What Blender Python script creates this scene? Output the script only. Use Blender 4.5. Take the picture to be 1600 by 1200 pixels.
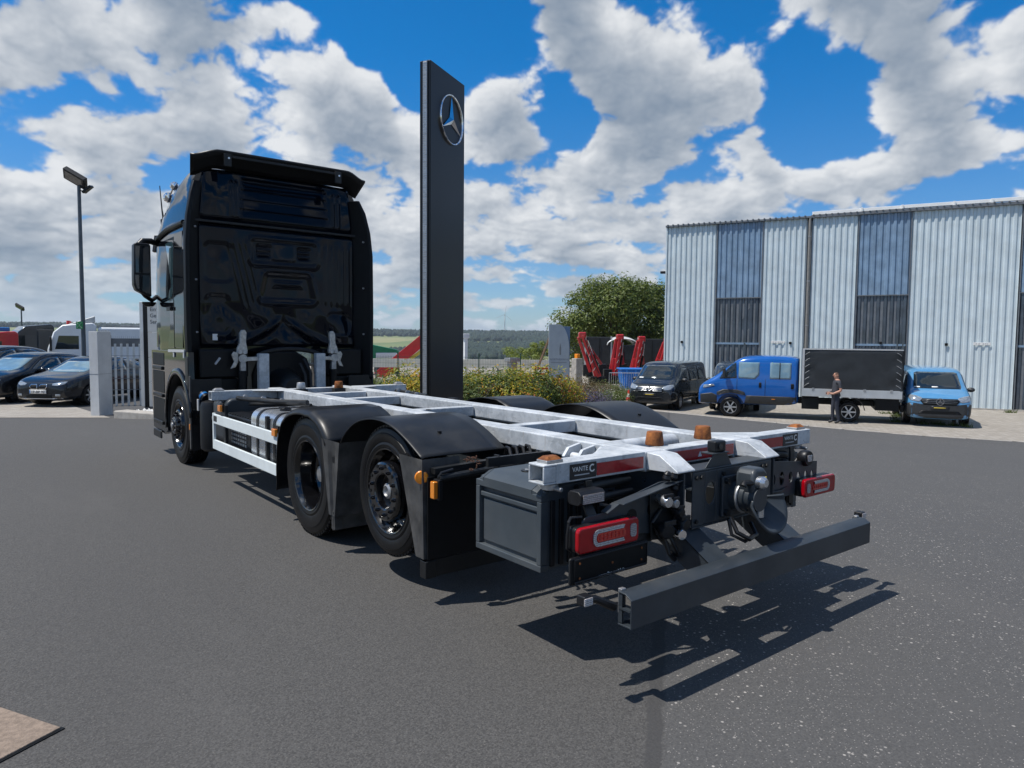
import bpy, bmesh, math, random
import numpy as np
from mathutils import Vector, Matrix, Euler
from mathutils.bvhtree import BVHTree
from mathutils import noise as mnoise
R = math.radians
random.seed(7)
scene = bpy.context.scene
for o in list(bpy.data.objects):
    bpy.data.objects.remove(o)
COL = scene.collection

# ------------------------------------------------------------------ camera
CAM_P = Vector((-3.4611, -2.6106, 1.6421))
YAW, PIT, ROL, FPX = 0.6694, -0.0633, 0.0087, 1097.64
_F = Vector((math.sin(YAW)*math.cos(PIT), math.cos(YAW)*math.cos(PIT), math.sin(PIT)))
_R = Vector((math.cos(YAW), -math.sin(YAW), 0))
_U = _R.cross(_F)
_R2 = _R*math.cos(ROL) + _U*math.sin(ROL)
_U2 = _U*math.cos(ROL) - _R*math.sin(ROL)
cam = bpy.data.cameras.new('camera')
cam.sensor_width = 36.0
cam.lens = FPX/1600*36.0
cam.clip_start = 0.05
cam.clip_end = 20000
cob = bpy.data.objects.new('camera', cam)
COL.objects.link(cob)
m = Matrix((_R2, _U2, -_F)).transposed().to_4x4()
m.translation = CAM_P
cob.matrix_world = m
scene.camera = cob

# ------------------------------------------------------------------ sun, sky, exposure
SUN_EL, SUN_AZ = R(63.0), R(296.0)            # azimuth from +y towards +x
SUN = Vector((math.sin(SUN_AZ)*math.cos(SUN_EL), math.cos(SUN_AZ)*math.cos(SUN_EL), math.sin(SUN_EL)))
sl = bpy.data.lights.new('sun', 'SUN')
sl.energy = 5.0
sl.angle = R(0.5)
sl.color = (1.0, 0.955, 0.89)
so = bpy.data.objects.new('sun', sl)
COL.objects.link(so)
so.location = (0, 0, 60)
so.rotation_euler = SUN.to_track_quat('Z', 'Y').to_euler()

scene.view_settings.view_transform = 'Standard'
scene.view_settings.look = 'None'
scene.view_settings.gamma = 1.0
scene.view_settings.exposure = 0.10
scene.view_settings.use_curve_mapping = False

def pix_dir(u, v):
    """direction in the place that the photograph's pixel looks along (used to lay the clouds on the sky)"""
    d = _F + _R2*((u-800)/FPX) - _U2*((v-600)/FPX)
    return d.normalized()

class NT:
    """small node-tree writer"""
    def __init__(s, tree):
        s.t = tree
        s.n = tree.nodes
        s.l = tree.links
    def node(s, typ, **kw):
        nd = s.n.new(typ)
        for k, v in kw.items():
            setattr(nd, k, v)
        return nd
    def put(s, sock, val):
        if val is None:
            return
        if isinstance(val, bpy.types.NodeSocket):
            s.l.new(val, sock)
        else:
            if isinstance(val, (tuple, list, Vector)):
                val = tuple(val)
                if sock.type == 'RGBA' and len(val) == 3:
                    val = val + (1.0,)
            sock.default_value = val
    def math(s, op, a, b=None, c=None, clamp=False):
        nd = s.node('ShaderNodeMath', operation=op, use_clamp=clamp)
        s.put(nd.inputs[0], a); s.put(nd.inputs[1], b); s.put(nd.inputs[2], c)
        return nd.outputs[0]
    def vmath(s, op, a, b=None, scale=None):
        nd = s.node('ShaderNodeVectorMath', operation=op)
        s.put(nd.inputs[0], a); s.put(nd.inputs[1], b)
        if scale is not None:
            s.put(nd.inputs['Scale'], scale)
        return nd.outputs['Value'] if op in ('DOT_PRODUCT', 'LENGTH', 'DISTANCE') else nd.outputs[0]
    def noise(s, vec, scale=5, detail=4, rough=0.5, lac=2.0, dist=0.0, col=False):
        nd = s.node('ShaderNodeTexNoise')
        s.put(nd.inputs['Vector'], vec); s.put(nd.inputs['Scale'], scale); s.put(nd.inputs['Detail'], detail)
        s.put(nd.inputs['Roughness'], rough); s.put(nd.inputs['Lacunarity'], lac); s.put(nd.inputs['Distortion'], dist)
        return nd.outputs['Color'] if col else nd.outputs['Fac']
    def voro(s, vec, scale=5, feature='F1', out='Distance', rnd=1.0):
        nd = s.node('ShaderNodeTexVoronoi', feature=feature)
        s.put(nd.inputs['Vector'], vec); s.put(nd.inputs['Scale'], scale); s.put(nd.inputs['Randomness'], rnd)
        return nd.outputs[out]
    def maprange(s, v, a, b, c=0.0, d=1.0, smooth=True):
        nd = s.node('ShaderNodeMapRange')
        nd.interpolation_type = 'SMOOTHSTEP' if smooth else 'LINEAR'
        s.put(nd.inputs[0], v); s.put(nd.inputs[1], a); s.put(nd.inputs[2], b); s.put(nd.inputs[3], c); s.put(nd.inputs[4], d)
        return nd.outputs[0]
    def mix(s, f, a, b, blend='MIX'):
        nd = s.node('ShaderNodeMix', data_type='RGBA', blend_type=blend)
        s.put(nd.inputs[0], f); s.put(nd.inputs[6], a); s.put(nd.inputs[7], b)
        return nd.outputs[2]
    def sep(s, v):
        nd = s.node('ShaderNodeSeparateXYZ'); s.put(nd.inputs[0], v)
        return nd.outputs
    def comb(s, x, y, z):
        nd = s.node('ShaderNodeCombineXYZ')
        s.put(nd.inputs[0], x); s.put(nd.inputs[1], y); s.put(nd.inputs[2], z)
        return nd.outputs[0]
    def coord(s, which='Object'):
        return s.node('ShaderNodeTexCoord').outputs[which]
    def bump(s, h, strength=0.3, dist=0.01):
        nd = s.node('ShaderNodeBump')
        s.put(nd.inputs['Height'], h); s.put(nd.inputs['Strength'], strength); s.put(nd.inputs['Distance'], dist)
        return nd.outputs[0]

# ------------------------------------------------------------------ world: blue sky with fair-weather cumulus
world = bpy.data.worlds.new('World')
scene.world = world
world.use_nodes = True
w = NT(world.node_tree)
for nd in list(w.n):
    w.n.remove(nd)
sky = w.node('ShaderNodeTexSky', sky_type='NISHITA')
sky.sun_disc = False
sky.sun_elevation = SUN_EL
sky.sun_rotation = SUN_AZ
sky.altitude = 300
sky.air_density = 1.0
sky.dust_density = 0.3
sky.ozone_density = 2.5
D = w.vmath('NORMALIZE', w.coord('Generated'))
dz = w.sep(D)[2]
dzc = w.math('MAXIMUM', dz, 0.0)
# deeper blue overhead, paler at the horizon
blue = w.mix(w.maprange(dzc, 0.0, 0.40), (0.72, 0.96, 1.26), (0.04, 0.92, 1.56))
skyc = w.mix(1.0, sky.outputs[0], blue, 'MULTIPLY')
# fair-weather cumulus, computed here over azimuth and elevation for the whole sky
def make_clouds(W, H, blobs, sun_az, seed=5, el_lo=-0.06, el_hi=1.5708, az_lo=-math.pi, az_hi=math.pi):
    """opacity and brightness of a cumulus sky over azimuth (columns) and elevation (rows)"""
    rng = np.random.RandomState(seed)
    ang = rng.rand(256, 256).astype(np.float32)*2*np.pi
    GX, GY = np.cos(ang), np.sin(ang)
    def perlin(x, y):
        xi = np.floor(x); yi = np.floor(y)
        fx = x-xi; fy = y-yi
        xi = xi.astype(np.int32) & 255; yi = yi.astype(np.int32) & 255
        x1 = (xi+1) & 255; y1 = (yi+1) & 255
        u = fx*fx*fx*(fx*(fx*6-15)+10); v = fy*fy*fy*(fy*(fy*6-15)+10)
        a = GX[yi, xi]*fx+GY[yi, xi]*fy
        b = GX[yi, x1]*(fx-1)+GY[yi, x1]*fy
        c = GX[y1, xi]*fx+GY[y1, xi]*(fy-1)
        d = GX[y1, x1]*(fx-1)+GY[y1, x1]*(fy-1)
        return (a+(b-a)*u) + ((c+(d-c)*u)-(a+(b-a)*u))*v
    az = (az_lo+(np.arange(W, dtype=np.float32)+.5)/W*(az_hi-az_lo))[None, :]
    el = (el_lo+(np.arange(H, dtype=np.float32)+.5)/H*(el_hi-el_lo))[:, None]
    e = np.maximum(el, 0)
    r = 30.0*np.exp(-(1.25*e+0.42*(1-np.exp(-e/0.16))))
    X = (r*np.sin(az)).astype(np.float32)+60; Y = (r*np.cos(az)).astype(np.float32)+60
    wx = perlin(X*0.9+7, Y*0.9+3)+0.5*perlin(X*2.1, Y*2.1+9)+0.25*perlin(X*4.7+3, Y*4.7)
    wy = perlin(X*0.9+31, Y*0.9+17)+0.5*perlin(X*2.1+5, Y*2.1+50)+0.25*perlin(X*4.7+9, Y*4.7+21)
    Xw = X+0.22*wx; Yw = Y+0.22*wy
    f = np.zeros_like(X); g = np.zeros_like(X); amp = 1.0; fr = 0.50
    for o in range(9):
        n = perlin(Xw*fr+o*13.7, Yw*fr+o*7.3)
        if 1 <= o <= 5:
            n = 0.50*n + 0.85*(np.abs(perlin(Xw*fr*0.93+o*3.1+60, Yw*fr*0.93+o*9.9))-0.22)
        f += amp*n
        if 1 <= o <= 5: g += amp*n
        amp *= 0.56; fr *= 2.03
    # placed masses and gaps
    dx = np.cos(el)*np.sin(az); dy = np.cos(el)*np.cos(az); dzz = np.sin(el)*np.ones_like(az)
    bias = np.zeros_like(X)
    for (vx, vy, vz, a, wt) in blobs:
        d = dx*vx+dy*vy+dzz*vz
        t = np.clip((d-math.cos(a*1.5))/(math.cos(a*0.15)-math.cos(a*1.5)), 0, 1)
        bias += wt*t*t*(3-2*t)
    low = np.clip((0.30-e)/0.22, 0, 1)
    bias = np.clip(bias, -0.75, 0.50)
    D = f*1.38+bias*0.88+0.24*low+0.02
    def sm(a, b, x):
        t = np.clip((x-a)/(b-a), 0, 1); return t*t*(3-2*t)
    cover = 0.25*sm(-0.10, 0.12, D)+0.75*sm(0.0, 0.22, D)
    # light reaching each point: cloud in the way towards the sun (up, and a little to its side)
    dens = np.clip(0.40*D+1.3*(f+0.08), 0, 1.2)*cover
    occ = np.zeros_like(D)
    px = (el_hi-el_lo)/H
    stepr = 0.0065
    for k in range(1, 9):
        dyp = max(1, int(round(k*stepr/px*(0.6+0.12*k))))
        sh = int(round(k*stepr*0.55/((az_hi-az_lo)/W)))
        up = np.zeros_like(dens); up[:-dyp] = dens[dyp:]
        occ += np.roll(up, sh, 1)*(1.0/8)
    light = np.exp(-occ*2.6)
    puff = np.clip(0.45+1.7*g, 0, 1)
    b = np.clip(0.08+0.64*light+0.54*puff*light**0.3, 0, 1)
    return cover.astype(np.float32), b.astype(np.float32)
# large cloud masses and gaps: picture position, radius, weight
BLOBS = [
 (60,60,170,.30),(40,300,140,.40),(150,180,90,.30),(110,420,120,.18),
 (490,80,55,.9),(380,150,70,.6),(470,170,80,.5),(430,110,60,.6),(300,80,60,.2),(215,120,40,-.3),(340,230,40,-.2),(600,220,70,.6),(400,130,80,.35),(540,180,110,.45),(450,270,150,.55),(620,290,80,.30),(330,150,60,.2),
 (790,180,65,.45),(800,310,85,.42),(760,130,40,.25),
 (930,60,95,.50),(1060,80,110,.55),(1000,150,60,.40),(1200,20,90,.40),
 (1400,45,80,.75),
 (1570,100,65,.55),(1490,180,80,.55),(1390,240,75,.50),(1130,230,80,.7),(1010,320,100,.35),(1560,230,70,.40),(930,270,60,.40),(1290,300,60,.3),
 (600,20,90,-.85),(730,50,100,-.85),(640,140,30,-.5),(330,10,40,-.5),(560,60,40,-.5),
 (875,180,55,-.65),(870,120,30,-.3),(1290,140,85,-.75),(1255,220,45,-.5),(1540,5,40,-.5),(1480,300,55,-.6),
 (240,195,40,-.60),(265,255,36,-.45),(200,250,30,-.3),(850,400,60,-.1),
]
CW, CH, EL0, EL1 = 4096, 1064, -0.06, 1.5708
_bl = []
for (u, v, r, wt) in BLOBS:
    c = pix_dir(u, v)
    _bl.append((c.x, c.y, c.z, math.atan(r/FPX), wt))
_cov, _brt = make_clouds(CW, CH, _bl, SUN_AZ, 36, EL0, EL1)
_px = np.ones((CH, CW, 4), dtype=np.float32)
_px[..., 0] = _cov*np.clip((np.arange(CH)/CH*(EL1-EL0)+EL0)/0.012, 0, 1)[:, None]; _px[..., 1] = _brt; _px[..., 2] = 0
cimg = bpy.data.images.new('cloud_field', CW, CH)
cimg.colorspace_settings.name = 'Non-Color'
cimg.pixels.foreach_set(_px.ravel())
cimg.update(); cimg.pack()
dx_, dy_, _ = w.sep(D)
caz = w.math('MULTIPLY_ADD', w.math('ARCTAN2', dx_, dy_), 1/(2*math.pi), 0.5)
cel = w.math('DIVIDE', w.math('SUBTRACT', w.math('ARCSINE', dz), EL0), EL1-EL0)
ct = w.node('ShaderNodeTexImage', image=cimg, extension='EXTEND', interpolation='Cubic')
w.put(ct.inputs['Vector'], w.comb(caz, cel, 0.0))
cover, bright, _ = w.sep(ct.outputs['Color'])
ccol = w.mix(bright, (1.3, 2.1, 3.2), (9.3, 9.5, 9.7))
ccol = w.mix(w.maprange(dzc, 0.12, 0.0, 0.0, 0.5), ccol, (6.2, 7.6, 8.8))
final = w.mix(w.math('MULTIPLY', cover, 0.97), skyc, ccol)
bg = w.node('ShaderNodeBackground')
w.put(bg.inputs['Color'], final)
bg.inputs['Strength'].default_value = 0.082
wo = w.node('ShaderNodeOutputWorld')
w.l.new(bg.outputs[0], wo.inputs[0])
world.cycles.sampling_method = 'MANUAL'
world.cycles.sample_map_resolution = 512

# ------------------------------------------------------------------ materials
MATS = {}
def pm(name, col, rough=0.5, metal=0.0, var=0.10, scale=6.0, bump=0.0, bscale=None, coat=0.0, spec=0.5, alpha=None,
       trans=0.0, ior=1.45, dust=0.0, streak=0.0, rvar=0.15):
    if name in MATS:
        return MATS[name]
    mt = bpy.data.materials.new(name)
    mt.use_nodes = True
    t = NT(mt.node_tree)
    b = t.n['Principled BSDF']
    co = t.coord('Object')
    n = t.noise(co, scale, 5, 0.6)
    lo = tuple(c*(1-var) for c in col)
    hi = tuple(min(1, c*(1+var)) for c in col)
    cc = t.mix(t.maprange(n, 0.3, 0.7), lo, hi)
    if streak:
        sv = t.vmath('MULTIPLY', co, (14.0, 14.0, 1.2))
        cc = t.mix(t.math('MULTIPLY', t.maprange(t.noise(sv, 1.5, 4, 0.6), 0.52, 0.75), streak), cc, tuple(c*0.45 for c in col))
    if dust:
        dn = t.noise(co, 2.3, 6, 0.65)
        cc = t.mix(t.math('MULTIPLY', t.maprange(dn, 0.42, 0.72), dust), cc, (0.23, 0.21, 0.18))
    t.put(b.inputs['Base Color'], cc)
    rn = t.math('ADD', rough - rvar*rough*0.5, t.math('MULTIPLY', t.noise(co, scale*2.7, 4, 0.6), rvar*rough), clamp=True)
    if dust:
        rn = t.math('ADD', rn, t.math('MULTIPLY', t.maprange(t.noise(co, 2.3, 6, 0.65), 0.42, 0.72), dust*0.6), clamp=True)
    t.put(b.inputs['Roughness'], rn)
    b.inputs['Metallic'].default_value = metal
    b.inputs['Specular IOR Level'].default_value = spec
    b.inputs['Coat Weight'].default_value = coat
    b.inputs['Coat Roughness'].default_value = 0.03
    b.inputs['Transmission Weight'].default_value = trans
    b.inputs['IOR'].default_value = ior
    if alpha is not None:
        b.inputs['Alpha'].default_value = alpha
    if bump:
        t.put(b.inputs['Normal'], t.bump(t.noise(co, bscale or scale*6, 4, 0.6), bump, 0.01))
    MATS[name] = mt
    return mt

def mat_tree(name):
    mt = bpy.data.materials.new(name)
    mt.use_nodes = True
    t = NT(mt.node_tree)
    return mt, t, t.n['Principled BSDF']

# asphalt: older smooth sheet on one side of the joint, pale chippings on the other
mt, t, b = mat_tree('asphalt')
co = t.coord('Object')
x, y, z = t.sep(co)
fine = t.noise(co, 120, 5, 0.8)
mid = t.noise(co, 26, 5, 0.65)
big = t.noise(co, 0.35, 5, 0.6)
c = t.mix(t.maprange(fine, 0.32, 0.68), (0.022, 0.0213, 0.0207), (0.103, 0.099, 0.095))
c = t.mix(t.math('MULTIPLY', t.maprange(mid, 0.35, 0.75), 0.25), c, (0.064, 0.062, 0.060))
c = t.mix(t.math('MULTIPLY', t.maprange(big, 0.40, 0.68), 0.40), c, (0.058, 0.056, 0.055))
stone = t.node('ShaderNodeTexVoronoi'); t.put(stone.inputs['Vector'], co); t.put(stone.inputs['Scale'], 150)
sv = t.sep(stone.outputs['Color'])[0]
c = t.mix(0.55, c, t.mix(t.maprange(sv, 0.0, 1.0, 0.0, 1.0, False), (0.018, 0.0172, 0.0165), (0.101, 0.097, 0.091)))
c = t.mix(t.math('MULTIPLY', t.maprange(t.noise(t.vmath('MULTIPLY', co, (0.5, 0.12, 1.0)), 0.8, 4, 0.55), 0.50, 0.66), 0.35), c, (0.050, 0.048, 0.047))
# the joint runs from (-1.41,-0.91) to (-0.48,-0.16)
wob = t.math('MULTIPLY', t.math('SUBTRACT', t.noise(co, 5.0, 4, 0.6), 0.5), 0.05)
sd = t.math('ADD', t.math('ADD', t.math('MULTIPLY', t.math('ADD', x, 1.41), 0.628), t.math('MULTIPLY', t.math('ADD', y, 0.91), -0.778)), wob)
side = t.maprange(sd, 0.02, 0.06)
chips = t.voro(co, 33, 'F1', 'Distance')
chipc = t.node('ShaderNodeTexVoronoi'); t.put(chipc.inputs['Vector'], co); t.put(chipc.inputs['Scale'], 33)
rndv = t.sep(chipc.outputs['Color'])[0]
cm = t.math('MULTIPLY', t.maprange(chips, 0.27, 0.15), t.maprange(rndv, 0.72, 0.76, 0.0, 1.0, False))
cm = t.math('MULTIPLY', cm, t.maprange(t.noise(co, 1.1, 4, 0.6), 0.30, 0.60))
chips2 = t.voro(co, 105, 'F1', 'Distance')
v2 = t.node('ShaderNodeTexVoronoi'); t.put(v2.inputs['Vector'], co); t.put(v2.inputs['Scale'], 105)
cm2 = t.math('MULTIPLY', t.maprange(chips2, 0.34, 0.2), t.maprange(t.sep(v2.outputs['Color'])[1], 0.80, 0.84, 0.0, 1.0, False))
cmx = t.math('MULTIPLY', t.math('MAXIMUM', cm, t.math('MULTIPLY', cm2, 0.65)), side)
newc = t.mix(t.math('MULTIPLY', side, 0.35), c, (0.082, 0.082, 0.083))
c = t.mix(cmx, newc, (0.38, 0.355, 0.325))
oldspk = t.math('MULTIPLY', t.math('MULTIPLY', cm2, 0.22), t.math('SUBTRACT', 1.0, side))
c = t.mix(oldspk, c, (0.30, 0.27, 0.24))
# bitumen sealed into the joint
jw = t.math('ABSOLUTE', t.math('ADD', sd, t.math('MULTIPLY', t.math('SUBTRACT', t.noise(co, 22, 3, 0.6), 0.5), 0.02)))
c = t.mix(t.math('MULTIPLY', t.maprange(jw, 0.042, 0.028), 0.75), c, (0.040, 0.039, 0.039))
# faint tyre polish and dried damp patches
dp = t.noise(t.vmath('MULTIPLY', co, (1.0, 0.35, 1.0)), 0.9, 5, 0.6)
c = t.mix(t.math('MULTIPLY', t.maprange(dp, 0.55, 0.72), 0.30), c, (0.085, 0.081, 0.077))
oil = t.math('MULTIPLY', t.maprange(t.voro(co, 0.55, 'F1', 'Distance'), 0.16, 0.05), t.maprange(t.noise(co, 6, 3, 0.6), 0.4, 0.62))
c = t.mix(t.math('MULTIPLY', oil, 0.5), c, (0.040, 0.039, 0.038))
t.put(b.inputs['Base Color'], c)
t.put(b.inputs['Roughness'], t.math('ADD', 0.78, t.math('MULTIPLY', fine, 0.15)))
hh = t.math('ADD', t.noise(co, 60, 5, 0.75), t.math('MULTIPLY', t.voro(co, 70), 0.5))
t.put(b.inputs['Normal'], t.bump(hh, 0.45, 0.008))
MATS['asphalt'] = mt

# small concrete pavers
mt, t, b = mat_tree('pavers')
co = t.coord('Object')
br = t.node('ShaderNodeTexBrick')
rot = t.node('ShaderNodeVectorRotate'); rot.rotation_type = 'Z_AXIS'
t.put(rot.inputs['Vector'], co); rot.inputs['Angle'].default_value = R(24.5)
t.put(br.inputs['Vector'], rot.outputs[0])
br.inputs['Scale'].default_value = 1.0
br.inputs['Brick Width'].default_value = 0.22
br.inputs['Row Height'].default_value = 0.165
br.inputs['Mortar Size'].default_value = 0.008
br.inputs['Mortar Smooth'].default_value = 0.3
t.put(br.inputs['Color1'], (0.25, 0.225, 0.19)); t.put(br.inputs['Color2'], (0.33, 0.30, 0.26)); t.put(br.inputs['Mortar'], (0.12, 0.105, 0.085))
st = t.noise(co, 0.7, 5, 0.6)
c = t.mix(t.math('MULTIPLY', t.maprange(st, 0.45, 0.7), 0.4), br.outputs['Color'], (0.20, 0.175, 0.145))
c = t.mix(t.math('MULTIPLY', t.maprange(t.noise(co, 60, 3, 0.7), 0.4, 0.7), 0.25), c, (0.40, 0.37, 0.33))
t.put(b.inputs['Base Color'], c); b.inputs['Roughness'].default_value = 0.88
t.put(b.inputs['Normal'], t.bump(br.outputs['Fac'], -0.4, 0.01))
MATS['pavers'] = mt

# hot-dip galvanised steel, scuffed white on the wear faces
mt, t, b = mat_tree('galvanised')
co = t.coord('Object')
spg = t.voro(co, 38, 'F1', 'Color')
v = t.sep(spg)[0]
n = t.noise(co, 3.5, 6, 0.65)
c = t.mix(v, (0.34, 0.365, 0.385), (0.47, 0.495, 0.515))
c = t.mix(t.maprange(n, 0.42, 0.62), c, (0.57, 0.595, 0.615))
scr = t.noise(t.vmath('MULTIPLY', co, (60.0, 5.0, 60.0)), 1.0, 5, 0.7)
c = t.mix(t.math('MULTIPLY', t.maprange(scr, 0.56, 0.7), 0.6), c, (0.19, 0.20, 0.21))
run = t.noise(t.vmath('MULTIPLY', co, (22.0, 22.0, 2.5)), 1.0, 5, 0.7)
c = t.mix(t.math('MULTIPLY', t.maprange(run, 0.57, 0.74), 0.45), c, (0.30, 0.25, 0.20))
t.put(b.inputs['Base Color'], c)
b.inputs['Metallic'].default_value = 0.15
t.put(b.inputs['Roughness'], t.math('ADD', 0.34, t.math('MULTIPLY', n, 0.3)))
t.put(b.inputs['Normal'], t.bump(t.noise(co, 45, 4, 0.6), 0.15, 0.004))
MATS['galvanised'] = mt

mt, t, b = mat_tree('rust')
co = t.coord('Object')
n = t.noise(co, 26, 6, 0.7)
c = t.mix(t.maprange(n, 0.3, 0.7), (0.11, 0.032, 0.010), (0.34, 0.115, 0.025))
c = t.mix(t.math('MULTIPLY', t.maprange(t.noise(co, 9, 4, 0.6), 0.5, 0.7), 0.4), c, (0.055, 0.026, 0.016))
t.put(b.inputs['Base Color'], c); b.inputs['Roughness'].default_value = 0.9
t.put(b.inputs['Normal'], t.bump(n, 0.5, 0.004))
MATS['rust'] = mt

def grid_lens(name, ca, cb, scale):
    """lamp lens moulded with rows of small optics"""
    mt, t, b = mat_tree(name)
    co = t.coord('Object')
    v = t.voro(co, scale, 'F1', 'Distance', 0.15)
    t.put(b.inputs['Base Color'], t.mix(t.maprange(v, 0.15, 0.6), ca, cb))
    b.inputs['Roughness'].default_value = 0.12
    b.inputs['Coat Weight'].default_value = 0.8
    t.put(b.inputs['Normal'], t.bump(v, 0.5, 0.004))
    MATS[name] = mt
grid_lens('lens_red_led', (0.90, 0.05, 0.015), (0.42, 0.006, 0.006), 95)
grid_lens('lens_clear', (0.62, 0.62, 0.62), (0.20, 0.18, 0.18), 110)
grid_lens('lens_amber', (0.90, 0.32, 0.02), (0.62, 0.17, 0.01), 130)

pm('rust_dark', (0.075, 0.032, 0.018), 0.85, 0, 0.3, 40)
pm('paint_black', (0.0035, 0.0045, 0.0065), 0.055, 0, 0.2, 4, coat=0.0, spec=0.6, rvar=0.5)
pm('paint_black_dimmed', (0.0025, 0.0038, 0.0075), 0.05, 0, 0.25, 3, coat=0.0, spec=0.28, rvar=0.6)  # dimmed copy of the cab paint, keeps rear wall reflections dark
pm('plastic_black', (0.0085, 0.009, 0.0105), 0.40, 0, 0.25, 12, bump=0.08, spec=0.4)
pm('plastic_deep', (0.004, 0.0044, 0.0052), 0.5, 0, 0.25, 12, spec=0.3)
pm('plastic_guard', (0.008, 0.009, 0.0105), 0.36, 0, 0.25, 5, bump=0.05, bscale=160, dust=0.07, spec=0.4)
pm('plastic_guard_worn', (0.040, 0.040, 0.040), 0.58, 0, 0.35, 9, bump=0.10, bscale=120, dust=0.32, streak=0.5)
pm('frame_grey', (0.032, 0.040, 0.048), 0.38, 0.1, 0.15, 5, dust=0.10)
pm('frame_dark', (0.008, 0.0095, 0.011), 0.45, 0.1, 0.2, 6, dust=0.12)
pm('box_grey', (0.046, 0.057, 0.066), 0.42, 0.0, 0.10, 5, bump=0.05, bscale=220, dust=0.10)
pm('rubber', (0.0042, 0.0042, 0.0048), 0.42, 0, 0.25, 14, bump=0.08, bscale=90, dust=0.03, spec=0.28)
pm('rim_black', (0.003, 0.003, 0.004), 0.17, 0.0, 0.2, 9, coat=0.8, rvar=0.6)
pm('steel_bright', (0.62, 0.63, 0.64), 0.28, 0.9, 0.15, 14, rvar=0.5)
pm('steel_dull', (0.40, 0.40, 0.40), 0.42, 0.75, 0.25, 18, dust=0.2)
pm('alu_tank', (0.66, 0.69, 0.72), 0.27, 0.85, 0.12, 5, streak=0.25, rvar=0.6)
pm('chrome', (0.82, 0.82, 0.84), 0.05, 1.0, 0.03, 6)
pm('guard_white', (0.66, 0.71, 0.71), 0.36, 0.0, 0.06, 4, dust=0.08, streak=0.10)
pm('reflex_red', (0.33, 0.010, 0.016), 0.25, 0, 0.15, 30, coat=0.6)
pm('reflex_white', (0.62, 0.62, 0.64), 0.3, 0, 0.1, 30)
pm('lens_red', (0.30, 0.002, 0.007), 0.10, 0, 0.15, 12, coat=0.25, spec=0.4)
pm('lens_dark_red', (0.25, 0.004, 0.008), 0.1, 0, 0.15, 12, coat=1.0)
pm('amber', (0.85, 0.26, 0.012), 0.25, 0, 0.15, 22, coat=0.6)
pm('cable', (0.009, 0.009, 0.010), 0.4, 0, 0.2, 20)
pm('glass_dark', (0.010, 0.013, 0.016), 0.025, 0, 0.2, 3, coat=1.0)
pm('glass_teal', (0.045, 0.090, 0.105), 0.02, 0, 0.2, 2, coat=1.0)
pm('label_white', (0.72, 0.71, 0.68), 0.5, 0, 0.05, 20)
pm('label_grey', (0.42, 0.43, 0.44), 0.45, 0, 0.05, 20)
pm('label_black', (0.02, 0.02, 0.022), 0.4, 0, 0.1, 20)
pm('yellow_tag', (0.62, 0.46, 0.06), 0.5, 0, 0.1, 20)
pm('blue_cap', (0.02, 0.16, 0.42), 0.35, 0, 0.1, 20)
pm('latch_cast', (0.46, 0.44, 0.40), 0.5, 0.4, 0.25, 26, bump=0.2)

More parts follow.
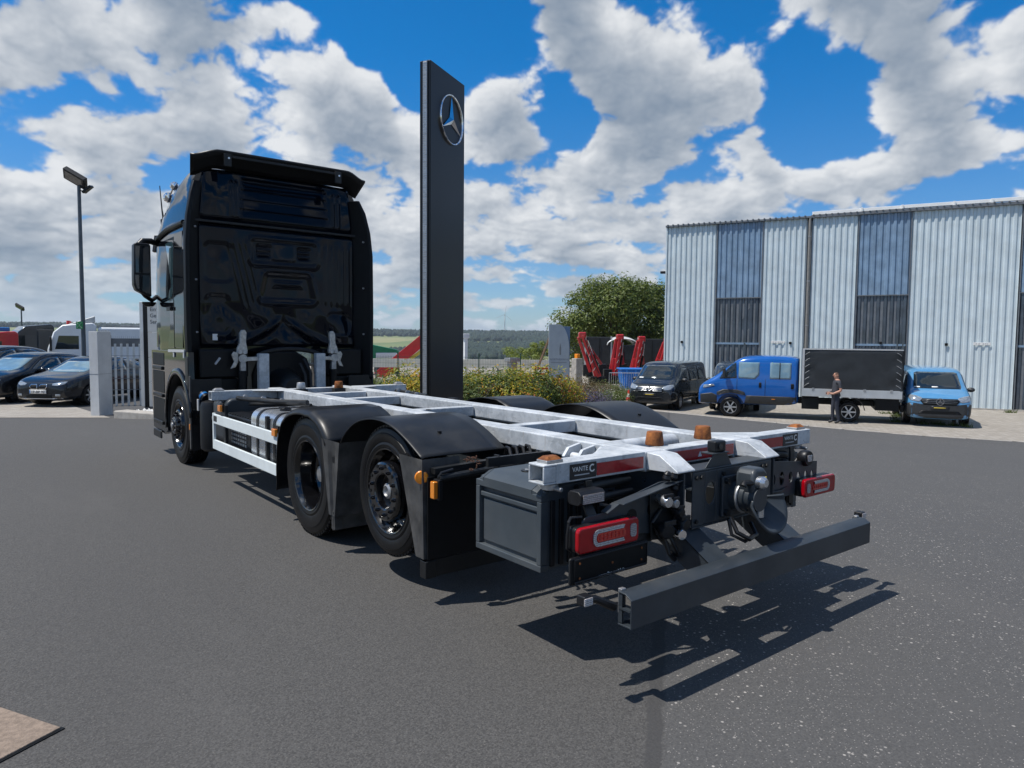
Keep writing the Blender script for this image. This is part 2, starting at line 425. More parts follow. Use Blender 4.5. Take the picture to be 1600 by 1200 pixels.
# ------------------------------------------------------------------ mesh writer
class MB:
    def __init__(s):
        s.v = []; s.f = []; s.m = []
    def add(s, vs, fs, m=0):
        o = len(s.v)
        s.v.extend([tuple(p) for p in vs])
        for f in fs:
            s.f.append([i+o for i in f]); s.m.append(m)
        return s
    def bx(s, x0, x1, y0, y1, z0, z1, m=0, M=None):
        vs = [Vector(p) for p in ((x0,y0,z0),(x1,y0,z0),(x1,y1,z0),(x0,y1,z0),(x0,y0,z1),(x1,y0,z1),(x1,y1,z1),(x0,y1,z1))]
        if M is not None:
            vs = [M @ p for p in vs]
        return s.add(vs, [(3,2,1,0),(4,5,6,7),(0,1,5,4),(1,2,6,5),(2,3,7,6),(3,0,4,7)], m)
    def bar(s, a, b, wd, ht, m=0, up=(0,0,1)):
        """square bar from a to b, wd across, ht up"""
        a = Vector(a); b = Vector(b)
        d = (b-a).normalized()
        up = Vector(up)
        sd = d.cross(up)
        if sd.length < 1e-5:
            sd = d.cross(Vector((1,0,0)))
        sd.normalize()
        u = sd.cross(d).normalized()
        vs = []
        for p in (a, b):
            for (i, j) in ((-1,-1),(1,-1),(1,1),(-1,1)):
                vs.append(p + sd*(i*wd/2) + u*(j*ht/2))
        return s.add(vs, [(3,2,1,0),(4,5,6,7),(0,1,5,4),(1,2,6,5),(2,3,7,6),(3,0,4,7)], m)
    def prism(s, poly, axis, a0, a1, m=0):
        n = len(poly)
        def P(p, a):
            if axis == 'x': return (a, p[0], p[1])
            if axis == 'y': return (p[0], a, p[1])
            return (p[0], p[1], a)
        vs = [P(p, a0) for p in poly] + [P(p, a1) for p in poly]
        fs = [list(range(n))[::-1], list(range(n, 2*n))]
        for i in range(n):
            j = (i+1) % n
            fs.append([i, j, n+j, n+i])
        return s.add(vs, fs, m)
    def ring(s, c, ax, r, n, ref=None):
        ax = Vector(ax).normalized()
        ref = Vector(ref) if ref is not None else (Vector((0,0,1)) if abs(ax.z) < 0.9 else Vector((0,1,0)))
        a = ax.cross(ref).normalized()
        bb = ax.cross(a).normalized()
        return [Vector(c) + a*(r*math.cos(2*math.pi*i/n)) + bb*(r*math.sin(2*math.pi*i/n)) for i in range(n)]
    def cyl(s, p0, p1, r0, r1=None, n=16, m=0, caps=True):
        r1 = r0 if r1 is None else r1
        p0 = Vector(p0); p1 = Vector(p1)
        ax = p1-p0
        vs = s.ring(p0, ax, r0, n) + s.ring(p1, ax, r1, n)
        fs = [[i, (i+1) % n, n+(i+1) % n, n+i] for i in range(n)]
        if caps:
            fs += [list(range(n))[::-1], list(range(n, 2*n))]
        return s.add(vs, fs, m)
    def lathe(s, prof, c, ax, n=32, m=0, ms=None, close=False):
        """prof: list of (radius, distance along ax)"""
        c = Vector(c); axn = Vector(ax).normalized()
        o = len(s.v)
        for (r, h) in prof:
            s.v.extend([tuple(p) for p in s.ring(c + axn*h, axn, max(r, 1e-4), n)])
        k = len(prof)
        for q in range(k-1 if not close else k):
            q2 = (q+1) % k
            for i in range(n):
                j = (i+1) % n
                s.f.append([o+q*n+i, o+q*n+j, o+q2*n+j, o+q2*n+i])
                s.m.append(ms[q] if ms else m)
        return s
    def tube(s, pts, r, n=8, m=0):
        pts = [Vector(p) for p in pts]
        o = len(s.v)
        ref = None
        for i, p in enumerate(pts):
            d = (pts[min(i+1, len(pts)-1)] - pts[max(i-1, 0)]).normalized()
            if ref is None:
                ref = Vector((0,0,1)) if abs(d.z) < 0.9 else Vector((0,1,0))
            a = d.cross(ref).normalized()
            bb = d.cross(a).normalized()
            rr = r[i] if isinstance(r, (list, tuple)) else r
            for k in range(n):
                s.v.append(tuple(p + a*(rr*math.cos(2*math.pi*k/n)) + bb*(rr*math.sin(2*math.pi*k/n))))
        for q in range(len(pts)-1):
            for k in range(n):
                j = (k+1) % n
                s.f.append([o+q*n+k, o+q*n+j, o+(q+1)*n+j, o+(q+1)*n+k]); s.m.append(m)
        s.f.append([o+k for k in range(n)][::-1]); s.m.append(m)
        e = o+(len(pts)-1)*n
        s.f.append([e+k for k in range(n)]); s.m.append(m)
        return s
    def sheet(s, fn, nu, nv, m=0, th=0.0, thdir=(0,0,-1)):
        """surface fn(u,v), u,v in 0..1; th gives it a second skin and a closed edge"""
        o = len(s.v)
        pts = [[Vector(fn(i/nu, j/nv)) for i in range(nu+1)] for j in range(nv+1)]
        for row in pts:
            s.v.extend([tuple(p) for p in row])
        W = nu+1
        def q(a, b, c, d):
            s.f.append([a, b, c, d]); s.m.append(m)
        for j in range(nv):
            for i in range(nu):
                a = o+j*W+i
                q(a, a+1, a+1+W, a+W)
        if th:
            td = Vector(thdir)*th
            o2 = len(s.v)
            for row in pts:
                s.v.extend([tuple(p+td) for p in row])
            for j in range(nv):
                for i in range(nu):
                    a = o2+j*W+i
                    q(a+W, a+1+W, a+1, a)
            for i in range(nu):
                q(o+i+1, o+i, o2+i, o2+i+1)
                a = nv*W
                q(o+a+i, o+a+i+1, o2+a+i+1, o2+a+i)
            for j in range(nv):
                q(o+j*W, o+(j+1)*W, o2+(j+1)*W, o2+j*W)
                a = nu
                q(o+(j+1)*W+a, o+j*W+a, o2+j*W+a, o2+(j+1)*W+a)
        return s
    def xf(s, M):
        s.v = [tuple(M @ Vector(p)) for p in s.v]
        return s
    def mesh(s, name, mats, smooth=35, fix=True):
        me = bpy.data.meshes.new(name)
        me.from_pydata(s.v, [], s.f)
        if not isinstance(mats, (list, tuple)):
            mats = [mats]
        for x in mats:
            me.materials.append(MATS[x] if isinstance(x, str) else x)
        if len(mats) > 1:
            me.polygons.foreach_set('material_index', s.m)
        if fix:
            bm = bmesh.new(); bm.from_mesh(me)
            bmesh.ops.recalc_face_normals(bm, faces=bm.faces)
            bm.to_mesh(me); bm.free()
        if smooth:
            me.polygons.foreach_set('use_smooth', [True]*len(me.polygons))
            me.set_sharp_from_angle(angle=R(smooth))
        me.update()
        return me
    def build(s, name, mats, parent=None, bevel=0.0, segs=2, smooth=35, fix=True, label=None):
        me = s.mesh(name, mats, smooth, fix)
        o = bpy.data.objects.new(name, me)
        COL.objects.link(o)
        if parent is not None:
            o.parent = parent
        if bevel:
            md = o.modifiers.new('bevel', 'BEVEL')
            md.width = bevel; md.segments = segs; md.limit_method = 'ANGLE'; md.angle_limit = R(40)
            md.harden_normals = True
        if label:
            o['label'] = label
        return o

def tag(o, label, cat, group=None, kind=None):
    if label: o['label'] = label
    if cat: o['category'] = cat
    if group: o['group'] = group
    if kind: o['kind'] = kind
    return o
def empty(name, loc=(0,0,0), rz=0.0):
    e = bpy.data.objects.new(name, None)
    e.empty_display_size = 0.2
    COL.objects.link(e)
    e.location = loc
    e.rotation_euler = (0, 0, rz)
    return e
def kids(o):
    return [c for c in bpy.data.objects if c.parent == o]
def copy_tree(o, parent=None):
    c = o.copy()
    COL.objects.link(c)
    if parent is not None:
        c.parent = parent
    for ch in o.children:
        copy_tree(ch, c)
    return c
def text_part(name, body, size, mat, parent, M, extrude=0.0015, align='LEFT', label=None):
    """raised lettering turned into a mesh and laid on a face"""
    cu = bpy.data.curves.new(name, 'FONT')
    cu.body = body; cu.size = size; cu.extrude = extrude; cu.align_x = align
    cu.resolution_u = 3
    to = bpy.data.objects.new(name, cu)
    COL.objects.link(to)
    dg = bpy.context.evaluated_depsgraph_get()
    me = bpy.data.meshes.new_from_object(to.evaluated_get(dg))
    bpy.data.objects.remove(to)
    bpy.data.curves.remove(cu)
    me.transform(M)
    me.materials.clear()
    me.materials.append(MATS[mat] if isinstance(mat, str) else mat)
    o = bpy.data.objects.new(name, me)
    COL.objects.link(o)
    if parent is not None:
        o.parent = parent
    if label: o['label'] = label
    return o
def face_matrix(origin, right, up):
    r = Vector(right).normalized(); u = Vector(up).normalized()
    n = r.cross(u)
    M = Matrix((r, u, n)).transposed().to_4x4()
    M.translation = Vector(origin)
    return M

# ------------------------------------------------------------------ lie of the land
def ramp(t, k=1.5):
    return t if t > k else (0.0 if t < -k else (t+k)**2/(4*k))
def gh(x, y):
    a = min(ramp(x-2.2)*0.0665, 1.1)
    b2 = min(ramp(y-10)*0.04, 0.46)
    return -(a+b2-a*b2/1.15)
def ray_ground(u, v):
    d = pix_dir(u, v)
    s = 0.5
    while s < 300:
        p = CAM_P + d*s
        if p.z < gh(p.x, p.y):
            break
        s += 0.05
    return p

# ================================================================== the truck
truck = tag(empty('truck', (0, 0, 0)), 'long black truck with a high cab and bare galvanised swap body frame', 'truck')
def interp_path(path, n):
    """even resampling of a polyline after one Chaikin-like smoothing"""
    for _ in range(2):
        q = [path[0]]
        for a, b in zip(path[:-1], path[1:]):
            q.append((a[0]*.75+b[0]*.25, a[1]*.75+b[1]*.25)); q.append((a[0]*.25+b[0]*.75, a[1]*.25+b[1]*.75))
        q.append(path[-1]); path = q
    L = [0]
    for a, b in zip(path[:-1], path[1:]):
        L.append(L[-1]+math.hypot(b[0]-a[0], b[1]-a[1]))
    def at(t):
        d = t*L[-1]
        for i in range(len(L)-1):
            if d <= L[i+1] or i == len(L)-2:
                k = (d-L[i])/max(1e-9, L[i+1]-L[i])
                return (path[i][0]+(path[i+1][0]-path[i][0])*k, path[i][1]+(path[i+1][1]-path[i][1])*k)
    return at

# ---- chassis ladder
chassis = empty('chassis_frame'); chassis.parent = truck
for s in (-1, 1):
    b = MB()
    x1 = s*0.415; x0 = s*0.405
    b.bx(min(x0,x1), max(x0,x1), -0.19, 8.1, 0.66, 0.915)
    for z in (0.655, 0.915):
        xa, xb = sorted((s*0.415, s*0.335))
        b.bx(xa, xb, -0.19, 8.1, z-0.005, z+0.005)
    b.build('frame_rail', 'frame_grey', chassis)
    b = MB()
    for k in range(34):
        yy = -0.12 + k*0.16
        for z in (0.72, 0.85):
            if (k*7+int(z*100)) % 3:
                b.cyl((s*0.414, yy, z), (s*0.419, yy, z), 0.011, n=8)
    b.build('rail_bolts', 'frame_dark', chassis)
for yy in (0.75, 2.2, 3.9, 5.2, 6.2):
    MB().bx(-0.40, 0.40, yy-0.05, yy+0.05, 0.68, 0.88).build('frame_cross_member', 'frame_dark', chassis, 0.008)
# rear cross member: folded plate with round holes
def holed_plate(b, x0, x1, z0, z1, y0, y1, holes, n=20):
    """vertical plate across x with through holes (cx, cz, rx, rz), made of columns around each hole"""
    xs = [x0]
    for (cx, cz, rx, rz) in holes:
        xs += [cx-rx*1.25, cx+rx*1.25]
    xs.append(x1)
    for i in range(0, len(xs)-1):
        a, c = xs[i], xs[i+1]
        if i % 2 == 0:
            if c-a > 1e-4:
                b.bx(a, c, y0, y1, z0, z1)
        else:
            cx, cz, rx, rz = holes[i//2]
            ang = [2*math.pi*k/n for k in range(n)]
            inn = [(cx+rx*math.cos(t), cz+rz*math.sin(t)) for t in ang]
            out = []
            for t in ang:
                dx, dz_ = math.cos(t), math.sin(t)
                k = min(((c-cx)/dx) if dx > 1e-6 else ((a-cx)/dx if dx < -1e-6 else 1e9),
                        ((z1-cz)/dz_) if dz_ > 1e-6 else ((z0-cz)/dz_ if dz_ < -1e-6 else 1e9))
                out.append((cx+dx*k, cz+dz_*k))
            # put the four corners in exactly
            for (qx, qz) in ((a,z0),(c,z0),(c,z1),(a,z1)):
                j = min(range(n), key=lambda q: (out[q][0]-qx)**2+(out[q][1]-qz)**2)
                out[j] = (qx, qz)
            vs = [(p[0], y0, p[1]) for p in inn]+[(p[0], y0, p[1]) for p in out]+[(p[0], y1, p[1]) for p in inn]+[(p[0], y1, p[1]) for p in out]
            fs = []
            for k in range(n):
                j = (k+1) % n
                fs += [(k, j, n+j, n+k), (2*n+j, 2*n+k, 3*n+k, 3*n+j), (k, 2*n+k, 2*n+j, j), (n+k, n+j, 3*n+j, 3*n+k)]
            b.add(vs, fs)
    return b
b = MB()
holed_plate(b, -0.36, 0.40, 0.63, 0.93, -0.275, -0.265, [(-0.20, 0.80, 0.042, 0.062)])
b.bx(-0.36, 0.40, -0.275, -0.14, 0.930, 0.942)
b.bx(-0.36, 0.40, -0.275, -0.16, 0.618, 0.630)
b.build('rear_cross_member', 'frame_grey', truck, 0.006)
for s in (-1, 1):
    b = MB()
    b.prism([(-0.275,0.62),(-0.275,0.93),(-0.20,0.955),(0.35,0.93),(0.35,0.62)], 'x', s*0.425, s*0.437)
    for (yy, z) in ((-0.22,0.86),(-0.22,0.70),(0.0,0.86),(0.0,0.72),(0.2,0.80)):
        b.cyl((s*0.437, yy, z), (s*0.452, yy, z), 0.015, n=6)
    b.build('side_plate', 'frame_grey', truck, 0.003)

# ---- galvanised swap-body frame
swap = empty('swap_frame'); swap.parent = truck
ZT = 1.032
for s in (-1, 1):
    b = MB()
    x0, x1 = sorted((s*0.335, s*0.495))
    b.bx(x0, x1, -0.055, 5.95, 0.915, ZT-0.002)
    b.build('long_rail', 'galvanised', swap, 0.012, 3)
    # sloped rear end of the rail
    b = MB()
    b.prism([(-0.06,0.93),(-0.06,ZT-0.004),(-0.15,ZT-0.010),(-0.275,0.948),(-0.275,0.938)], 'x', x0+0.004, x1-0.004)
    b.build('rail_end', 'galvanised', swap, 0.008)
for (yy, wd) in ((4.2, .10), (2.8, .10), (1.42, .10), (5.0, .10)):
    MB().bx(-0.33, 0.33, yy-wd/2, yy+wd/2, 0.925, 1.015).build('cross_member', 'galvanised', swap, 0.008)
MB().cyl((-0.33, 0.42, 0.965), (0.33, 0.42, 0.965), 0.05, n=20).build('cross_tube', 'galvanised', swap)
def crossbeam(yc, name, sgn):
    """hollow beam carrying the twist locks at its ends"""
    b = MB()
    h0, h1 = 0.93, ZT
    for s in (-1, 1):
        xa, xb = sorted((s*0.50, s*1.16))
        b.bx(xa, xb, yc-0.06, yc+0.06, h0, h1)
        # open hollow end
        xe = s*1.24
        xa, xb = sorted((s*1.16, xe))
        b.bx(xa, xb, yc-0.06, yc+0.06, h1-0.012, h1-0.0005)
        b.bx(xa, xb, yc-0.06, yc+0.06, h0+0.0005, h0+0.012)
        b.bx(xa, xb, yc-0.0595, yc-0.048, h0+0.012, h1-0.012)
        b.bx(xa, xb, yc+0.048, yc+0.0595, h0+0.012, h1-0.012)
    b.bx(-0.335, 0.335, yc-0.058, yc+0.058, h0+0.002, h1-0.004)
    for s in (-1, 1):
        # gusset towards the long rail
        q = [(s*0.495, yc+sgn*0.06), (s*0.80, yc+sgn*0.06), (s*0.495, yc+sgn*0.26)]
        b.prism(q, 'z', h1-0.012, h1-0.003)
    o = b.build(name, 'galvanised', swap, 0.006)
    return o
crossbeam(0.0, 'rear_crossbeam', 1)
crossbeam(5.66, 'front_crossbeam', -1)
for (yc, rusty) in ((0.0, True), (5.66, False)):
    for s in (-1, 1):
        b = MB()
        b.bx(s*1.15-0.055, s*1.15+0.055, yc-0.04, yc+0.04, ZT-0.001, ZT+0.016, 0)
        b.add([(s*1.15-0.052, yc-0.037, ZT+0.016),(s*1.15+0.052, yc-0.037, ZT+0.016),(s*1.15+0.052, yc+0.037, ZT+0.016),(s*1.15-0.052, yc+0.037, ZT+0.016),
               (s*1.15-0.03, yc-0.02, ZT+0.034),(s*1.15+0.03, yc-0.02, ZT+0.034),(s*1.15+0.03, yc+0.02, ZT+0.034),(s*1.15-0.03, yc+0.02, ZT+0.034)],
              [(4,5,6,7),(0,1,5,4),(1,2,6,5),(2,3,7,6),(3,0,4,7)], 1)
        b.cyl((s*1.15, yc, 0.90), (s*1.15, yc, ZT), 0.026, n=12, m=0)
        b.cyl((s*1.15, yc, 0.895), (s*1.15, yc, 0.925), 0.045, n=12, m=0)
        b.cyl((s*1.15, yc-0.09, 0.905), (s*1.15, yc+0.09, 0.905), 0.012, n=8, m=0)
        b.build('twist_lock', ['steel_dull', 'rust' if rusty else 'steel_dull'], swap, 0.004)
for (x, y, rust) in ((-0.25, 0.09, 1), (0.21, 0.09, 1), (-0.25, 5.5, 0), (0.23, 5.5, 1)):
    b = MB()
    b.lathe([(0.0001, 0), (0.053, 0), (0.055, 0.007), (0.046, 0.074), (0.042, 0.080), (0.0001, 0.080)], (x, y, ZT-0.002), (0,0,1), 28)
    b.build('guide_cone', 'rust' if rust else 'steel_dull', swap, smooth=40)
    if y > 1:
        MB().bx(x-0.07, x+0.07, y-0.05, y+0.05, 0.93, ZT-0.006).build('cone_bracket', 'frame_dark', swap, 0.004)
# hydraulic/lifting lugs by the rear left corner
for s in (-1, 1):
    b = MB()
    for yy in (0.34, 0.46):
        b.prism([(s*0.50,0.88),(s*0.50,1.02),(s*0.60,1.00),(s*0.64,0.95),(s*0.60,0.88)], 'y', yy-0.012, yy+0.012)
    b.cyl((s*0.575, 0.31, 0.945), (s*0.575, 0.49, 0.945), 0.026, n=14)
    b.prism([(s*0.50,0.90),(s*0.50,1.02),(s*0.66,0.90)], 'y', 0.20, 0.29)
    b.build('lift_lug', 'galvanised', swap, 0.004)
# conspicuity strips and maker's plates along the rear beam
for (xa, xb) in ((-0.88, -0.52), (-0.315, 0.32), (0.52, 0.88)):
    MB().bx(xa, xb, -0.0635, -0.0605, 0.944, 1.008).build('reflector_strip', 'reflex_red', swap)
for x in (-0.02, 0.05):
    b = MB()
    b.prism([(x-0.018,0.960),(x+0.018,0.960),(x,0.992)], 'y', -0.0655, -0.0637)
    if x > 0: break
    b.build('triangle_mark', 'reflex_white', swap)
for (xa, xb) in ((-1.07, -0.885), (0.885, 1.07)):
    pl = MB().bx(xa, xb, -0.0635, -0.0605, 0.940, 1.018).build('maker_plate', 'label_black', swap)
    M = face_matrix((xa+0.015, -0.0642, 0.980), (1,0,0), (0,0,1))
    text_part('plate_lettering', 'VANTE', 0.0345, 'label_white', swap, M, 0.0008)
    b = MB()
    cx, cz = xb-0.030, 0.988
    for k in range(14):
        a0 = R(50+k*20); a1 = R(50+(k+1)*20)
        b.add([(cx+0.013*math.cos(a0), -0.0645, cz+0.013*math.sin(a0)), (cx+0.021*math.cos(a0), -0.0645, cz+0.021*math.sin(a0)),
               (cx+0.021*math.cos(a1), -0.0645, cz+0.021*math.sin(a1)), (cx+0.013*math.cos(a1), -0.0645, cz+0.013*math.sin(a1))], [(0,1,2,3)])
    b.build('plate_letter_c', 'label_white', swap, fix=False)
    MB().bx(xa+0.03, xb-0.05, -0.0645, -0.0636, 0.958, 0.964).build('plate_underline', 'label_grey', swap)

# ---- wheels
def tyre_mesh(lugs=True, rad=0.5, wd=0.295):
    b = MB()
    f = rad/0.5
    pr = [(.285,.030),(.296,.010),(.318,.004),(.335,.010),(.345,.006),(.39,0.0),(.425,.001),(.432,.006),(.445,.008),(.472,.016),(.490,.036),(.4985,.058)]
    half = [((r if r < 0.33 else 0.33+(r-0.33)*(rad-0.33)/(0.5-0.33)), h) for r, h in pr]
    mid = []
    for k in range(4):
        g = 0.075 + k*0.048
        mid += [(rad, g-0.007), (rad-0.013, g-0.005), (rad-0.013, g+0.003), (rad, g+0.005)]
    prof = half + mid + [(r, wd-h) for r, h in half[::-1]]
    b.lathe(prof, (0,0,0), (1,0,0), 72)
    if lugs:
        for k in range(64):
            a = 2*math.pi*k/64
            for (x0, x1) in ((0.030, 0.062), (wd-0.062, wd-0.030)):
                M = Matrix.Rotation(a, 4, 'X')
                b.bx(x0, x1, -0.0165, 0.0165, rad-0.020, rad+0.004, 0, M)
    return b
def place_x(b, s, x_outer, y, z):
    """turn a wheel piece (outer face at x=0, inward +x) to side s"""
    b.v = [((x_outer + p[0]) if s < 0 else (-x_outer - p[0]), y + p[1], z + p[2]) for p in b.v]
    return b
def hub_nuts(b, r, x, n=10, m=0, rn=0.016, ln=0.03):
    for k in range(n):
        a = 2*math.pi*k/n + 0.2
        b.cyl((x, r*math.cos(a), r*math.sin(a)), (x-ln, r*math.cos(a), r*math.sin(a)), rn, rn*0.9, 6, m)
        b.cyl((x-ln, r*math.cos(a), r*math.sin(a)), (x-ln-0.010, r*math.cos(a), r*math.sin(a)), rn*0.6, rn*0.5, 8, m)
def wheel(s, y, z, x_outer, style, parent, rad=0.5):
    w_ = empty('wheel'); w_.parent = parent
    place_x(tyre_mesh(True, rad), s, x_outer, y, z).build('tyre', 'rubber', w_, smooth=28)
    b = MB()
    if style == 'dish':
        b.lathe([(.284,.036),(.296,.014),(.292,.006),(.283,.010),(.274,.030),(.262,.060),(.262,.110),(.250,.135),(.248,.185),(.225,.215),(.165,.222),(.135,.215),(.110,.190),(.108,.150),(.075,.140),(.0001,.138)], (0,0,0), (1,0,0), 56)
        hub_nuts(b, .168, .218, 10)
        for k in range(8):
            a = 2*math.pi*k/8
            b.cyl((.139, .085*math.cos(a), .085*math.sin(a)), (.128, .085*math.cos(a), .085*math.sin(a)), .010, n=6)
    elif style == 'cup':
        b.lathe([(.284,.036),(.296,.014),(.292,.006),(.283,.010),(.274,.030),(.258,.055),(.256,.130),(.235,.150),(.213,.142),(.210,.080),(.206,.040),(.208,.034),(.203,.010),(.207,.002),(.200,-.016),(.186,-.024),(.128,-.022),(.118,-.014),(.112,.030),(.085,.036),(.0001,.036)], (0,0,0), (1,0,0), 56)
        hub_nuts(b, .158, -.022, 10, 0, .015, .014)
    else:
        b.lathe([(.284,.036),(.296,.014),(.292,.006),(.283,.010),(.274,.030),(.258,.055),(.256,.120),(.235,.138),(.213,.132),(.208,.080),(.204,.040),(.206,.034),(.200,.010),(.204,.004),(.197,-.008),(.180,-.014),(.128,-.010),(.120,-.004),(.116,-.030),(.108,-.052),(.070,-.062),(.066,-.075),(.0001,-.078)], (0,0,0), (1,0,0), 56)
        hub_nuts(b, .155, -.010, 10)
    place_x(b, s, x_outer, y, z).build('rim', 'rim_black', w_, smooth=30)
    b = MB()
    if style == 'cup':
        b.lathe([(.055,.034),(.052,.010),(.036,.0),(.030,.014),(.0001,.016)], (0,0,0), (1,0,0), 24)
    elif style == 'hub':
        b.lathe([(.040,-.064),(.038,-.082),(.020,-.088),(.0001,-.088)], (0,0,0), (1,0,0), 24)
        for k in range(10):
            a = 2*math.pi*k/10
            b.cyl((-.055, .09*math.cos(a), .09*math.sin(a)), (-.066, .09*math.cos(a), .09*math.sin(a)), .009, n=6)
    else:
        b.lathe([(.07,.139),(.066,.120),(.03,.114),(.0001,.113)], (0,0,0), (1,0,0), 24)
    place_x(b, s, x_outer, y, z).build('hub_cap', 'steel_dull', w_, smooth=30)
    b = MB()
    for k in range(10):   # dark discs stand for the shade inside the hand holes
        a = 2*math.pi*(k+.5)/10 + .2
        if style == 'cup':
            b.cyl((-.0275, .180*math.cos(a), .180*math.sin(a)), (0.0, .180*math.cos(a), .180*math.sin(a)), .013, n=12)
        elif style == 'hub':
            b.cyl((-.0165, .175*math.cos(a), .175*math.sin(a)), (0.0, .175*math.cos(a), .175*math.sin(a)), .016, n=12)
        else:
            b.cyl((.2115, .205*math.cos(a), .205*math.sin(a)), (.235, .205*math.cos(a), .205*math.sin(a)), .022, n=12)
    place_x(b, s, x_outer, y, z).build('hand_hole_dark', 'plastic_deep', w_, smooth=30)
    return w_
YF, YD, YT, LIFT = 7.15, 2.97, 1.62, 0.12
TAGZ = 0.605
for s in (-1, 1):
    wheel(s, YF, 0.50, -1.235, 'hub', truck)
    wheel(s, YD, 0.50, -1.215, 'dish', truck)
    wi = empty('inner_wheel'); wi.parent = truck
    place_x(tyre_mesh(False), s, -0.885, YD, 0.50).build('tyre', 'rubber', wi, smooth=28)
    wheel(s, YT, TAGZ, -1.20, 'cup', truck, 0.445)
for (yy, z) in ((YF, 0.46), (YD, 0.50), (YT, TAGZ)):
    b = MB()
    b.cyl((-0.86, yy, z), (0.86, yy, z), 0.075, n=14)
    if yy == YD:
        b.lathe([(0.08,-0.22),(0.20,-0.12),(0.22,0),(0.20,0.12),(0.08,0.22)], (0, yy, z), (0,1,0), 20)
    b.build('axle', 'frame_dark', truck)
for s in (-1, 1):
    for (yy, z) in ((YD-0.45, 0.42), (YD+0.45, 0.42), (YT-0.4, 0.5), (YT+0.38, 0.5)):
        MB().lathe([(0.0001,0),(0.11,0),(0.13,0.03),(0.13,0.17),(0.11,0.20),(0.0001,0.20)], (s*0.52, yy, z), (0,0,1), 18).build('air_bag', 'rubber', truck)

# ---- mudguards
def guard_sheet(path, s, xin, xout, lipdrop, th=0.012, nu=44, round_w=0.10, ridges=()):
    at = interp_path(path, nu)
    cz = sum(p[1] for p in path)/len(path) - 0.45
    cy = sum(p[0] for p in path)/len(path)
    rows = [(0.0, lipdrop), (0.004, lipdrop*0.72), (0.012, lipdrop*0.45), (0.03, lipdrop*0.2), (0.06, lipdrop*0.06), (round_w, 0.0)]
    W = xout - xin
    cols = [(xout-d, dr) for d, dr in rows] + [(xout - round_w - (W-round_w)*k/6.0, 0.0) for k in range(1, 7)]
    def fn(u, v):
        i = v*(len(cols)-1)
        k = min(int(round(i)), len(cols)-1)
        x, dr = cols[k]
        y, z = at(u)
        a = at(max(0, u-0.01)); c = at(min(1, u+0.01))
        t = Vector((c[0]-a[0], c[1]-a[1])).normalized()
        n = Vector((-t[1], t[0]))
        if n.dot(Vector((y-cy, z-cz))) < 0: n = -n
        h = 0.0
        for (r0, r1, amp) in ridges:
            if r0 <= u <= r1: h = amp
        return (s*x, y - n[0]*(dr-h), z - n[1]*(dr-h))
    b = MB()
    b.sheet(fn, nu, len(cols)-1)
    return b
def solid(o, th):
    md = o.modifiers.new('solid', 'SOLIDIFY'); md.thickness = th; md.offset = 0
    return o
def drive_path():
    return [(3.60,.28),(3.60,.60),(3.54,.82),(3.38,.99),(3.13,1.06),(2.85,1.065),(2.62,1.01),(2.49,.90),(2.45,.84)]
def tag_path():
    return [(2.28,.83),(2.19,.94),(2.0,1.055),(1.75,1.105),(1.50,1.095),(1.28,1.02),(1.07,.915)]
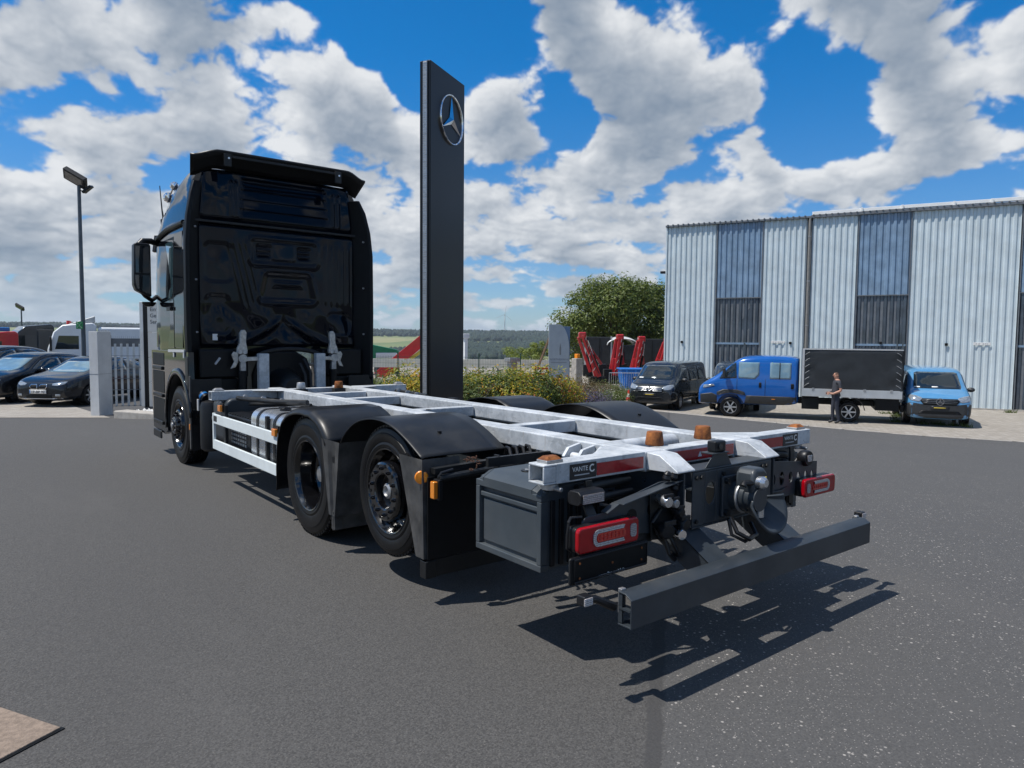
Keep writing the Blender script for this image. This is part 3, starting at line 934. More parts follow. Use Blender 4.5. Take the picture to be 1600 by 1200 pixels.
for s in (-1, 1):
    g = empty('mudguard'); g.parent = truck
    solid(guard_sheet(drive_path(), s, 0.62, 1.255, 0.055, ridges=((.36,.39,.006),(.74,.78,.006))).build('arch', 'plastic_guard', g, smooth=40), 0.008)
    b = MB()   # moulded skirt between the wheels: tapering, with a hollow down its middle
    xo = s*1.255
    def skirt(b, y0a, y1a, z1, y0b, y1b, z0, xi, m=0, hollow=0.02):
        xs = s*xi
        # outer face in three strips, the middle one set back
        N = 10
        ys = [0, .33, .42, .72, .8, 1]
        dx = [0, 0, hollow, hollow, 0, 0]
        o = len(b.v)
        for k in range(N+1):
            t_ = k/N
            ya = y0a+(y0b-y0a)*t_; yb = y1a+(y1b-y1a)*t_; z = z1+(z0-z1)*t_
            for q, d in zip(ys, dx):
                dd = d*min(1, t_*6)*(1 if t_ < .93 else .2)
                b.v.append((xo - s*dd, ya+(yb-ya)*q, z))
        for k in range(N):
            for q in range(5):
                a = o+k*6+q
                b.f.append([a, a+1, a+7, a+6]); b.m.append(m)
        # front and back returns
        for (ya, yb) in ((y0a, y0b), (y1a, y1b)):
            b.add([(xo, ya, z1), (xs, ya, z1), (xs, yb, z0), (xo, yb, z0)], [(0,1,2,3)], m)
    skirt(b, 2.56, 2.24, 0.865, 2.43, 2.325, 0.29, 0.64)
    b.build('skirt', 'plastic_guard_worn', g, smooth=30)
    MB().bx(min(s*1.25, s*0.64), max(s*1.25, s*0.64), 2.365, 2.378, 0.175, 0.32).build('mud_flap', 'plastic_guard_worn', g, 0.004)
    MB().bx(min(s*1.247, s*1.18), max(s*1.247, s*1.18), 2.345, 2.405, 0.18, 0.285).build('flap_clamp', 'plastic_guard_worn', g, 0.006)
    MB().bx(min(s*1.254, s*1.15), max(s*1.254, s*1.15), 2.315, 2.37, 0.70, 0.745).build('hole_dark_block', 'plastic_deep', g)  # solid dark block stands for the shaded hole in the skirt
    # tag axle guard: smooth flat-topped cover plus skirt and flap
    g = empty('mudguard'); g.parent = truck
    solid(guard_sheet(tag_path(), s, 0.60, 1.245, 0.012, round_w=0.07).build('arch', 'plastic_guard', g, smooth=40), 0.008)
    b = MB()
    skirt(b, 1.34, 1.055, 0.905, 1.13, 1.035, 0.29, 0.98, hollow=0.008)
    b.build('skirt', 'plastic_guard_worn', g, smooth=30)
    MB().bx(min(s*1.235, s*0.62), max(s*1.235, s*0.62), 1.02, 1.032, 0.285, 0.80).build('mud_flap', 'plastic_deep', g, 0.004)
    b = MB().bx(min(s*1.235, s*0.62), max(s*1.235, s*0.62), 1.024, 1.036, 0.17, 0.282)
    b.bx(min(s*1.25, s*1.17), max(s*1.25, s*1.17), 1.018, 1.09, 0.168, 0.276)
    b.build('flap_tail', 'plastic_guard', g, 0.005)
    b = MB()
    b.bx(s*0.80-0.012, s*0.80+0.012, 1.70, 1.735, 1.128, 1.134); b.bx(s*0.98-0.010, s*0.98+0.010, 1.28, 1.30, 1.02, 1.036)
    b.build('slot_dark', 'plastic_deep', g)  # solid dark blocks stand for the shade in the slots
    # front wheel flap
    g = empty('front_mudguard'); g.parent = truck
    b = MB()
    b.bx(min(s*1.235, s*0.86), max(s*1.235, s*0.86), 6.555, 6.570, 0.24, 1.12)
    b.build('mud_flap', 'plastic_black', g, 0.004)
    MB().bx(min(s*1.238, s*1.22), max(s*1.238, s*1.22), 6.54, 6.59, 0.26, 1.16).build('edge_strip', 'plastic_guard_worn', g, 0.005)
    MB().bx(min(s*1.245, s*1.232), max(s*1.245, s*1.232), 6.55, 6.58, 0.50, 0.57).build('side_reflector', 'amber', g, 0.003)
# carriers, pipes and the chained hose behind the tag guard
for s in (-1, 1):
    b = MB()
    b.bar((s*0.42, 1.02, 0.86), (s*1.20, 1.02, 0.835), 0.05, 0.035)
    b.tube([(s*0.42, 0.93, 0.83), (s*0.9, 0.93, 0.815), (s*1.2, 0.95, 0.80)], 0.022, 10)
    b.bar((s*0.42, 0.74, 0.905), (s*0.95, 0.80, 0.895), 0.03, 0.055)
    b.bar((s*0.62, 0.80, 0.78), (s*0.62, 0.80, 0.93), 0.05, 0.012)
    b.bar((s*0.86, 0.82, 0.76), (s*0.86, 0.82, 0.93), 0.05, 0.012)
    b.tube([(s*0.45, 0.63, 0.86), (s*0.75, 0.64, 0.85), (s*1.0, 0.70, 0.84)], 0.026, 10)
    b.build('guard_carrier', 'frame_dark', truck)
b = MB()
for k in range(5):
    xx = -0.45-0.055*k
    b.tube([(xx, 0.98, 0.90), (xx-0.015, 0.95, 0.945), (xx-0.03, 0.90, 0.945), (xx-0.04, 0.87, 0.90)], 0.011, 8)
b.build('coiled_hose', 'cable', truck)
b = MB()
for k in range(12):
    t_ = k/11
    p = Vector((-0.93+0.05*math.sin(k*0.9)-0.03*t_, 1.02-0.10*t_, 0.885-0.05*t_+0.03*math.sin(t_*3.1)))
    b.lathe([(0.011+0.003*math.cos(a), 0.003*math.sin(a)) for a in [2*math.pi*q/5 for q in range(5)]], p, (math.cos(k*1.57), 0.4, math.sin(k*1.57)), 10, close=True)
b.build('safety_chain', 'rust_dark', truck)
b = MB(); b.lathe([(0.0001,0),(0.040,0),(0.042,0.006),(0.036,0.012),(0.0001,0.014)], (-1.25, 1.07, 0.795), (-0.5,-0.86,0), 24)
b.build('round_reflector', 'amber', truck)
b = MB(); b.lathe([(0.0001,0),(0.040,0),(0.042,0.006),(0.036,0.012),(0.0001,0.014)], (1.25, 1.07, 0.795), (0.5,-0.86,0), 24)
b.build('round_reflector', 'amber', truck)
for s in (-1, 1):
    ml = MB().bx(min(s*1.245, s*1.215), max(s*1.245, s*1.215), 0.935, 0.98, 0.68, 0.785).build('side_marker_lamp', 'lens_amber', truck, 0.006)
    MB().bx(min(s*1.215, s*1.19), max(s*1.215, s*1.19), 0.925, 0.99, 0.67, 0.795).build('lamp_base', 'plastic_black', ml, 0.004)
    MB().tube([(s*1.20, 0.95, 0.81), (s*1.19, 0.94, 0.835), (s*1.10, 0.95, 0.845)], 0.009, 8).build('cable', 'cable', ml)

# ---- tool box behind the tag axle, both sides
for s in (-1, 1):
    tb = empty('tool_box'); tb.parent = truck
    y0, y1, z0, z1 = 0.005, 0.565, 0.475, 0.865
    xo, xi = 1.20, 0.66
    b = MB()
    X = lambda a, c: (min(s*a, s*c), max(s*a, s*c))
    b.bx(*X(xo-0.03, xi), y0+0.004, y1-0.004, z0, z1+0.02)
    # raised rim round the door and the pressed centre panel
    def frame(b, ya, yb, za, zb, wd, xa, xb):
        b.bx(*X(xa, xb), ya, yb, za, za+wd); b.bx(*X(xa, xb), ya, yb, zb-wd, zb)
        b.bx(*X(xa, xb), ya, ya+wd, za+wd, zb-wd); b.bx(*X(xa, xb), yb-wd, yb, za+wd, zb-wd)
    b.build('body', 'box_grey', tb, 0.01)
    b = MB()
    frame(b, y0, y1, z0-0.003, z1, 0.035, xo, xo-0.05)
    b.bx(*X(xo-0.008, xo-0.03), y0+0.034, y1-0.034, 0.775, 0.80)
    b.build('door_rim', 'box_grey', tb, 0.005, 2)
    b = MB()
    b.bx(*X(xo-0.018, xo-0.032), y0+0.05, y1-0.05, z0+0.05, 0.762)
    b.build('door_panel', 'box_grey', tb, 0.008, 3)
    # lid with faceted shoulders
    b = MB()
    pts = [(xo, z1-0.005), (xo, z1+0.018), (xo-0.07, z1+0.058), (xi, z1+0.062), (xi, z1-0.005)]
    b.prism([(s*p[0], p[1]) for p in pts], 'y', y0+0.075, y1-0.075)
    for (ya, yb) in ((y0, y0+0.071), (y1, y1-0.071)):
        o = len(b.v)
        vs = []
        for (yy, dz_, dx_) in ((ya, -0.022, -0.02), (yb, 0.0, 0.0)):
            for (px, pz) in pts:
                vs.append((s*(px+(dx_ if px > 1.1 else 0)), yy, pz+(dz_ if pz > z1 else 0)))
        fs = [(0,1,2,3,4), (9,8,7,6,5)] + [(i, (i+1) % 5, 5+(i+1) % 5, 5+i) for i in range(5)]
        b.add(vs, fs)
    b.build('lid', 'box_grey', tb, 0.005)
    b = MB()
    b.bx(*X(1.02, 0.80), 0.30, 0.34, z1+0.062, z1+0.070); b.cyl((s*1.03, 0.32, z1+0.058), (s*1.03, 0.32, z1+0.066), 0.035, n=20)
    b.build('lid_latch', 'plastic_black', tb, 0.003)
    MB().cyl((s*1.03, 0.325, z1+0.064), (s*1.03, 0.325, z1+0.069), 0.012, n=14).build('lock', 'chrome', tb)
    b = MB()
    for k in range(8):
        xa = xo-0.06-k*0.06
        b.bx(*X(xa, xa-0.028), y0-0.012, y0+0.004, z0+0.02, z1-0.03)
    b.build('end_ribs', 'plastic_black', tb, 0.004)
for s in (-1, 1):
    b = MB()
    b.tube([(s*0.60, -0.02, 0.885), (s*0.85, -0.03, 0.885), (s*0.98, -0.02, 0.87)], 0.028, 12)
    b.tube([(s*0.60, -0.05, 0.825), (s*0.82, -0.06, 0.825), (s*1.0, -0.04, 0.82)], 0.022, 12)
    b.bx(min(s*0.94, s*0.98), max(s*0.94, s*0.98), -0.09, -0.075, 0.55, 0.93)
    b.build('air_pipe', 'frame_dark', truck)

# ---- tail: lamp brackets, lamps, plate holder
# left arm: cranked plate, dark discs laid on for its lightening holes
b = MB()
prof = [(-0.43,0.895),(-0.56,0.895),(-0.70,0.868),(-0.90,0.826),(-0.99,0.792),(-1.10,0.787),(-1.125,0.765),(-1.125,0.665),(-0.80,0.655),(-0.62,0.63),(-0.43,0.60)]
b.prism(prof, 'y', -0.212, -0.204)
b.bar((-0.43, -0.235, 0.899), (-0.90, -0.235, 0.830), 0.07, 0.008)
b.bar((-0.905, -0.225, 0.831), (-0.99, -0.225, 0.796), 0.05, 0.007)
lb = b.build('lamp_bracket', 'frame_grey', truck, 0.003)
b = MB()
for (x, z, rx) in ((-1.05,0.705,0.024),(-0.93,0.725,0.030),(-0.875,0.735,0.012),(-0.775,0.745,0.038),(-0.62,0.76,0.035)):
    b.cyl((x, -0.2135, z), (x, -0.202, z), rx, n=18)
b.build('hole_dark_disc', 'plastic_deep', lb)  # solid dark discs stand for the shade in the holes
b = MB()
holes = [(0.52,0.775,0.038,0.045),(0.63,0.775,0.028,0.045),(0.735,0.772,0.024,0.036),(0.83,0.768,0.020,0.030),(0.92,0.766,0.020,0.030),(1.0,0.766,0.016,0.024)]
b = holed_plate(MB(), 0.43, 1.06, 0.655, 0.835, -0.212, -0.204, holes)
b.prism([(0.43,0.8352),(0.43,0.905),(0.52,0.893),(1.06,0.845),(1.06,0.8352)], 'y', -0.212, -0.204)
b.build('lamp_bracket', 'frame_grey', truck)
def tail_lamp(x0, x1, z0, z1, yf, parent, flip):
    """red housing with clear C-shaped ring, led field and reversing window"""
    tl = empty('tail_lamp'); tl.parent = parent
    zc = (z0+z1)/2
    def rr(xa, xb, za, zb, r, n=6):
        pts = []
        for (cx, cz, a0) in ((xb-r, zb-r, 0), (xa+r, zb-r, 90), (xa+r, za+r, 180), (xb-r, za+r, 270)):
            for k in range(n+1):
                a = R(a0+90*k/n)
                pts.append((cx+r*math.cos(a), cz+r*math.sin(a)))
        return pts
    MB().prism(rr(x0+.002, x1-.002, z0+.002, z1-.002, 0.022), 'y', yf+0.03, yf+0.085).build('housing', 'plastic_black', tl, 0.006)
    MB().prism(rr(x0, x1, z0, z1, 0.026), 'y', yf+0.002, yf+0.032).build('lens', 'lens_red', tl, 0.010, 3)
    L = x1-x0
    m_ = (lambda f: x0+L*f) if not flip else (lambda f: x1-L*f)
    xa, xb = sorted((m_(0.22), m_(0.80)))
    # clear ring, open on the reversing-lamp side
    b = MB()
    outer = rr(xa, xb, z0+0.022, z1-0.020, 0.036)
    inner = rr(xa+0.020, xb-0.020, z0+0.040, z1-0.038, 0.020)
    n = len(outer)
    for k in range(n):
        j = (k+1) % n
        mx = (outer[k][0]+outer[j][0])/2
        if (mx > m_(0.74)) if not flip else (mx < m_(0.74)):
            continue
        ps = [(outer[k][0], yf-0.004, outer[k][1]), (outer[j][0], yf-0.004, outer[j][1]), (inner[j][0], yf-0.004, inner[j][1]), (inner[k][0], yf-0.004, inner[k][1])]
        qs = [(p[0], yf+0.004, p[2]) for p in ps]
        b.add(ps+qs, [(0,1,2,3),(0,4,5,1),(3,2,6,7)])
    b.build('light_ring', 'lens_clear', tl)
    xa, xb = sorted((m_(0.285), m_(0.76)))
    MB().prism(rr(xa, xb, z0+0.042, z1-0.040, 0.018), 'y', yf-0.002, yf+0.004).build('stop_light', 'lens_red_led', tl)
    b = MB()
    for i in range(7):
        for j in range(3):
            fx = xa+(xb-xa)*(0.10+0.8*i/6); fz = z0+0.054+(z1-z0-0.106)*j/2
            b.cyl((fx, yf-0.002, fz), (fx, yf-0.0045, fz), 0.0055, n=8)
    b.build('led_points', 'lens_red_led', tl)['kind'] = 'stuff'
    xa, xb = sorted((m_(0.84), m_(0.945)))
    MB().prism(rr(xa, xb, z0+0.030, z1-0.028, 0.016), 'y', yf-0.002, yf+0.004).build('reversing_light', 'lens_clear', tl)
    return tl
tail_lamp(-1.215, -0.795, 0.637, 0.762, -0.285, truck, False)
tail_lamp(0.79, 1.18, 0.637, 0.757, -0.285, truck, True)
MB().bx(0.80, 1.05, -0.205, -0.15, 0.655, 0.74).build('lamp_mount', 'plastic_black', truck, 0.004)
ph = MB().bx(-1.265, -0.725, -0.285, -0.262, 0.500, 0.632).build('plate_holder', 'plastic_deep', truck, 0.02, 3)
b = MB()
ra = [(-1.245,-0.2905,0.515),(-0.745,-0.2905,0.515),(-0.745,-0.2905,0.622),(-1.245,-0.2905,0.622)]
b.tube(ra+[ra[0]], 0.004, 6)
b.build('plate_frame', 'plastic_black', ph)
text_part('frame_lettering', 'www.Bar-mobil.de', 0.024, 'label_white', ph, face_matrix((-1.08, -0.2865, 0.508), (1,0,0), (0,0,1)), 0.0006)
b = MB()
for (x, z) in ((-1.21,0.60),(-1.21,0.53),(-0.78,0.60),(-0.78,0.54),(-0.99,0.565)):
    b.cyl((x,-0.2865,z),(x,-0.290,z),0.006,n=8)
b.build('plate_screw', 'rust', ph)
MB().bar((-1.0,-0.26,0.60),(-1.0,-0.215,0.70),0.10,0.012).build('holder_bracket','frame_dark',ph)
# work lamps
wl = empty('work_lamp'); wl.parent = truck
b = MB(); b.prism([(-0.03,0.860),(-0.05,0.875),(-0.05,0.915),(-0.03,0.930),(0.03,0.930),(0.045,0.915),(0.045,0.875),(0.03,0.860)], 'x', -1.135, -0.965)
for p in range(len(b.v)): b.v[p] = (b.v[p][0], b.v[p][1]-0.16, b.v[p][2]-0.02)
b.build('housing', 'plastic_black', wl, 0.005)
MB().bx(-1.120, -0.980, -0.2145, -0.208, 0.852, 0.896).build('led_field', 'lens_clear', wl)
MB().bar((-1.05,-0.16,0.845),(-1.05,-0.205,0.78),0.06,0.01).build('stand','frame_dark',wl)
wl = empty('work_lamp'); wl.parent = truck
b = MB(); b.lathe([(0.0001,0.07),(0.028,0.065),(0.044,0.05),(0.052,0.025),(0.052,0.0),(0.046,-0.010),(0.0001,-0.010)], (0.90,-0.235,0.882), (0.05,1,0), 24)
b.build('housing', 'plastic_black', wl)
MB().bx(0.873,0.927,-0.252,-0.245,0.860,0.904).build('led_field','lens_clear',wl,0.004)
b = MB(); b.bar((0.90,-0.21,0.86),(0.90,-0.21,0.83),0.04,0.03); b.tube([(0.90,-0.17,0.885),(0.86,-0.16,0.84),(0.74,-0.18,0.80),(0.66,-0.19,0.77),(0.56,-0.17,0.83)],0.009,8); b.build('stand','cable',wl)
b = MB(); b.tube([(0.80,-0.19,0.70),(0.72,-0.19,0.715),(0.66,-0.20,0.77),(0.58,-0.20,0.80),(0.50,-0.19,0.76)],0.010,8); b.build('lamp_cable','cable',truck)
MB().cyl((0.80,-0.20,0.715),(0.76,-0.20,0.715),0.011,n=10).build('cable_plug','label_white',truck)
b = MB()
b.tube([(-1.22,-0.22,0.78),(-1.23,-0.22,0.72),(-1.23,-0.22,0.66),(-1.20,-0.22,0.64)],0.007,8)
b.tube([(-1.12,-0.2,0.79),(-1.20,-0.21,0.80),(-1.225,-0.22,0.78)],0.007,8)
b.build('cable_loop','cable',truck)

# couplings for brake air and electrics beside the left plate
cg = empty('trailer_sockets'); cg.parent = truck
def small_socket(x, z, y, r, mat, cap=True, tilt=0.0):
    so_ = MB()
    so_.lathe([(0.0001,0.05),(r*0.7,0.05),(r*0.7,0.0),(r,-0.002),(r*1.05,-0.035),(r*0.85,-0.05),(0.0001,-0.052)], (x,y,z), (tilt,1,0.1), 18)
    o = so_.build('socket', mat, cg)
    if cap:
        MB().bx(x-r*1.1, x+r*1.1, y-0.045, y-0.03, z+r*0.6, z+r*1.3).build('socket_cap', 'plastic_black', o, 0.004)
    return o
small_socket(-0.60, 0.815, -0.27, 0.030, 'steel_bright', True, 0.2)
small_socket(-0.545, 0.800, -0.27, 0.024, 'steel_dull', True)
small_socket(-0.575, 0.655, -0.26, 0.042, 'plastic_black', True, 0.4)
small_socket(-0.505, 0.635, -0.29, 0.030, 'chrome', False, 0.3)
small_socket(-0.46, 0.675, -0.27, 0.034, 'plastic_black', True)
small_socket(-0.50, 0.745, -0.27, 0.026, 'plastic_black', True)
b = MB()
for (x, z) in ((-0.535,0.925),(-0.475,0.925),(-0.47,0.865)):
    b.lathe([(0.0001,0.0),(0.020,0.0),(0.024,0.012),(0.018,0.03),(0.022,0.036),(0.012,0.05),(0.0001,0.052)], (x,-0.235,z-0.02), (0.1,-0.2,1), 12)
b.build('test_valve','plastic_black',cg)
MB().prism([(-0.64,0.60),(-0.43,0.58),(-0.43,0.86),(-0.66,0.86)],'y',-0.232,-0.224).build('socket_plate','frame_dark',cg,0.003)
b = MB()
b.tube([(-0.56,-0.24,0.62),(-0.54,-0.27,0.52),(-0.47,-0.25,0.47),(-0.42,-0.15,0.52),(-0.41,-0.05,0.64)],0.012,8)
b.tube([(-0.50,-0.24,0.60),(-0.47,-0.28,0.50),(-0.40,-0.2,0.48),(-0.37,-0.05,0.60)],0.010,8)
b.build('socket_hose','cable',cg)

# extra plumbing and brackets across the tail
for (pts, r_) in (([(-0.62,-0.20,0.86),(-0.52,-0.24,0.78),(-0.47,-0.25,0.70),(-0.50,-0.23,0.60),(-0.44,-0.12,0.56)],0.011),
                  ([(-0.58,-0.24,0.76),(-0.66,-0.25,0.70),(-0.62,-0.25,0.64),(-0.54,-0.22,0.58)],0.009),
                  ([(-0.90,-0.10,0.80),(-0.78,-0.16,0.77),(-0.66,-0.17,0.80),(-0.50,-0.14,0.84)],0.012),
                  ([(0.45,-0.19,0.74),(0.52,-0.22,0.70),(0.62,-0.22,0.70),(0.72,-0.2,0.72)],0.009)):
    MB().tube(pts, r_, 8).build('tail_hose', 'cable', truck)
for (x, z) in ((-0.33,0.90),(-0.33,0.66),(-0.29,0.90),(-0.09,0.90),(-0.09,0.66),(0.30,0.90),(0.34,0.90),(0.34,0.66),(0.30,0.66)):
    MB().cyl((x,-0.275,z),(x,-0.288,z),0.012,n=6).build('member_bolt','frame_dark',truck)
MB().prism([(-0.72,0.60),(-0.60,0.58),(-0.56,0.70),(-0.60,0.80),(-0.70,0.78)],'y',-0.20,-0.19).build('valve_bracket','frame_dark',truck,0.003)
MB().lathe([(0.0001,0),(0.05,0),(0.055,0.02),(0.055,0.09),(0.04,0.11),(0.0001,0.11)],(-0.66,-0.14,0.63),(0,0,1),18).build('relay_valve','plastic_black',truck)

# tow coupling in the middle of the cross member
def sst(a, c, t):
    t = max(0.0, min(1.0, (t-a)/(c-a)))
    return t*t*(3-2*t)
tc = empty('tow_coupling'); tc.parent = truck
CX = 0.015
MB().bx(CX-0.13, CX+0.15, -0.295, -0.277, 0.655, 0.885).build('flange_plate','frame_grey',tc,0.006)
b = MB()
for (x,z) in ((CX-0.10,0.86),(CX-0.10,0.68),(CX+0.13,0.86),(CX+0.13,0.68)):
    b.cyl((x,-0.295,z),(x,-0.318,z),0.019,n=6)
b.build('flange_bolt','frame_dark',tc)
b = MB(); b.lathe([(0.085,0.0),(0.088,-0.05),(0.076,-0.055),(0.076,-0.09),(0.066,-0.095),(0.066,-0.16),(0.0001,-0.16)],(CX,-0.29,0.765),(0,1,0),32)
b.build('drawbar_bearing','frame_grey',tc)
b = MB(); b.lathe([(0.090,-0.050),(0.092,-0.056),(0.090,-0.062),(0.080,-0.064)],(CX,-0.29,0.765),(0,1,0),32); b.build('bearing_ring','steel_dull',tc)
b = MB()
b.prism([(CX-0.05,0.79),(CX-0.06,0.84),(CX-0.055,0.91),(CX-0.03,0.938),(CX+0.05,0.938),(CX+0.085,0.91),(CX+0.09,0.84),(CX+0.08,0.79)],'y',-0.44,-0.32)
b.build('pin_housing','frame_grey',tc,0.022,4)
b = MB(); b.cyl((CX+0.035,-0.42,0.66),(CX+0.035,-0.42,0.77),0.028,n=18); b.build('coupling_pin','steel_bright',tc)
b = MB(); b.lathe([(0.0001,0.0),(0.034,0.0),(0.036,-0.03),(0.022,-0.05),(0.0001,-0.05)],(CX-0.01,-0.44,0.865),(0,1,0),18); b.build('release_valve','steel_bright',tc)
MB().bx(CX+0.02,CX+0.055,-0.452,-0.44,0.84,0.89).build('yellow_tag','yellow_tag',tc,0.003)
b = MB(); b.tube([(CX-0.045,-0.42,0.86),(CX-0.10,-0.41,0.865),(CX-0.11,-0.41,0.85)],[0.018,0.016,0.02],10); b.build('hand_lever','plastic_black',tc)
JX, JZ = CX+0.075, 0.735
def bell(u, v):
    # catch funnel: opens to the rear, its lower lip drawn out and down
    a = R(160+220*u)
    lowr = max(0.0, -math.sin(a))
    r_ = 0.072+0.082*v**1.6
    return (JX+r_*1.05*math.copysign(abs(math.cos(a))**0.8,math.cos(a)), -0.33-0.125*v-0.06*v*lowr, JZ+r_*(0.66+0.26*lowr)*math.sin(a)-0.012*v*lowr)
b = MB(); b.sheet(bell, 48, 10)
o = b.build('catch_funnel','frame_grey',tc,smooth=60); solid(o, 0.014)
b = MB(); b.lathe([(0.0001,0.0),(0.078,0.0),(0.078,0.03),(0.0001,0.03)],(JX,-0.335,JZ),(0,1,0),28); b.build('funnel_throat','plastic_deep',tc)
b = MB()
b.tube([(CX-0.10,-0.33,0.66),(CX-0.11,-0.38,0.585),(CX-0.05,-0.42,0.545),(CX+0.05,-0.40,0.55),(CX+0.08,-0.34,0.60)],0.013,8)
b.tube([(CX-0.12,-0.33,0.65),(CX-0.13,-0.36,0.57),(CX-0.06,-0.40,0.53),(CX+0.04,-0.38,0.54)],0.010,8)
b.build('coupling_hose','cable',tc)
# reversing camera on a folded stand
ca = empty('rear_camera'); ca.parent = truck
b = MB(); b.prism([(-0.245,0.942),(0.0,0.942),(-0.05,1.015),(-0.17,1.015)],'y',-0.268,-0.262); b.bx(-0.20,-0.05,-0.285,-0.20,1.015,1.022); b.build('stand','frame_grey',ca,0.002)
MB().bx(-0.165,-0.065,-0.275,-0.215,1.022,1.085).build('camera_body','plastic_black',ca,0.010,3)
b = MB(); b.cyl((-0.125,-0.275,1.055),(-0.125,-0.283,1.055),0.016,n=18); b.build('camera_lens','glass_dark',ca)

# ---- underrun bumper
bu = empty('underrun_bumper'); bu.parent = truck
WB = 1.136
b = MB()
prof = [(-0.545,0.350),(-0.545,0.482),(-0.506,0.505),(-0.462,0.505),(-0.462,0.497),(-0.508,0.497),(-0.538,0.479),(-0.538,0.358),(-0.462,0.358),(-0.462,0.350)]
b.prism(prof,'x',-WB,WB)
b.build('beam','frame_grey',bu,0.0025)
for x in (-WB+0.012, WB-0.012, -0.42, 0.42):
    MB().bx(x-0.012, x+0.012, -0.5365, -0.466, 0.425, 0.434).build('inner_rib','frame_grey',bu)
MB().bx(-WB+0.004, -WB+0.012, -0.485, -0.462, 0.362, 0.494).build('end_plate','frame_grey',bu)
for s in (-1, 1):
    xc = s*0.36
    b = MB()
    # wide pressed arm, seen lit from above
    P0 = [(-0.02,0.70),(-0.12,0.695),(-0.22,0.635),(-0.462,0.488),(-0.462,0.37),(-0.30,0.43),(-0.12,0.54),(-0.02,0.58)]
    b.prism(P0,'x',xc-0.085,xc-0.073)
    b.prism(P0,'x',xc+0.073,xc+0.085)
    top = [(-0.02,0.70),(-0.12,0.695),(-0.22,0.635),(-0.462,0.488)]
    for (p, q) in zip(top[:-1], top[1:]):
        b.add([(xc-0.085,p[0],p[1]+.002),(xc+0.085,p[0],p[1]+.002),(xc+0.085,q[0],q[1]+.002),(xc-0.085,q[0],q[1]+.002),
               (xc-0.085,p[0],p[1]-0.006),(xc+0.085,p[0],p[1]-0.006),(xc+0.085,q[0],q[1]-0.006),(xc-0.085,q[0],q[1]-0.006)],
              [(0,1,2,3),(4,5,6,7),(0,4,7,3),(1,5,6,2),(0,1,5,4),(3,2,6,7)])
    b.build('bumper_arm','frame_grey',bu)
    MB().bx(xc-0.09,xc+0.09,-0.03,0.10,0.56,0.72).build('arm_mount','frame_dark',bu,0.006)
    # end outline lamp on its rubber arm
    x0 = s*(WB-0.01)
    la = MB().tube([(x0,-0.43,0.42),(x0+s*0.05,-0.42,0.445),(x0+s*0.10,-0.405,0.472),(x0+s*0.155,-0.40,0.482)],[0.022,0.020,0.018,0.016],10).build('outline_lamp','plastic_black',bu)
    MB().bx(min(x0+s*0.135,x0+s*0.19),max(x0+s*0.135,x0+s*0.19),-0.43,-0.375,0.458,0.505).build('lamp_head','plastic_black',la,0.008)
    MB().bx(min(x0+s*0.14,x0+s*0.1915),max(x0+s*0.14,x0+s*0.1915),-0.436,-0.426,0.462,0.498).build('lamp_lens','lens_clear',la,0.004)
    MB().bx(min(x0,x0-s*0.03),max(x0,x0-s*0.03),-0.475,-0.452,0.40,0.515).build('lamp_clip','steel_dull',la,0.003)

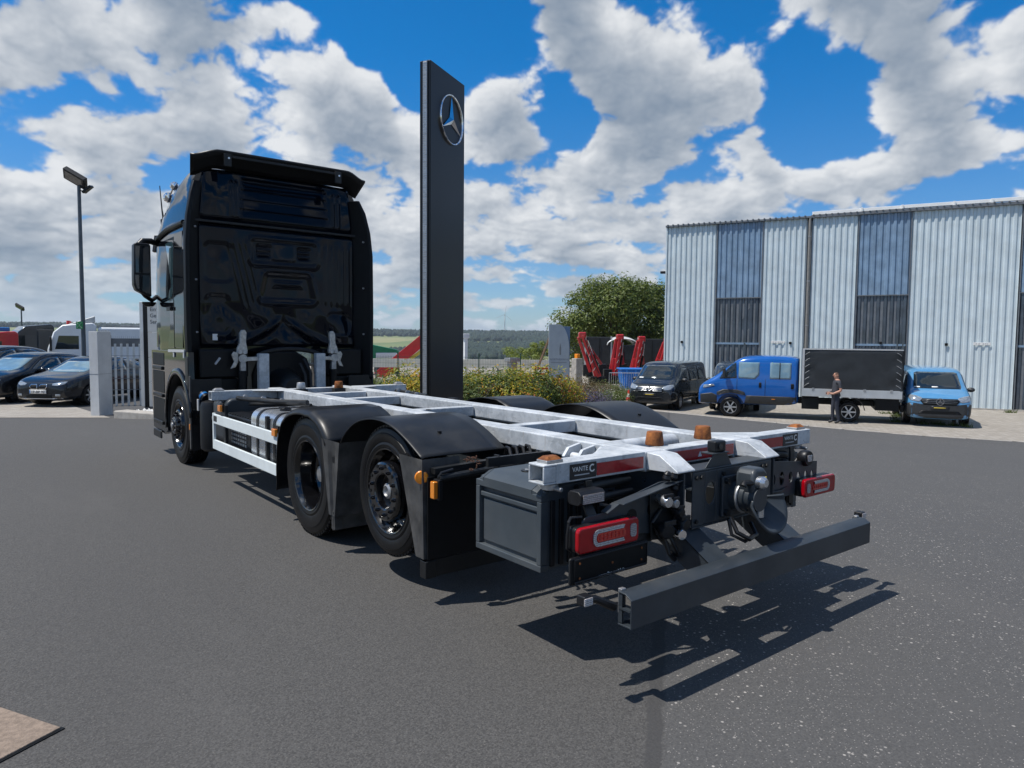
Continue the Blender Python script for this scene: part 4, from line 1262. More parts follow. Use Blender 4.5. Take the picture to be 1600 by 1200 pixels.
# ---- left and right flank: tank, battery box, side guard, canisters
for s in (-1, 1):
    X = lambda a, c: (min(s*a, s*c), max(s*a, s*c))
    ft = empty('fuel_tank'); ft.parent = truck
    def rrect(xa, xb, za, zb, r, n=7):
        pts = []
        for (cx, cz, a0) in ((xb-r, zb-r, 0), (xa+r, zb-r, 90), (xa+r, za+r, 180), (xb-r, za+r, 270)):
            for k in range(n+1):
                a = R(a0+90*k/n); pts.append((cx+r*math.cos(a), cz+r*math.sin(a)))
        return pts
    xa, xb = X(1.17, 0.60)
    MB().prism(rrect(xa, xb, 0.40, 0.935, 0.11), 'y', 3.66, 4.50).build('tank_body','alu_tank',ft,0.02,3)
    for yy in (3.80, 4.26):
        ps = rrect(xa-0.006, xb+0.006, 0.394, 0.941, 0.114)
        MB().prism(ps,'y',yy,yy+0.055).build('tank_strap','plastic_black',ft)
    b = MB(); b.cyl((s*0.98,4.05,0.93),(s*0.98,4.05,0.965),0.055,n=20); b.bx(s*0.98-0.03,s*0.98+0.03,4.0,4.16,0.955,0.972); b.build('filler_cap','plastic_black',ft,0.004)
    bb = empty('battery_box'); bb.parent = truck
    MB().bx(*X(1.13,0.62),4.62,5.44,0.44,0.80).build('case','plastic_black',bb,0.02)
    b = MB()
    for k in range(9):
        b.bx(*X(1.12,0.68),4.66+k*0.085,4.71+k*0.085,0.80,0.812)
    b.build('lid_rib','plastic_black',bb,0.004)
    b = MB()
    for i in range(7):
        for j in range(5):
            yy = 4.75+i*0.075; zz = 0.50+j*0.042
            b.bx(*X(1.138,1.128),yy,yy+0.045,zz,zz+0.022)
    b.build('vent_grille','steel_dull',bb)['kind'] = 'stuff'
    at_ = empty('exhaust_box'); at_.parent = truck
    MB().prism(rrect(*X(1.12,0.55),0.42,0.95,0.10),'y',5.50,6.0).build('case','frame_grey',at_,0.03,3)
    MB().prism(rrect(*X(1.135,0.56),0.66,0.72,0.02),'y',5.49,6.01).build('clamp_band','plastic_guard_worn',at_,0.004)
    cn = empty('intake_canister'); cn.parent = truck
    MB().lathe([(0.0001,0.26),(0.10,0.26),(0.135,0.29),(0.14,0.34),(0.14,0.80),(0.12,0.855),(0.07,0.875),(0.0001,0.878)],(s*1.04,6.32,0),(0,0,1),28).build('canister_body','plastic_black',cn)
    b = MB(); b.tube([(s*1.04,6.32,0.86),(s*1.05,6.30,0.91),(s*1.03,6.22,0.95),(s*0.98,6.05,0.98)],0.045,14); b.build('intake_pipe','plastic_guard',cn)
    b = MB(); b.cyl((s*1.10,6.36,0.90),(s*1.13,6.42,0.945),0.052,n=20); b.build('filler_neck','plastic_black',cn)
    b = MB(); b.cyl((s*1.112,6.385,0.918),(s*1.122,6.405,0.933),0.056,n=20); b.build('filler_band','blue_cap',cn)
    MB().bx(*X(1.17,1.155),6.44,6.50,0.74,0.88).build('reflector_plate','label_grey',cn,0.003)
    sg = empty('side_guard'); sg.parent = truck
    for (za, zb) in ((0.675,0.782),(0.386,0.494)):
        b = MB(); b.bx(*X(1.225,1.200),3.615,5.60,za,zb)
        b.build('guard_board','guard_white',sg,0.006)
    MB().bx(*X(1.2245,1.196),5.602,5.645,0.386,0.790).build('end_post','guard_white',sg,0.005)
    for yy in (3.95,5.25):
        MB().bx(*X(1.199,1.165),yy,yy+0.05,0.37,0.90).build('upright','frame_dark',sg,0.004)
    MB().bx(*X(1.228,1.2255),5.47,5.59,0.705,0.765).build('guard_label','label_black',sg)
    for (yy, z) in ((3.66,0.785),(5.33,0.865)):
        l_ = MB().bx(*X(1.245,1.215),yy-0.045,yy+0.045,z-0.035,z+0.035).build('marker_lamp','lens_amber',sg,0.008)
        MB().bx(*X(1.215,1.195),yy-0.05,yy+0.05,z-0.04,z+0.06).build('lamp_base','plastic_black',l_,0.004)
    b = MB()
    b.tube([(s*0.70,4.2,0.99),(s*0.85,4.6,0.975),(s*0.98,5.2,0.965),(s*1.0,5.45,0.96)],0.026,10)
    b.tube([(s*0.62,4.3,0.95),(s*0.75,4.8,0.93),(s*0.92,5.3,0.90)],0.018,8)
    b.build('air_pipe','frame_dark',truck)
    for yy in (4.6,4.95,5.3):
        t_ = (yy-4.2)/1.25
        MB().cyl((s*(0.70+0.27*t_+0.02),yy-0.012,0.979),(s*(0.70+0.27*t_+0.025),yy+0.012,0.977),0.031,n=14).build('pipe_clip','steel_dull',truck)

# ================================================================== cab of the truck
cab = empty('cab'); cab.parent = truck
def lerp(a, b, t): return a+(b-a)*t
def table(tb, y):
    if y <= tb[0][0]: return tb[0][1]
    for (a, b) in zip(tb[:-1], tb[1:]):
        if y <= b[0]:
            t_ = (y-a[0])/(b[0]-a[0])
            return lerp(a[1], b[1], t_)
    return tb[-1][1]
def cab_w(y): return table([(6.80,1.215),(8.20,1.225),(8.45,1.19),(8.58,1.12),(8.66,1.0)], y)
def cab_h(y): return table([(6.80,3.73),(6.90,3.80),(7.3,3.80),(7.8,3.70),(8.2,3.48),(8.5,3.26),(8.66,3.12)], y)
def cab_prof(y):
    W = cab_w(y); H = cab_h(y); d = H-3.10
    return [(W,1.455),(W+.006,1.75),(W+.006,2.3),(W-.008,2.88),(W-.022,2.99),(W-.030,3.035),(W-.034,3.10),(W-.075,3.10+.40*d),(W-.125,3.10+.75*d),(W-.18,3.10+.91*d),(W-.28,H-.015),(W-.55,H),(0,H+.012)]
ys = [6.815,6.86,6.95,7.2,7.5,7.8,8.0,8.2,8.35,8.45,8.55,8.62,8.66]
b = MB()
rows = []
for y in ys:
    h = cab_prof(y)
    full = [(-x, y, z) for x, z in h] + [(x, y, z) for x, z in h[-2::-1]]
    rows.append(full)
n = len(rows[0])
for r_ in rows: b.v.extend(r_)
for j in range(len(rows)-1):
    for i in range(n-1):
        b.f.append([j*n+i, j*n+i+1, (j+1)*n+i+1, (j+1)*n+i]); b.m.append(0)
    b.f.append([j*n+n-1, j*n, (j+1)*n, (j+1)*n+n-1]); b.m.append(0)
b.f.append(list(range(n))); b.m.append(0)
b.f.append([(len(rows)-1)*n+i for i in range(n)][::-1]); b.m.append(0)
b.build('cab_shell','paint_black',cab,smooth=38)

def sst(a, c, t):
    t = max(0.0, min(1.0, (t-a)/(c-a)))
    return t*t*(3-2*t)
def rbox(x, z, x0, x1, z0, z1, r):
    """signed distance to a rounded rectangle, negative inside"""
    cx, cz = (x0+x1)/2, (z0+z1)/2
    qx, qz = abs(x-cx)-(x1-x0)/2+r, abs(z-cz)-(z1-z0)/2+r
    return math.hypot(max(qx,0), max(qz,0)) + min(max(qx,qz),0) - r
def rear_low(x, z):
    e = rbox(x, z, -1.075, 1.075, 1.505, 3.075, 0.07)
    h = 0.035*(1-sst(-0.05, 0.0, e))
    # framed hatch with two small grilles
    d = rbox(x, z, -0.42, 0.50, 2.595, 2.945, 0.07)
    h += 0.014*sst(0.05, 0.0, d)
    h -= 0.020*sst(-0.012, -0.05, d)
    for (a, c) in ((-0.33,-0.14),(0.22,0.40)):
        d2 = rbox(x, z, a, c, 2.69, 2.86, 0.03)
        if d2 < 0.02:
            h -= 0.020*sst(0.01, -0.012, d2) + (0.010*math.sin((z-2.69)*2*math.pi/0.058) if d2 < -0.015 else 0)
    d3 = rbox(x, z, -0.12, 0.18, 2.665, 2.885, 0.02)
    h += 0.012*sst(0.008, -0.006, d3)
    # lower hollow, wider at its foot
    k = sst(2.56, 2.10, z)*0.07
    d4 = rbox(x, z, -0.24-k, 0.41+k, 2.10, 2.52, 0.08)
    h += 0.010*sst(0.06, 0.0, d4)
    h -= 0.034*sst(0.01, -0.08, d4)
    h += 0.020*sst(-0.05, -0.11, rbox(x, z, -0.18, 0.36, 2.24, 2.47, 0.05))*(0.6+0.4*math.sin(z*14))
    # slanting stiffening ribs left and right of the hatch
    for q in range(4):
        xl = -0.70+q*0.075 + (2.90-z)*0.23
        if 1.98 < z < 2.92:
            h += 0.011*math.exp(-((x-xl)/0.012)**2)*sst(1.98,2.06,z)*sst(2.92,2.84,z)
    for q in range(5):
        xr = 0.62+q*0.085
        if 2.05 < z < 2.95:
            h += 0.009*math.exp(-((x-xr)/0.012)**2)*sst(2.05,2.15,z)*sst(2.95,2.85,z)
    # pressed corners
    for (a, c, z0, z1) in ((-1.0,-0.62,2.32,2.86),(-1.0,-0.66,1.66,2.20),(0.62,1.0,1.66,2.02)):
        d5 = rbox(x, z, a, c, z0, z1, 0.10)
        h -= 0.020*sst(0.0, -0.05, d5)
    # waves shaped into the lower half to swirl its reflections
    lowm = sst(2.12, 1.85, z)
    h += lowm*(0.020*math.sin(x*7.5+1.0)*math.cos((z-1.5)*6.0) + 0.010*math.sin(x*13+z*9))
    for (cx, tilt) in ((-0.36,0.55),(0.40,-0.55)):   # sweeping swages towards the middle
        zc = 1.66+tilt*(x-cx)*0.9+0.5*(x-cx)**2
        h += 0.024*math.exp(-((z-zc)/0.05)**2)*sst(0.42,0.25,abs(x-cx))
        h -= 0.018*math.exp(-((z-zc+0.10)/0.05)**2)*sst(0.42,0.25,abs(x-cx))
    for cx in (-0.80, 0.80):
        a2 = math.hypot((x-cx)/0.20, (z-1.80)/0.26)
        h += 0.030*sst(1.1, 0.3, a2)
    h += 0.006*mnoise.noise(Vector((x*3.1, z*3.1, 4.2)))
    return h
def rear_high(x, z):
    e = rbox(x, z, -1.07, 1.07, 3.115, 3.79, 0.09)
    h = 0.03*(1-sst(-0.06, 0.0, e))
    if -0.60 < x < 0.74:
        m_ = sst(-0.56,-0.50,x)*sst(0.69,0.63,x)*sst(3.135,3.17,z)*sst(3.70,3.66,z)
        f = ((z-3.16)/0.125) % 1.0
        h += m_*(0.030*(1-f)*sst(0.0,0.10,f) - 0.012)
    for xc in (-0.66,-0.60,0.78,0.86):
        h += 0.016*math.exp(-((x-xc-0.10*(3.5-z)*(1 if xc<0 else -1))/0.018)**2)*sst(3.14,3.20,z)*sst(3.66,3.60,z)
    h += 0.016*sst(0.32,0.0,math.hypot((x+0.86)/0.9, (z-3.45)/1.3))
    h += 0.004*mnoise.noise(Vector((x*2.7, z*2.7, 9.2)))
    return h
for (nm, fn, z0, z1, nz) in (('rear_wall', rear_low, 1.50, 3.08, 150), ('roof_rear_panel', rear_high, 3.105, 3.755, 70)):
    def f2(u, v, fn=fn, z0=z0, z1=z1):
        x = -1.085+2.17*u; z = z0+(z1-z0)*v
        xx = x
        if fn is rear_high:
            xx = x*(1-0.07*v)
        return (xx, 6.80-fn(x, z)+ (0.03*v*v if fn is rear_high else 0), z)
    b = MB(); b.sheet(f2, 190, nz)
    b.build(nm,'paint_black_dimmed',cab,smooth=60)
b = MB(); b.bar((-1.16,6.76,3.092),(1.16,6.76,3.092),0.05,0.030)
b.build('rear_gutter','plastic_black',cab,0.006)
MB().bx(-0.905,-0.845,6.742,6.752,1.60,1.68).build('wall_label','label_white',cab)
for s in (-1, 1):   # side gutter sweeping forward over the door
    b = MB()
    pts = []
    for k in range(15):
        y = 6.83+k*0.125
        pts.append((s*(cab_w(y)-0.012), y, 3.06-0.10*sst(7.6,8.6,y)))
    b.tube(pts, 0.030, 8)
    b.build('side_gutter','plastic_black',cab)
    # rear corner seal
    b = MB(); b.bx(min(s*1.215,s*1.09),max(s*1.215,s*1.09),6.775,6.815,1.46,3.06); b.build('corner_seal','plastic_black',cab,0.01)
    # side deflector behind the cab: closed moulding standing out behind the corner
    plan = [(1.03,6.80),(1.212,6.865),(1.240,6.58),(1.222,6.525),(1.185,6.535)] if s > 0 else [(1.03,6.80),(1.210,6.80),(1.232,6.70),(1.222,6.645),(1.175,6.65)]
    lv = [(1.02,0.02,0.06),(1.08,0.0,0.0),(2.0,-0.012,0.0),(2.8,-0.006,0.0),(3.12,0.02,0.02),(3.40,0.075,0.06),(3.58,0.135,0.13)]
    b = MB(); n_ = len(plan)
    for (z, inx, iny) in lv:
        for (x, y) in plan:
            b.v.append((s*(x-inx*(1.0 if x > 1.1 else 0.4)), min(6.86, y+iny*(1.0 if y < 6.78 else 0.0)), z))
    for k in range(len(lv)-1):
        for q in range(n_):
            b.f.append([k*n_+q, k*n_+(q+1)%n_, (k+1)*n_+(q+1)%n_, (k+1)*n_+q]); b.m.append(0)
    b.f.append(list(range(n_))); b.m.append(0); b.f.append([(len(lv)-1)*n_+q for q in range(n_)]); b.m.append(0)
    b.build('side_deflector','plastic_deep',cab,0.012,3)
    for z in (1.7,2.35,3.0):
        xs_, ys_ = (1.13,6.615) if s > 0 else (1.11,6.70)
        MB().cyl((s*xs_,ys_,z),(s*(xs_-0.02),ys_-0.012,z),0.012,n=8).build('deflector_screw','steel_dull',cab)
# roof spoiler
def spoil(u, v):
    # u across, v front to back; ends swept forward and cut off at an angle
    a = (u-0.5)*2
    ax = abs(a)
    x = a*(1.08+0.08*v)
    end = sst(0.72, 1.0, ax)
    y = lerp(7.05-0.10*end, 6.52+0.10*end, v)
    z = 3.925 - 0.075*end + 0.03*(1-v)*0 - 0.035*(1-v)
    return (x, y, z)
b = MB(); b.sheet(spoil, 40, 8)
o = b.build('roof_spoiler','plastic_black',cab,smooth=40); solid(o, 0.03)
def spoil_back(u, v):
    a = (u-0.5)*2; ax = abs(a); end = sst(0.72,1.0,ax)
    inset = 0.05*v*sst(0.8,1.0,ax)
    return (a*(1.16-inset), 6.525+0.10*end+0.22*v, 3.920-0.075*end - v*(0.165+0.03*end))
b = MB(); b.sheet(spoil_back, 40, 4)
o = b.build('spoiler_underside','plastic_deep',cab,smooth=40); solid(o, 0.02)  # underside drawn down as a dark sheet over the shaded gap
b = MB(); b.bar((-0.70,6.50,3.868),(0.66,6.50,3.868),0.02,0.030); b.build('spoiler_stiffener','plastic_guard',cab,0.004)
for x in (-0.76, 0.69):
    br_ = MB().bx(x-0.045,x+0.045,6.475,6.50,3.74,3.895).build('spoiler_bracket','plastic_guard',cab,0.006)
    MB().cyl((x+0.01,6.475,3.84),(x+0.01,6.466,3.84),0.013,n=10).build('bracket_bolt','steel_bright',br_)
# horns and aerial on the left of the roof
b = MB()
for (p, q) in (((-1.00,8.46,3.625),(-1.0,8.10,3.70)),):
    b.lathe([(0.0001,0.065),(0.055,0.05),(0.075,0.0),(0.055,-0.05),(0.0001,-0.065)],p,(0.2,1,0.3),20)
    b.lathe([(0.0001,0.055),(0.045,0.04),(0.06,0.0),(0.045,-0.04),(0.0001,-0.055)],(-1.0,8.12,3.735),(0.2,1,0.3),20)
    b.tube([p,(-1.0,8.30,3.67),(-1.0,8.12,3.735)],0.014,8)
b.tube([(-1.0,8.46,3.62),(-0.98,8.46,3.35)],0.012,8)
b.tube([(-1.0,8.16,3.72),(-0.97,8.16,3.50)],0.012,8)
b.build('air_horn','chrome',cab)
b = MB(); b.tube([(-1.06,8.52,3.30),(-1.075,8.54,3.45),(-1.09,8.58,3.80)],[0.016,0.010,0.006],8); b.cyl((-1.06,8.49,3.23),(-1.06,8.52,3.31),0.045,n=14)
b.build('aerial','plastic_black',cab)
for s in (-1, 1):
    MB().bar((s*1.12,8.70,3.10),(s*1.16,8.66,2.86),0.05,0.05).build('visor_end','plastic_black',cab,0.006)
    # door with window
    X = lambda a, c: (min(s*a, s*c), max(s*a, s*c))
    dr = empty('cab_door'); dr.parent = cab
    def side_panel(poly, off, th, nm, mat, par, bev=0.0):
        b = MB()
        k = len(poly)
        vs = []
        for o_ in (off, off-th):
            for (y, z) in poly:
                W = cab_w(y)
                xw = W+.006 if z < 2.3 else lerp(W+.006, W-.008, (z-2.3)/0.58)
                vs.append((s*(xw+o_), y, z))
        fs = [list(range(k)), list(range(k, 2*k))[::-1]] + [[i, (i+1) % k, k+(i+1) % k, k+i] for i in range(k)]
        b.add(vs, fs)
        return b.build(nm, mat, par, bev)
    side_panel([(7.30,1.49),(7.30,2.12),(8.40,2.12),(8.42,1.49)],0.006,0.02,'door_panel','paint_black',dr,0.004)
    side_panel([(6.88,1.50),(6.88,2.96),(7.285,2.96),(7.285,1.50)],0.004,0.02,'rear_side_panel','paint_black',cab,0.004)
    wn = side_panel([(7.34,2.22),(7.34,2.80),(7.42,2.88),(8.25,2.88),(8.44,2.30),(8.30,2.14),(7.9,2.12),(7.42,2.14)],0.003,0.01,'door_window','glass_teal',dr)
    side_panel([(7.31,2.135),(7.31,2.93),(8.28,2.93),(8.47,2.32),(8.33,2.10),(7.35,2.10)],0.0015,0.01,'window_frame','plastic_deep',dr)
    MB().bx(*X(1.262,1.238),7.36,7.56,1.98,2.03).build('door_handle','plastic_black',dr,0.008)
    # wing with round wheel arch
    arc = [(7.15+0.61*math.cos(R(a)), 0.56+0.61*math.sin(R(a))) for a in range(-18, 181, 9)]
    poly = [(8.63,1.45),(8.66,0.80),(8.60,0.34),(7.90,0.30)] + arc + [(6.57,0.95),(6.60,1.45)]
    MB().prism(poly,'x',s*1.235,s*1.17).build('wing','paint_black',cab,0.008)
    b = MB(); N = 26
    def arch(u, v):
        a = R(-14+u*186); r_ = 0.60+0.075*v
        return (s*(1.255-0.02*v*v-0.012*(1-v)), 7.15+r_*math.cos(a), 0.56+r_*math.sin(a))
    o = MB().sheet(arch, N, 4).build('arch_flare','paint_black',cab,smooth=50); solid(o, 0.03)
    def liner(u, v):
        a = R(-14+u*186)
        return (s*(1.23-0.42*v), 7.15+0.605*math.cos(a), 0.56+0.605*math.sin(a))
    o = MB().sheet(liner, N, 3).build('arch_liner','plastic_deep',cab,smooth=50); solid(o, 0.008)
    # bright sill trim and step edges
    b = MB()
    b.bar((s*1.243,6.72,1.462),(s*1.245,7.55,1.452),0.02,0.035)
    b.build('sill_trim','label_grey',cab,0.004)
    for yy in (6.74,7.25):
        MB().bx(*X(1.250,1.236),yy,yy+0.05,1.375,1.445).build('trim_tab','label_grey',cab,0.003)
    st_ = empty('entry_steps'); st_.parent = cab
    for (z0_, z1_) in ((0.46,0.79),(0.86,1.17),(1.24,1.42)):
        MB().bx(*X(1.2405,1.20),7.86,8.56,z0_,z1_).build('step_dark_panel','plastic_deep',st_,0.012)  # proud dark panels added so the reflecting wing reads as shaded steps
    MB().bx(*X(1.2415,1.20),6.60,6.74,0.98,1.40).build('rear_wing_cover','plastic_black',cab,0.012)
    for (yy, z) in ((7.95,0.42),(7.95,0.80),(7.95,1.18)):
        MB().bx(*X(1.258,1.06),yy,yy+0.55,z,z+0.05).build('step','plastic_black',st_,0.01)
    MB().bx(*X(1.262,1.236),8.05,8.50,0.22,0.33).build('bumper_corner','plastic_black',cab,0.02)
    # mirrors
    mi = empty('mirror'); mi.parent = cab
    MB().prism([(s*1.335,2.18),(s*1.335,2.88),(s*1.36,2.905),(s*1.515,2.905),(s*1.54,2.875),(s*1.55,2.48),(s*1.55,2.34),(s*1.525,2.265),(s*1.40,2.20)],'y',8.04,8.20).build('housing','plastic_black',mi,0.02,3)
    MB().bx(*X(1.525,1.352),8.034,8.041,2.50,2.86).build('main_glass','glass_dark',mi)
    MB().prism([(s*1.352,2.22),(s*1.352,2.47),(s*1.535,2.47),(s*1.53,2.36),(s*1.51,2.29),(s*1.40,2.23)],'y',8.034,8.041).build('wide_angle_glass','glass_dark',mi)
    b = MB()
    b.tube([(s*1.20,8.28,2.93),(s*1.30,8.20,2.955),(s*1.42,8.13,2.935),(s*1.46,8.12,2.89)],[0.035,0.042,0.045,0.04],10)
    b.tube([(s*1.22,8.30,2.20),(s*1.30,8.22,2.14),(s*1.40,8.14,2.20),(s*1.44,8.12,2.25)],[0.03,0.03,0.03,0.03],10)
    b.lathe([(0.0001,-0.05),(0.05,-0.045),(0.085,-0.01),(0.09,0.015),(0.0001,0.02)],(s*1.34,8.20,2.10),(0,0,1),18)
    b.build('mirror_arm','plastic_black',mi)
# under the cab: engine cover, gearbox, posts and latches
for s in (-1, 1):
    MB().bx(min(s*1.10,s*0.50),max(s*1.10,s*0.50),6.62,6.95,1.12,1.49).build('air_duct','plastic_deep',cab,0.03,3)
    MB().bx(min(s*1.16,s*0.62),max(s*1.16,s*0.62),6.64,6.90,0.80,1.118).build('air_duct','plastic_deep',cab,0.03,3)
b = MB(); b.prism([(-0.40,0.70),(-0.42,1.15),(-0.34,1.36),(-0.18,1.46),(0.18,1.46),(0.34,1.36),(0.42,1.15),(0.40,0.70)],'y',6.75,8.3)
b.build('engine_cover','plastic_deep',cab,0.03,3)
b = MB(); b.lathe([(0.0001,-0.06),(0.12,-0.06),(0.16,-0.02),(0.19,0.10),(0.24,0.25),(0.27,0.45)],(0,6.42,0.98),(0,1,0),26)
b.build('gearbox','frame_dark',truck)
for s in (-1, 1):
    b = MB(); b.bx(min(s*0.315,s*0.445),max(s*0.315,s*0.445),6.38,6.47,0.90,1.435)
    b.build('cab_support_post','galvanised',truck,0.008)
    b = MB(); b.bar((s*0.44,6.44,1.37),(s*0.62,6.50,1.36),0.045,0.05); b.build('support_arm','latch_cast',truck,0.006)
    la = MB(); la.prism([(s*0.615,1.735),(s*0.575,1.735),(s*0.555,1.70),(s*0.565,1.58),(s*0.545,1.48),(s*0.55,1.43),(s*0.68,1.43),(s*0.675,1.50),(s*0.645,1.57),(s*0.64,1.70)],'y',6.50,6.555)
    lo_ = la.build('cab_latch','latch_cast',truck,0.012,3)
    lb_ = MB(); lb_.cyl((s*0.615,6.47,1.37),(s*0.615,6.58,1.37),0.055,n=18); lb_.cyl((s*0.585,6.485,1.455),(s*0.585,6.57,1.455),0.028,n=12); lb_.cyl((s*0.645,6.485,1.455),(s*0.645,6.57,1.455),0.028,n=12)
    lb_.build('latch_pivot','steel_dull',lo_)
    hk = MB(); hk.prism([(s*0.66,1.44),(s*0.72,1.46),(s*0.745,1.42),(s*0.715,1.33),(s*0.76,1.245),(s*0.70,1.26),(s*0.67,1.32),(s*0.665,1.40)],'y',6.50,6.53)
    hk.build('latch_hook','latch_cast',lo_,0.006)
    MB().bx(s*0.61-0.035,s*0.61+0.035,6.48,6.55,1.21,1.32).build('latch_foot','steel_dull',lo_,0.008)
    MB().cyl((s*0.61,6.52,0.86),(s*0.61,6.52,1.215),0.055,n=16).build('cab_damper','plastic_deep',truck)
b = MB()
pts = [(0.45*math.cos(R(a)), 6.50, 1.36+0.13*math.sin(R(a))) for a in range(0,181,12)]
b.tube(pts,0.030,10)
b.tube([(0.18,6.40,0.90),(0.17,6.42,1.15),(0.13,6.48,1.30)],0.022,8)
b.tube([(0.25,6.40,0.90),(0.245,6.43,1.2),(0.19,6.5,1.36)],0.022,8)
b.build('cab_cross_tube','plastic_black',truck)
MB().bar((-0.86,6.60,1.38),(-0.92,6.60,1.30),0.03,0.02).build('tilt_handle','label_grey',truck)

# ================================================================== ground and setting
_FH = Vector((math.sin(YAW), math.cos(YAW))); _RH = Vector((math.cos(YAW), -math.sin(YAW)))
def spot(u, d):
    """place on the ground d metres ahead of the standpoint, on the bearing of picture column u"""
    lat = (u-800)/FPX*d
    q = Vector((CAM_P.x, CAM_P.y)) + _FH*d + _RH*lat
    return Vector((q.x, q.y, gh(q.x, q.y)))
def structure(o):
    o['kind'] = 'structure'
    return o
def drape(name, rowsfn, n, m_, dz_, mat):
    b = MB()
    def fn(u, v):
        x, y = rowsfn(u, v)
        return (x, y, gh(x, y)+dz_)
    b.sheet(fn, n, m_)
    return structure(b.build(name, mat, None, smooth=60))
# asphalt apron
def asph(u, v):
    a = u*2-1; c = v*2-1
    return (3+math.copysign(abs(a)**1.35, a)*60, 6+math.copysign(abs(c)**1.35, c)*60)
drape('asphalt_yard', asph, 150, 150, 0.0, 'asphalt')
def pave_edge(y):
    return table([(-40,38.0),(-10,26.6),(3.79,19.88),(7.83,18.05),(11.0,17.45),(14.1,17.36),(90,17.3)], y)
def pav(u, v):
    y = -14+v*84
    return (pave_edge(y)+u*u*46, y)
drape('paved_forecourt', pav, 60, 170, 0.008, 'pavers')
def pav2(u, v):
    # forecourt beyond the gate on the left
    e = Vector((-14.0, 31.2)).lerp(Vector((-0.75, 15.55)), u)
    return (e.x+v*8.0*0.0, e.y+v*v*60)
drape('paved_entrance', pav2, 30, 120, 0.008, 'pavers')
# kerb stones along both edges of the paving
pm('concrete', (0.36, 0.335, 0.30), 0.9, 0, 0.18, 5, bump=0.25, bscale=60, dust=0.2)
pm('concrete_tan', (0.215, 0.165, 0.128), 0.9, 0, 0.22, 40, bump=0.35, bscale=150)
pm('concrete_light', (0.52, 0.53, 0.53), 0.75, 0, 0.08, 3, bump=0.08, bscale=60, streak=0.12)
kerb = structure(empty('kerb'))
kb = MB().bx(-0.495, 0.495, -0.05, 0.05, -0.2, 0.014)
kme = kb.mesh('kerb_stone', 'concrete')
for k in range(26):
    y0 = -8+k*1.0
    x0, x1 = pave_edge(y0), pave_edge(y0+1.0)
    o = bpy.data.objects.new('kerb_stone', kme); COL.objects.link(o); o.parent = kerb
    o.location = ((x0+x1)/2, y0+0.5, gh((x0+x1)/2, y0+0.5))
    o.rotation_euler = (0, 0, math.atan2(1.0, x1-x0))
# edging slabs at the lower left
slab = structure(empty('edging'))
ax_a = Vector((-0.479, 0.878, 0)); ax_b = Vector((-0.868, -0.496, 0))
tip = Vector((-3.169, 0.774, 0))
for k in range(3):
    o0 = tip + ax_a*(0.402*k)
    b = MB()
    p0, p1 = o0 + ax_a*0.001, o0 + ax_a*0.397
    vs = []
    N = 8
    q = [p0, p1, p1+ax_b*0.6, p0+ax_b*0.6]
    b.add([(v.x, v.y, 0.012+0.002*(k % 2)) for v in q]+[(v.x, v.y, -0.1) for v in q], [(0,1,2,3),(0,4,5,1),(1,5,6,2),(2,6,7,3),(3,7,4,0)])
    b.build('edging_slab', 'concrete_tan', slab, 0.004)
MB().bar(tip+ax_b*-0.01+Vector((0,0,0.003)), tip+ax_b*0.7+Vector((0,0,0.003)), 0.022, 0.004).build('joint_gap', 'plastic_deep', slab)

# ------------------------------------------------------------------ corrugated hall
pm('cladding', (0.57, 0.645, 0.67), 0.42, 0.15, 0.07, 1.2, streak=0.16, dust=0.10)
pm('cladding_clear', (0.18, 0.265, 0.37), 0.20, 0.0, 0.20, 1.5, streak=0.35, coat=0.4)
pm('cladding_dark_inside', (0.050, 0.065, 0.085), 0.14, 0.0, 0.35, 1.1, streak=0.4, coat=0.6)  # dark interior seen through the lower panes is put into this colour
pm('trim_grey', (0.16, 0.17, 0.18), 0.5, 0.3, 0.15, 4)
pm('roof_white', (0.78, 0.78, 0.76), 0.5, 0, 0.05, 3)
pm('pipe_taupe', (0.25, 0.235, 0.21), 0.5, 0.2, 0.1, 5)
FD = Vector((0.4142, -0.9102))
hall = tag(empty('warehouse', (24.30, 20.17, -1.13), math.atan2(FD.y, FD.x)), 'tall grey blue corrugated metal hall with dark translucent bays', 'warehouse')
PITCH, DEP = 0.25, 0.045
def corr(s0, s1, z0, z1, off=0.0, dent=0.0):
    """trapezoidal sheet standing on local x, ribs facing -y"""
    b = MB()
    xs = []
    s = s0
    k = 0
    while s < s1-1e-4:
        for (f, d) in ((0.0, 0), (0.10, 0), (0.24, 1), (0.62, 1), (0.76, 0)):
            x = s+f*PITCH
            if x < s1-1e-4: xs.append((x, d))
        s += PITCH
    xs.append((s1, 0))
    N = 8
    o = 0
    for j in range(N+1):
        z = z0+(z1-z0)*j/N
        for (x, d) in xs:
            wv = dent*mnoise.noise(Vector((x*1.7, z*1.3, 2.0)))
            b.v.append((x, -off-d*DEP+wv, z))
    W = len(xs)
    for j in range(N):
        for i in range(W-1):
            b.f.append([j*W+i, j*W+i+1, (j+1)*W+i+1, (j+1)*W+i]); b.m.append(0)
    return b
TOP = 8.36; MIDZ = 4.84
segs = [(0.0,2.375,'c'),(2.42,4.47,'t'),(4.50,6.38,'c'),(6.60,8.45,'c'),(8.49,10.48,'t'),(10.52,14.34,'c'),(14.40,16.45,'t'),(16.5,22.0,'c')]
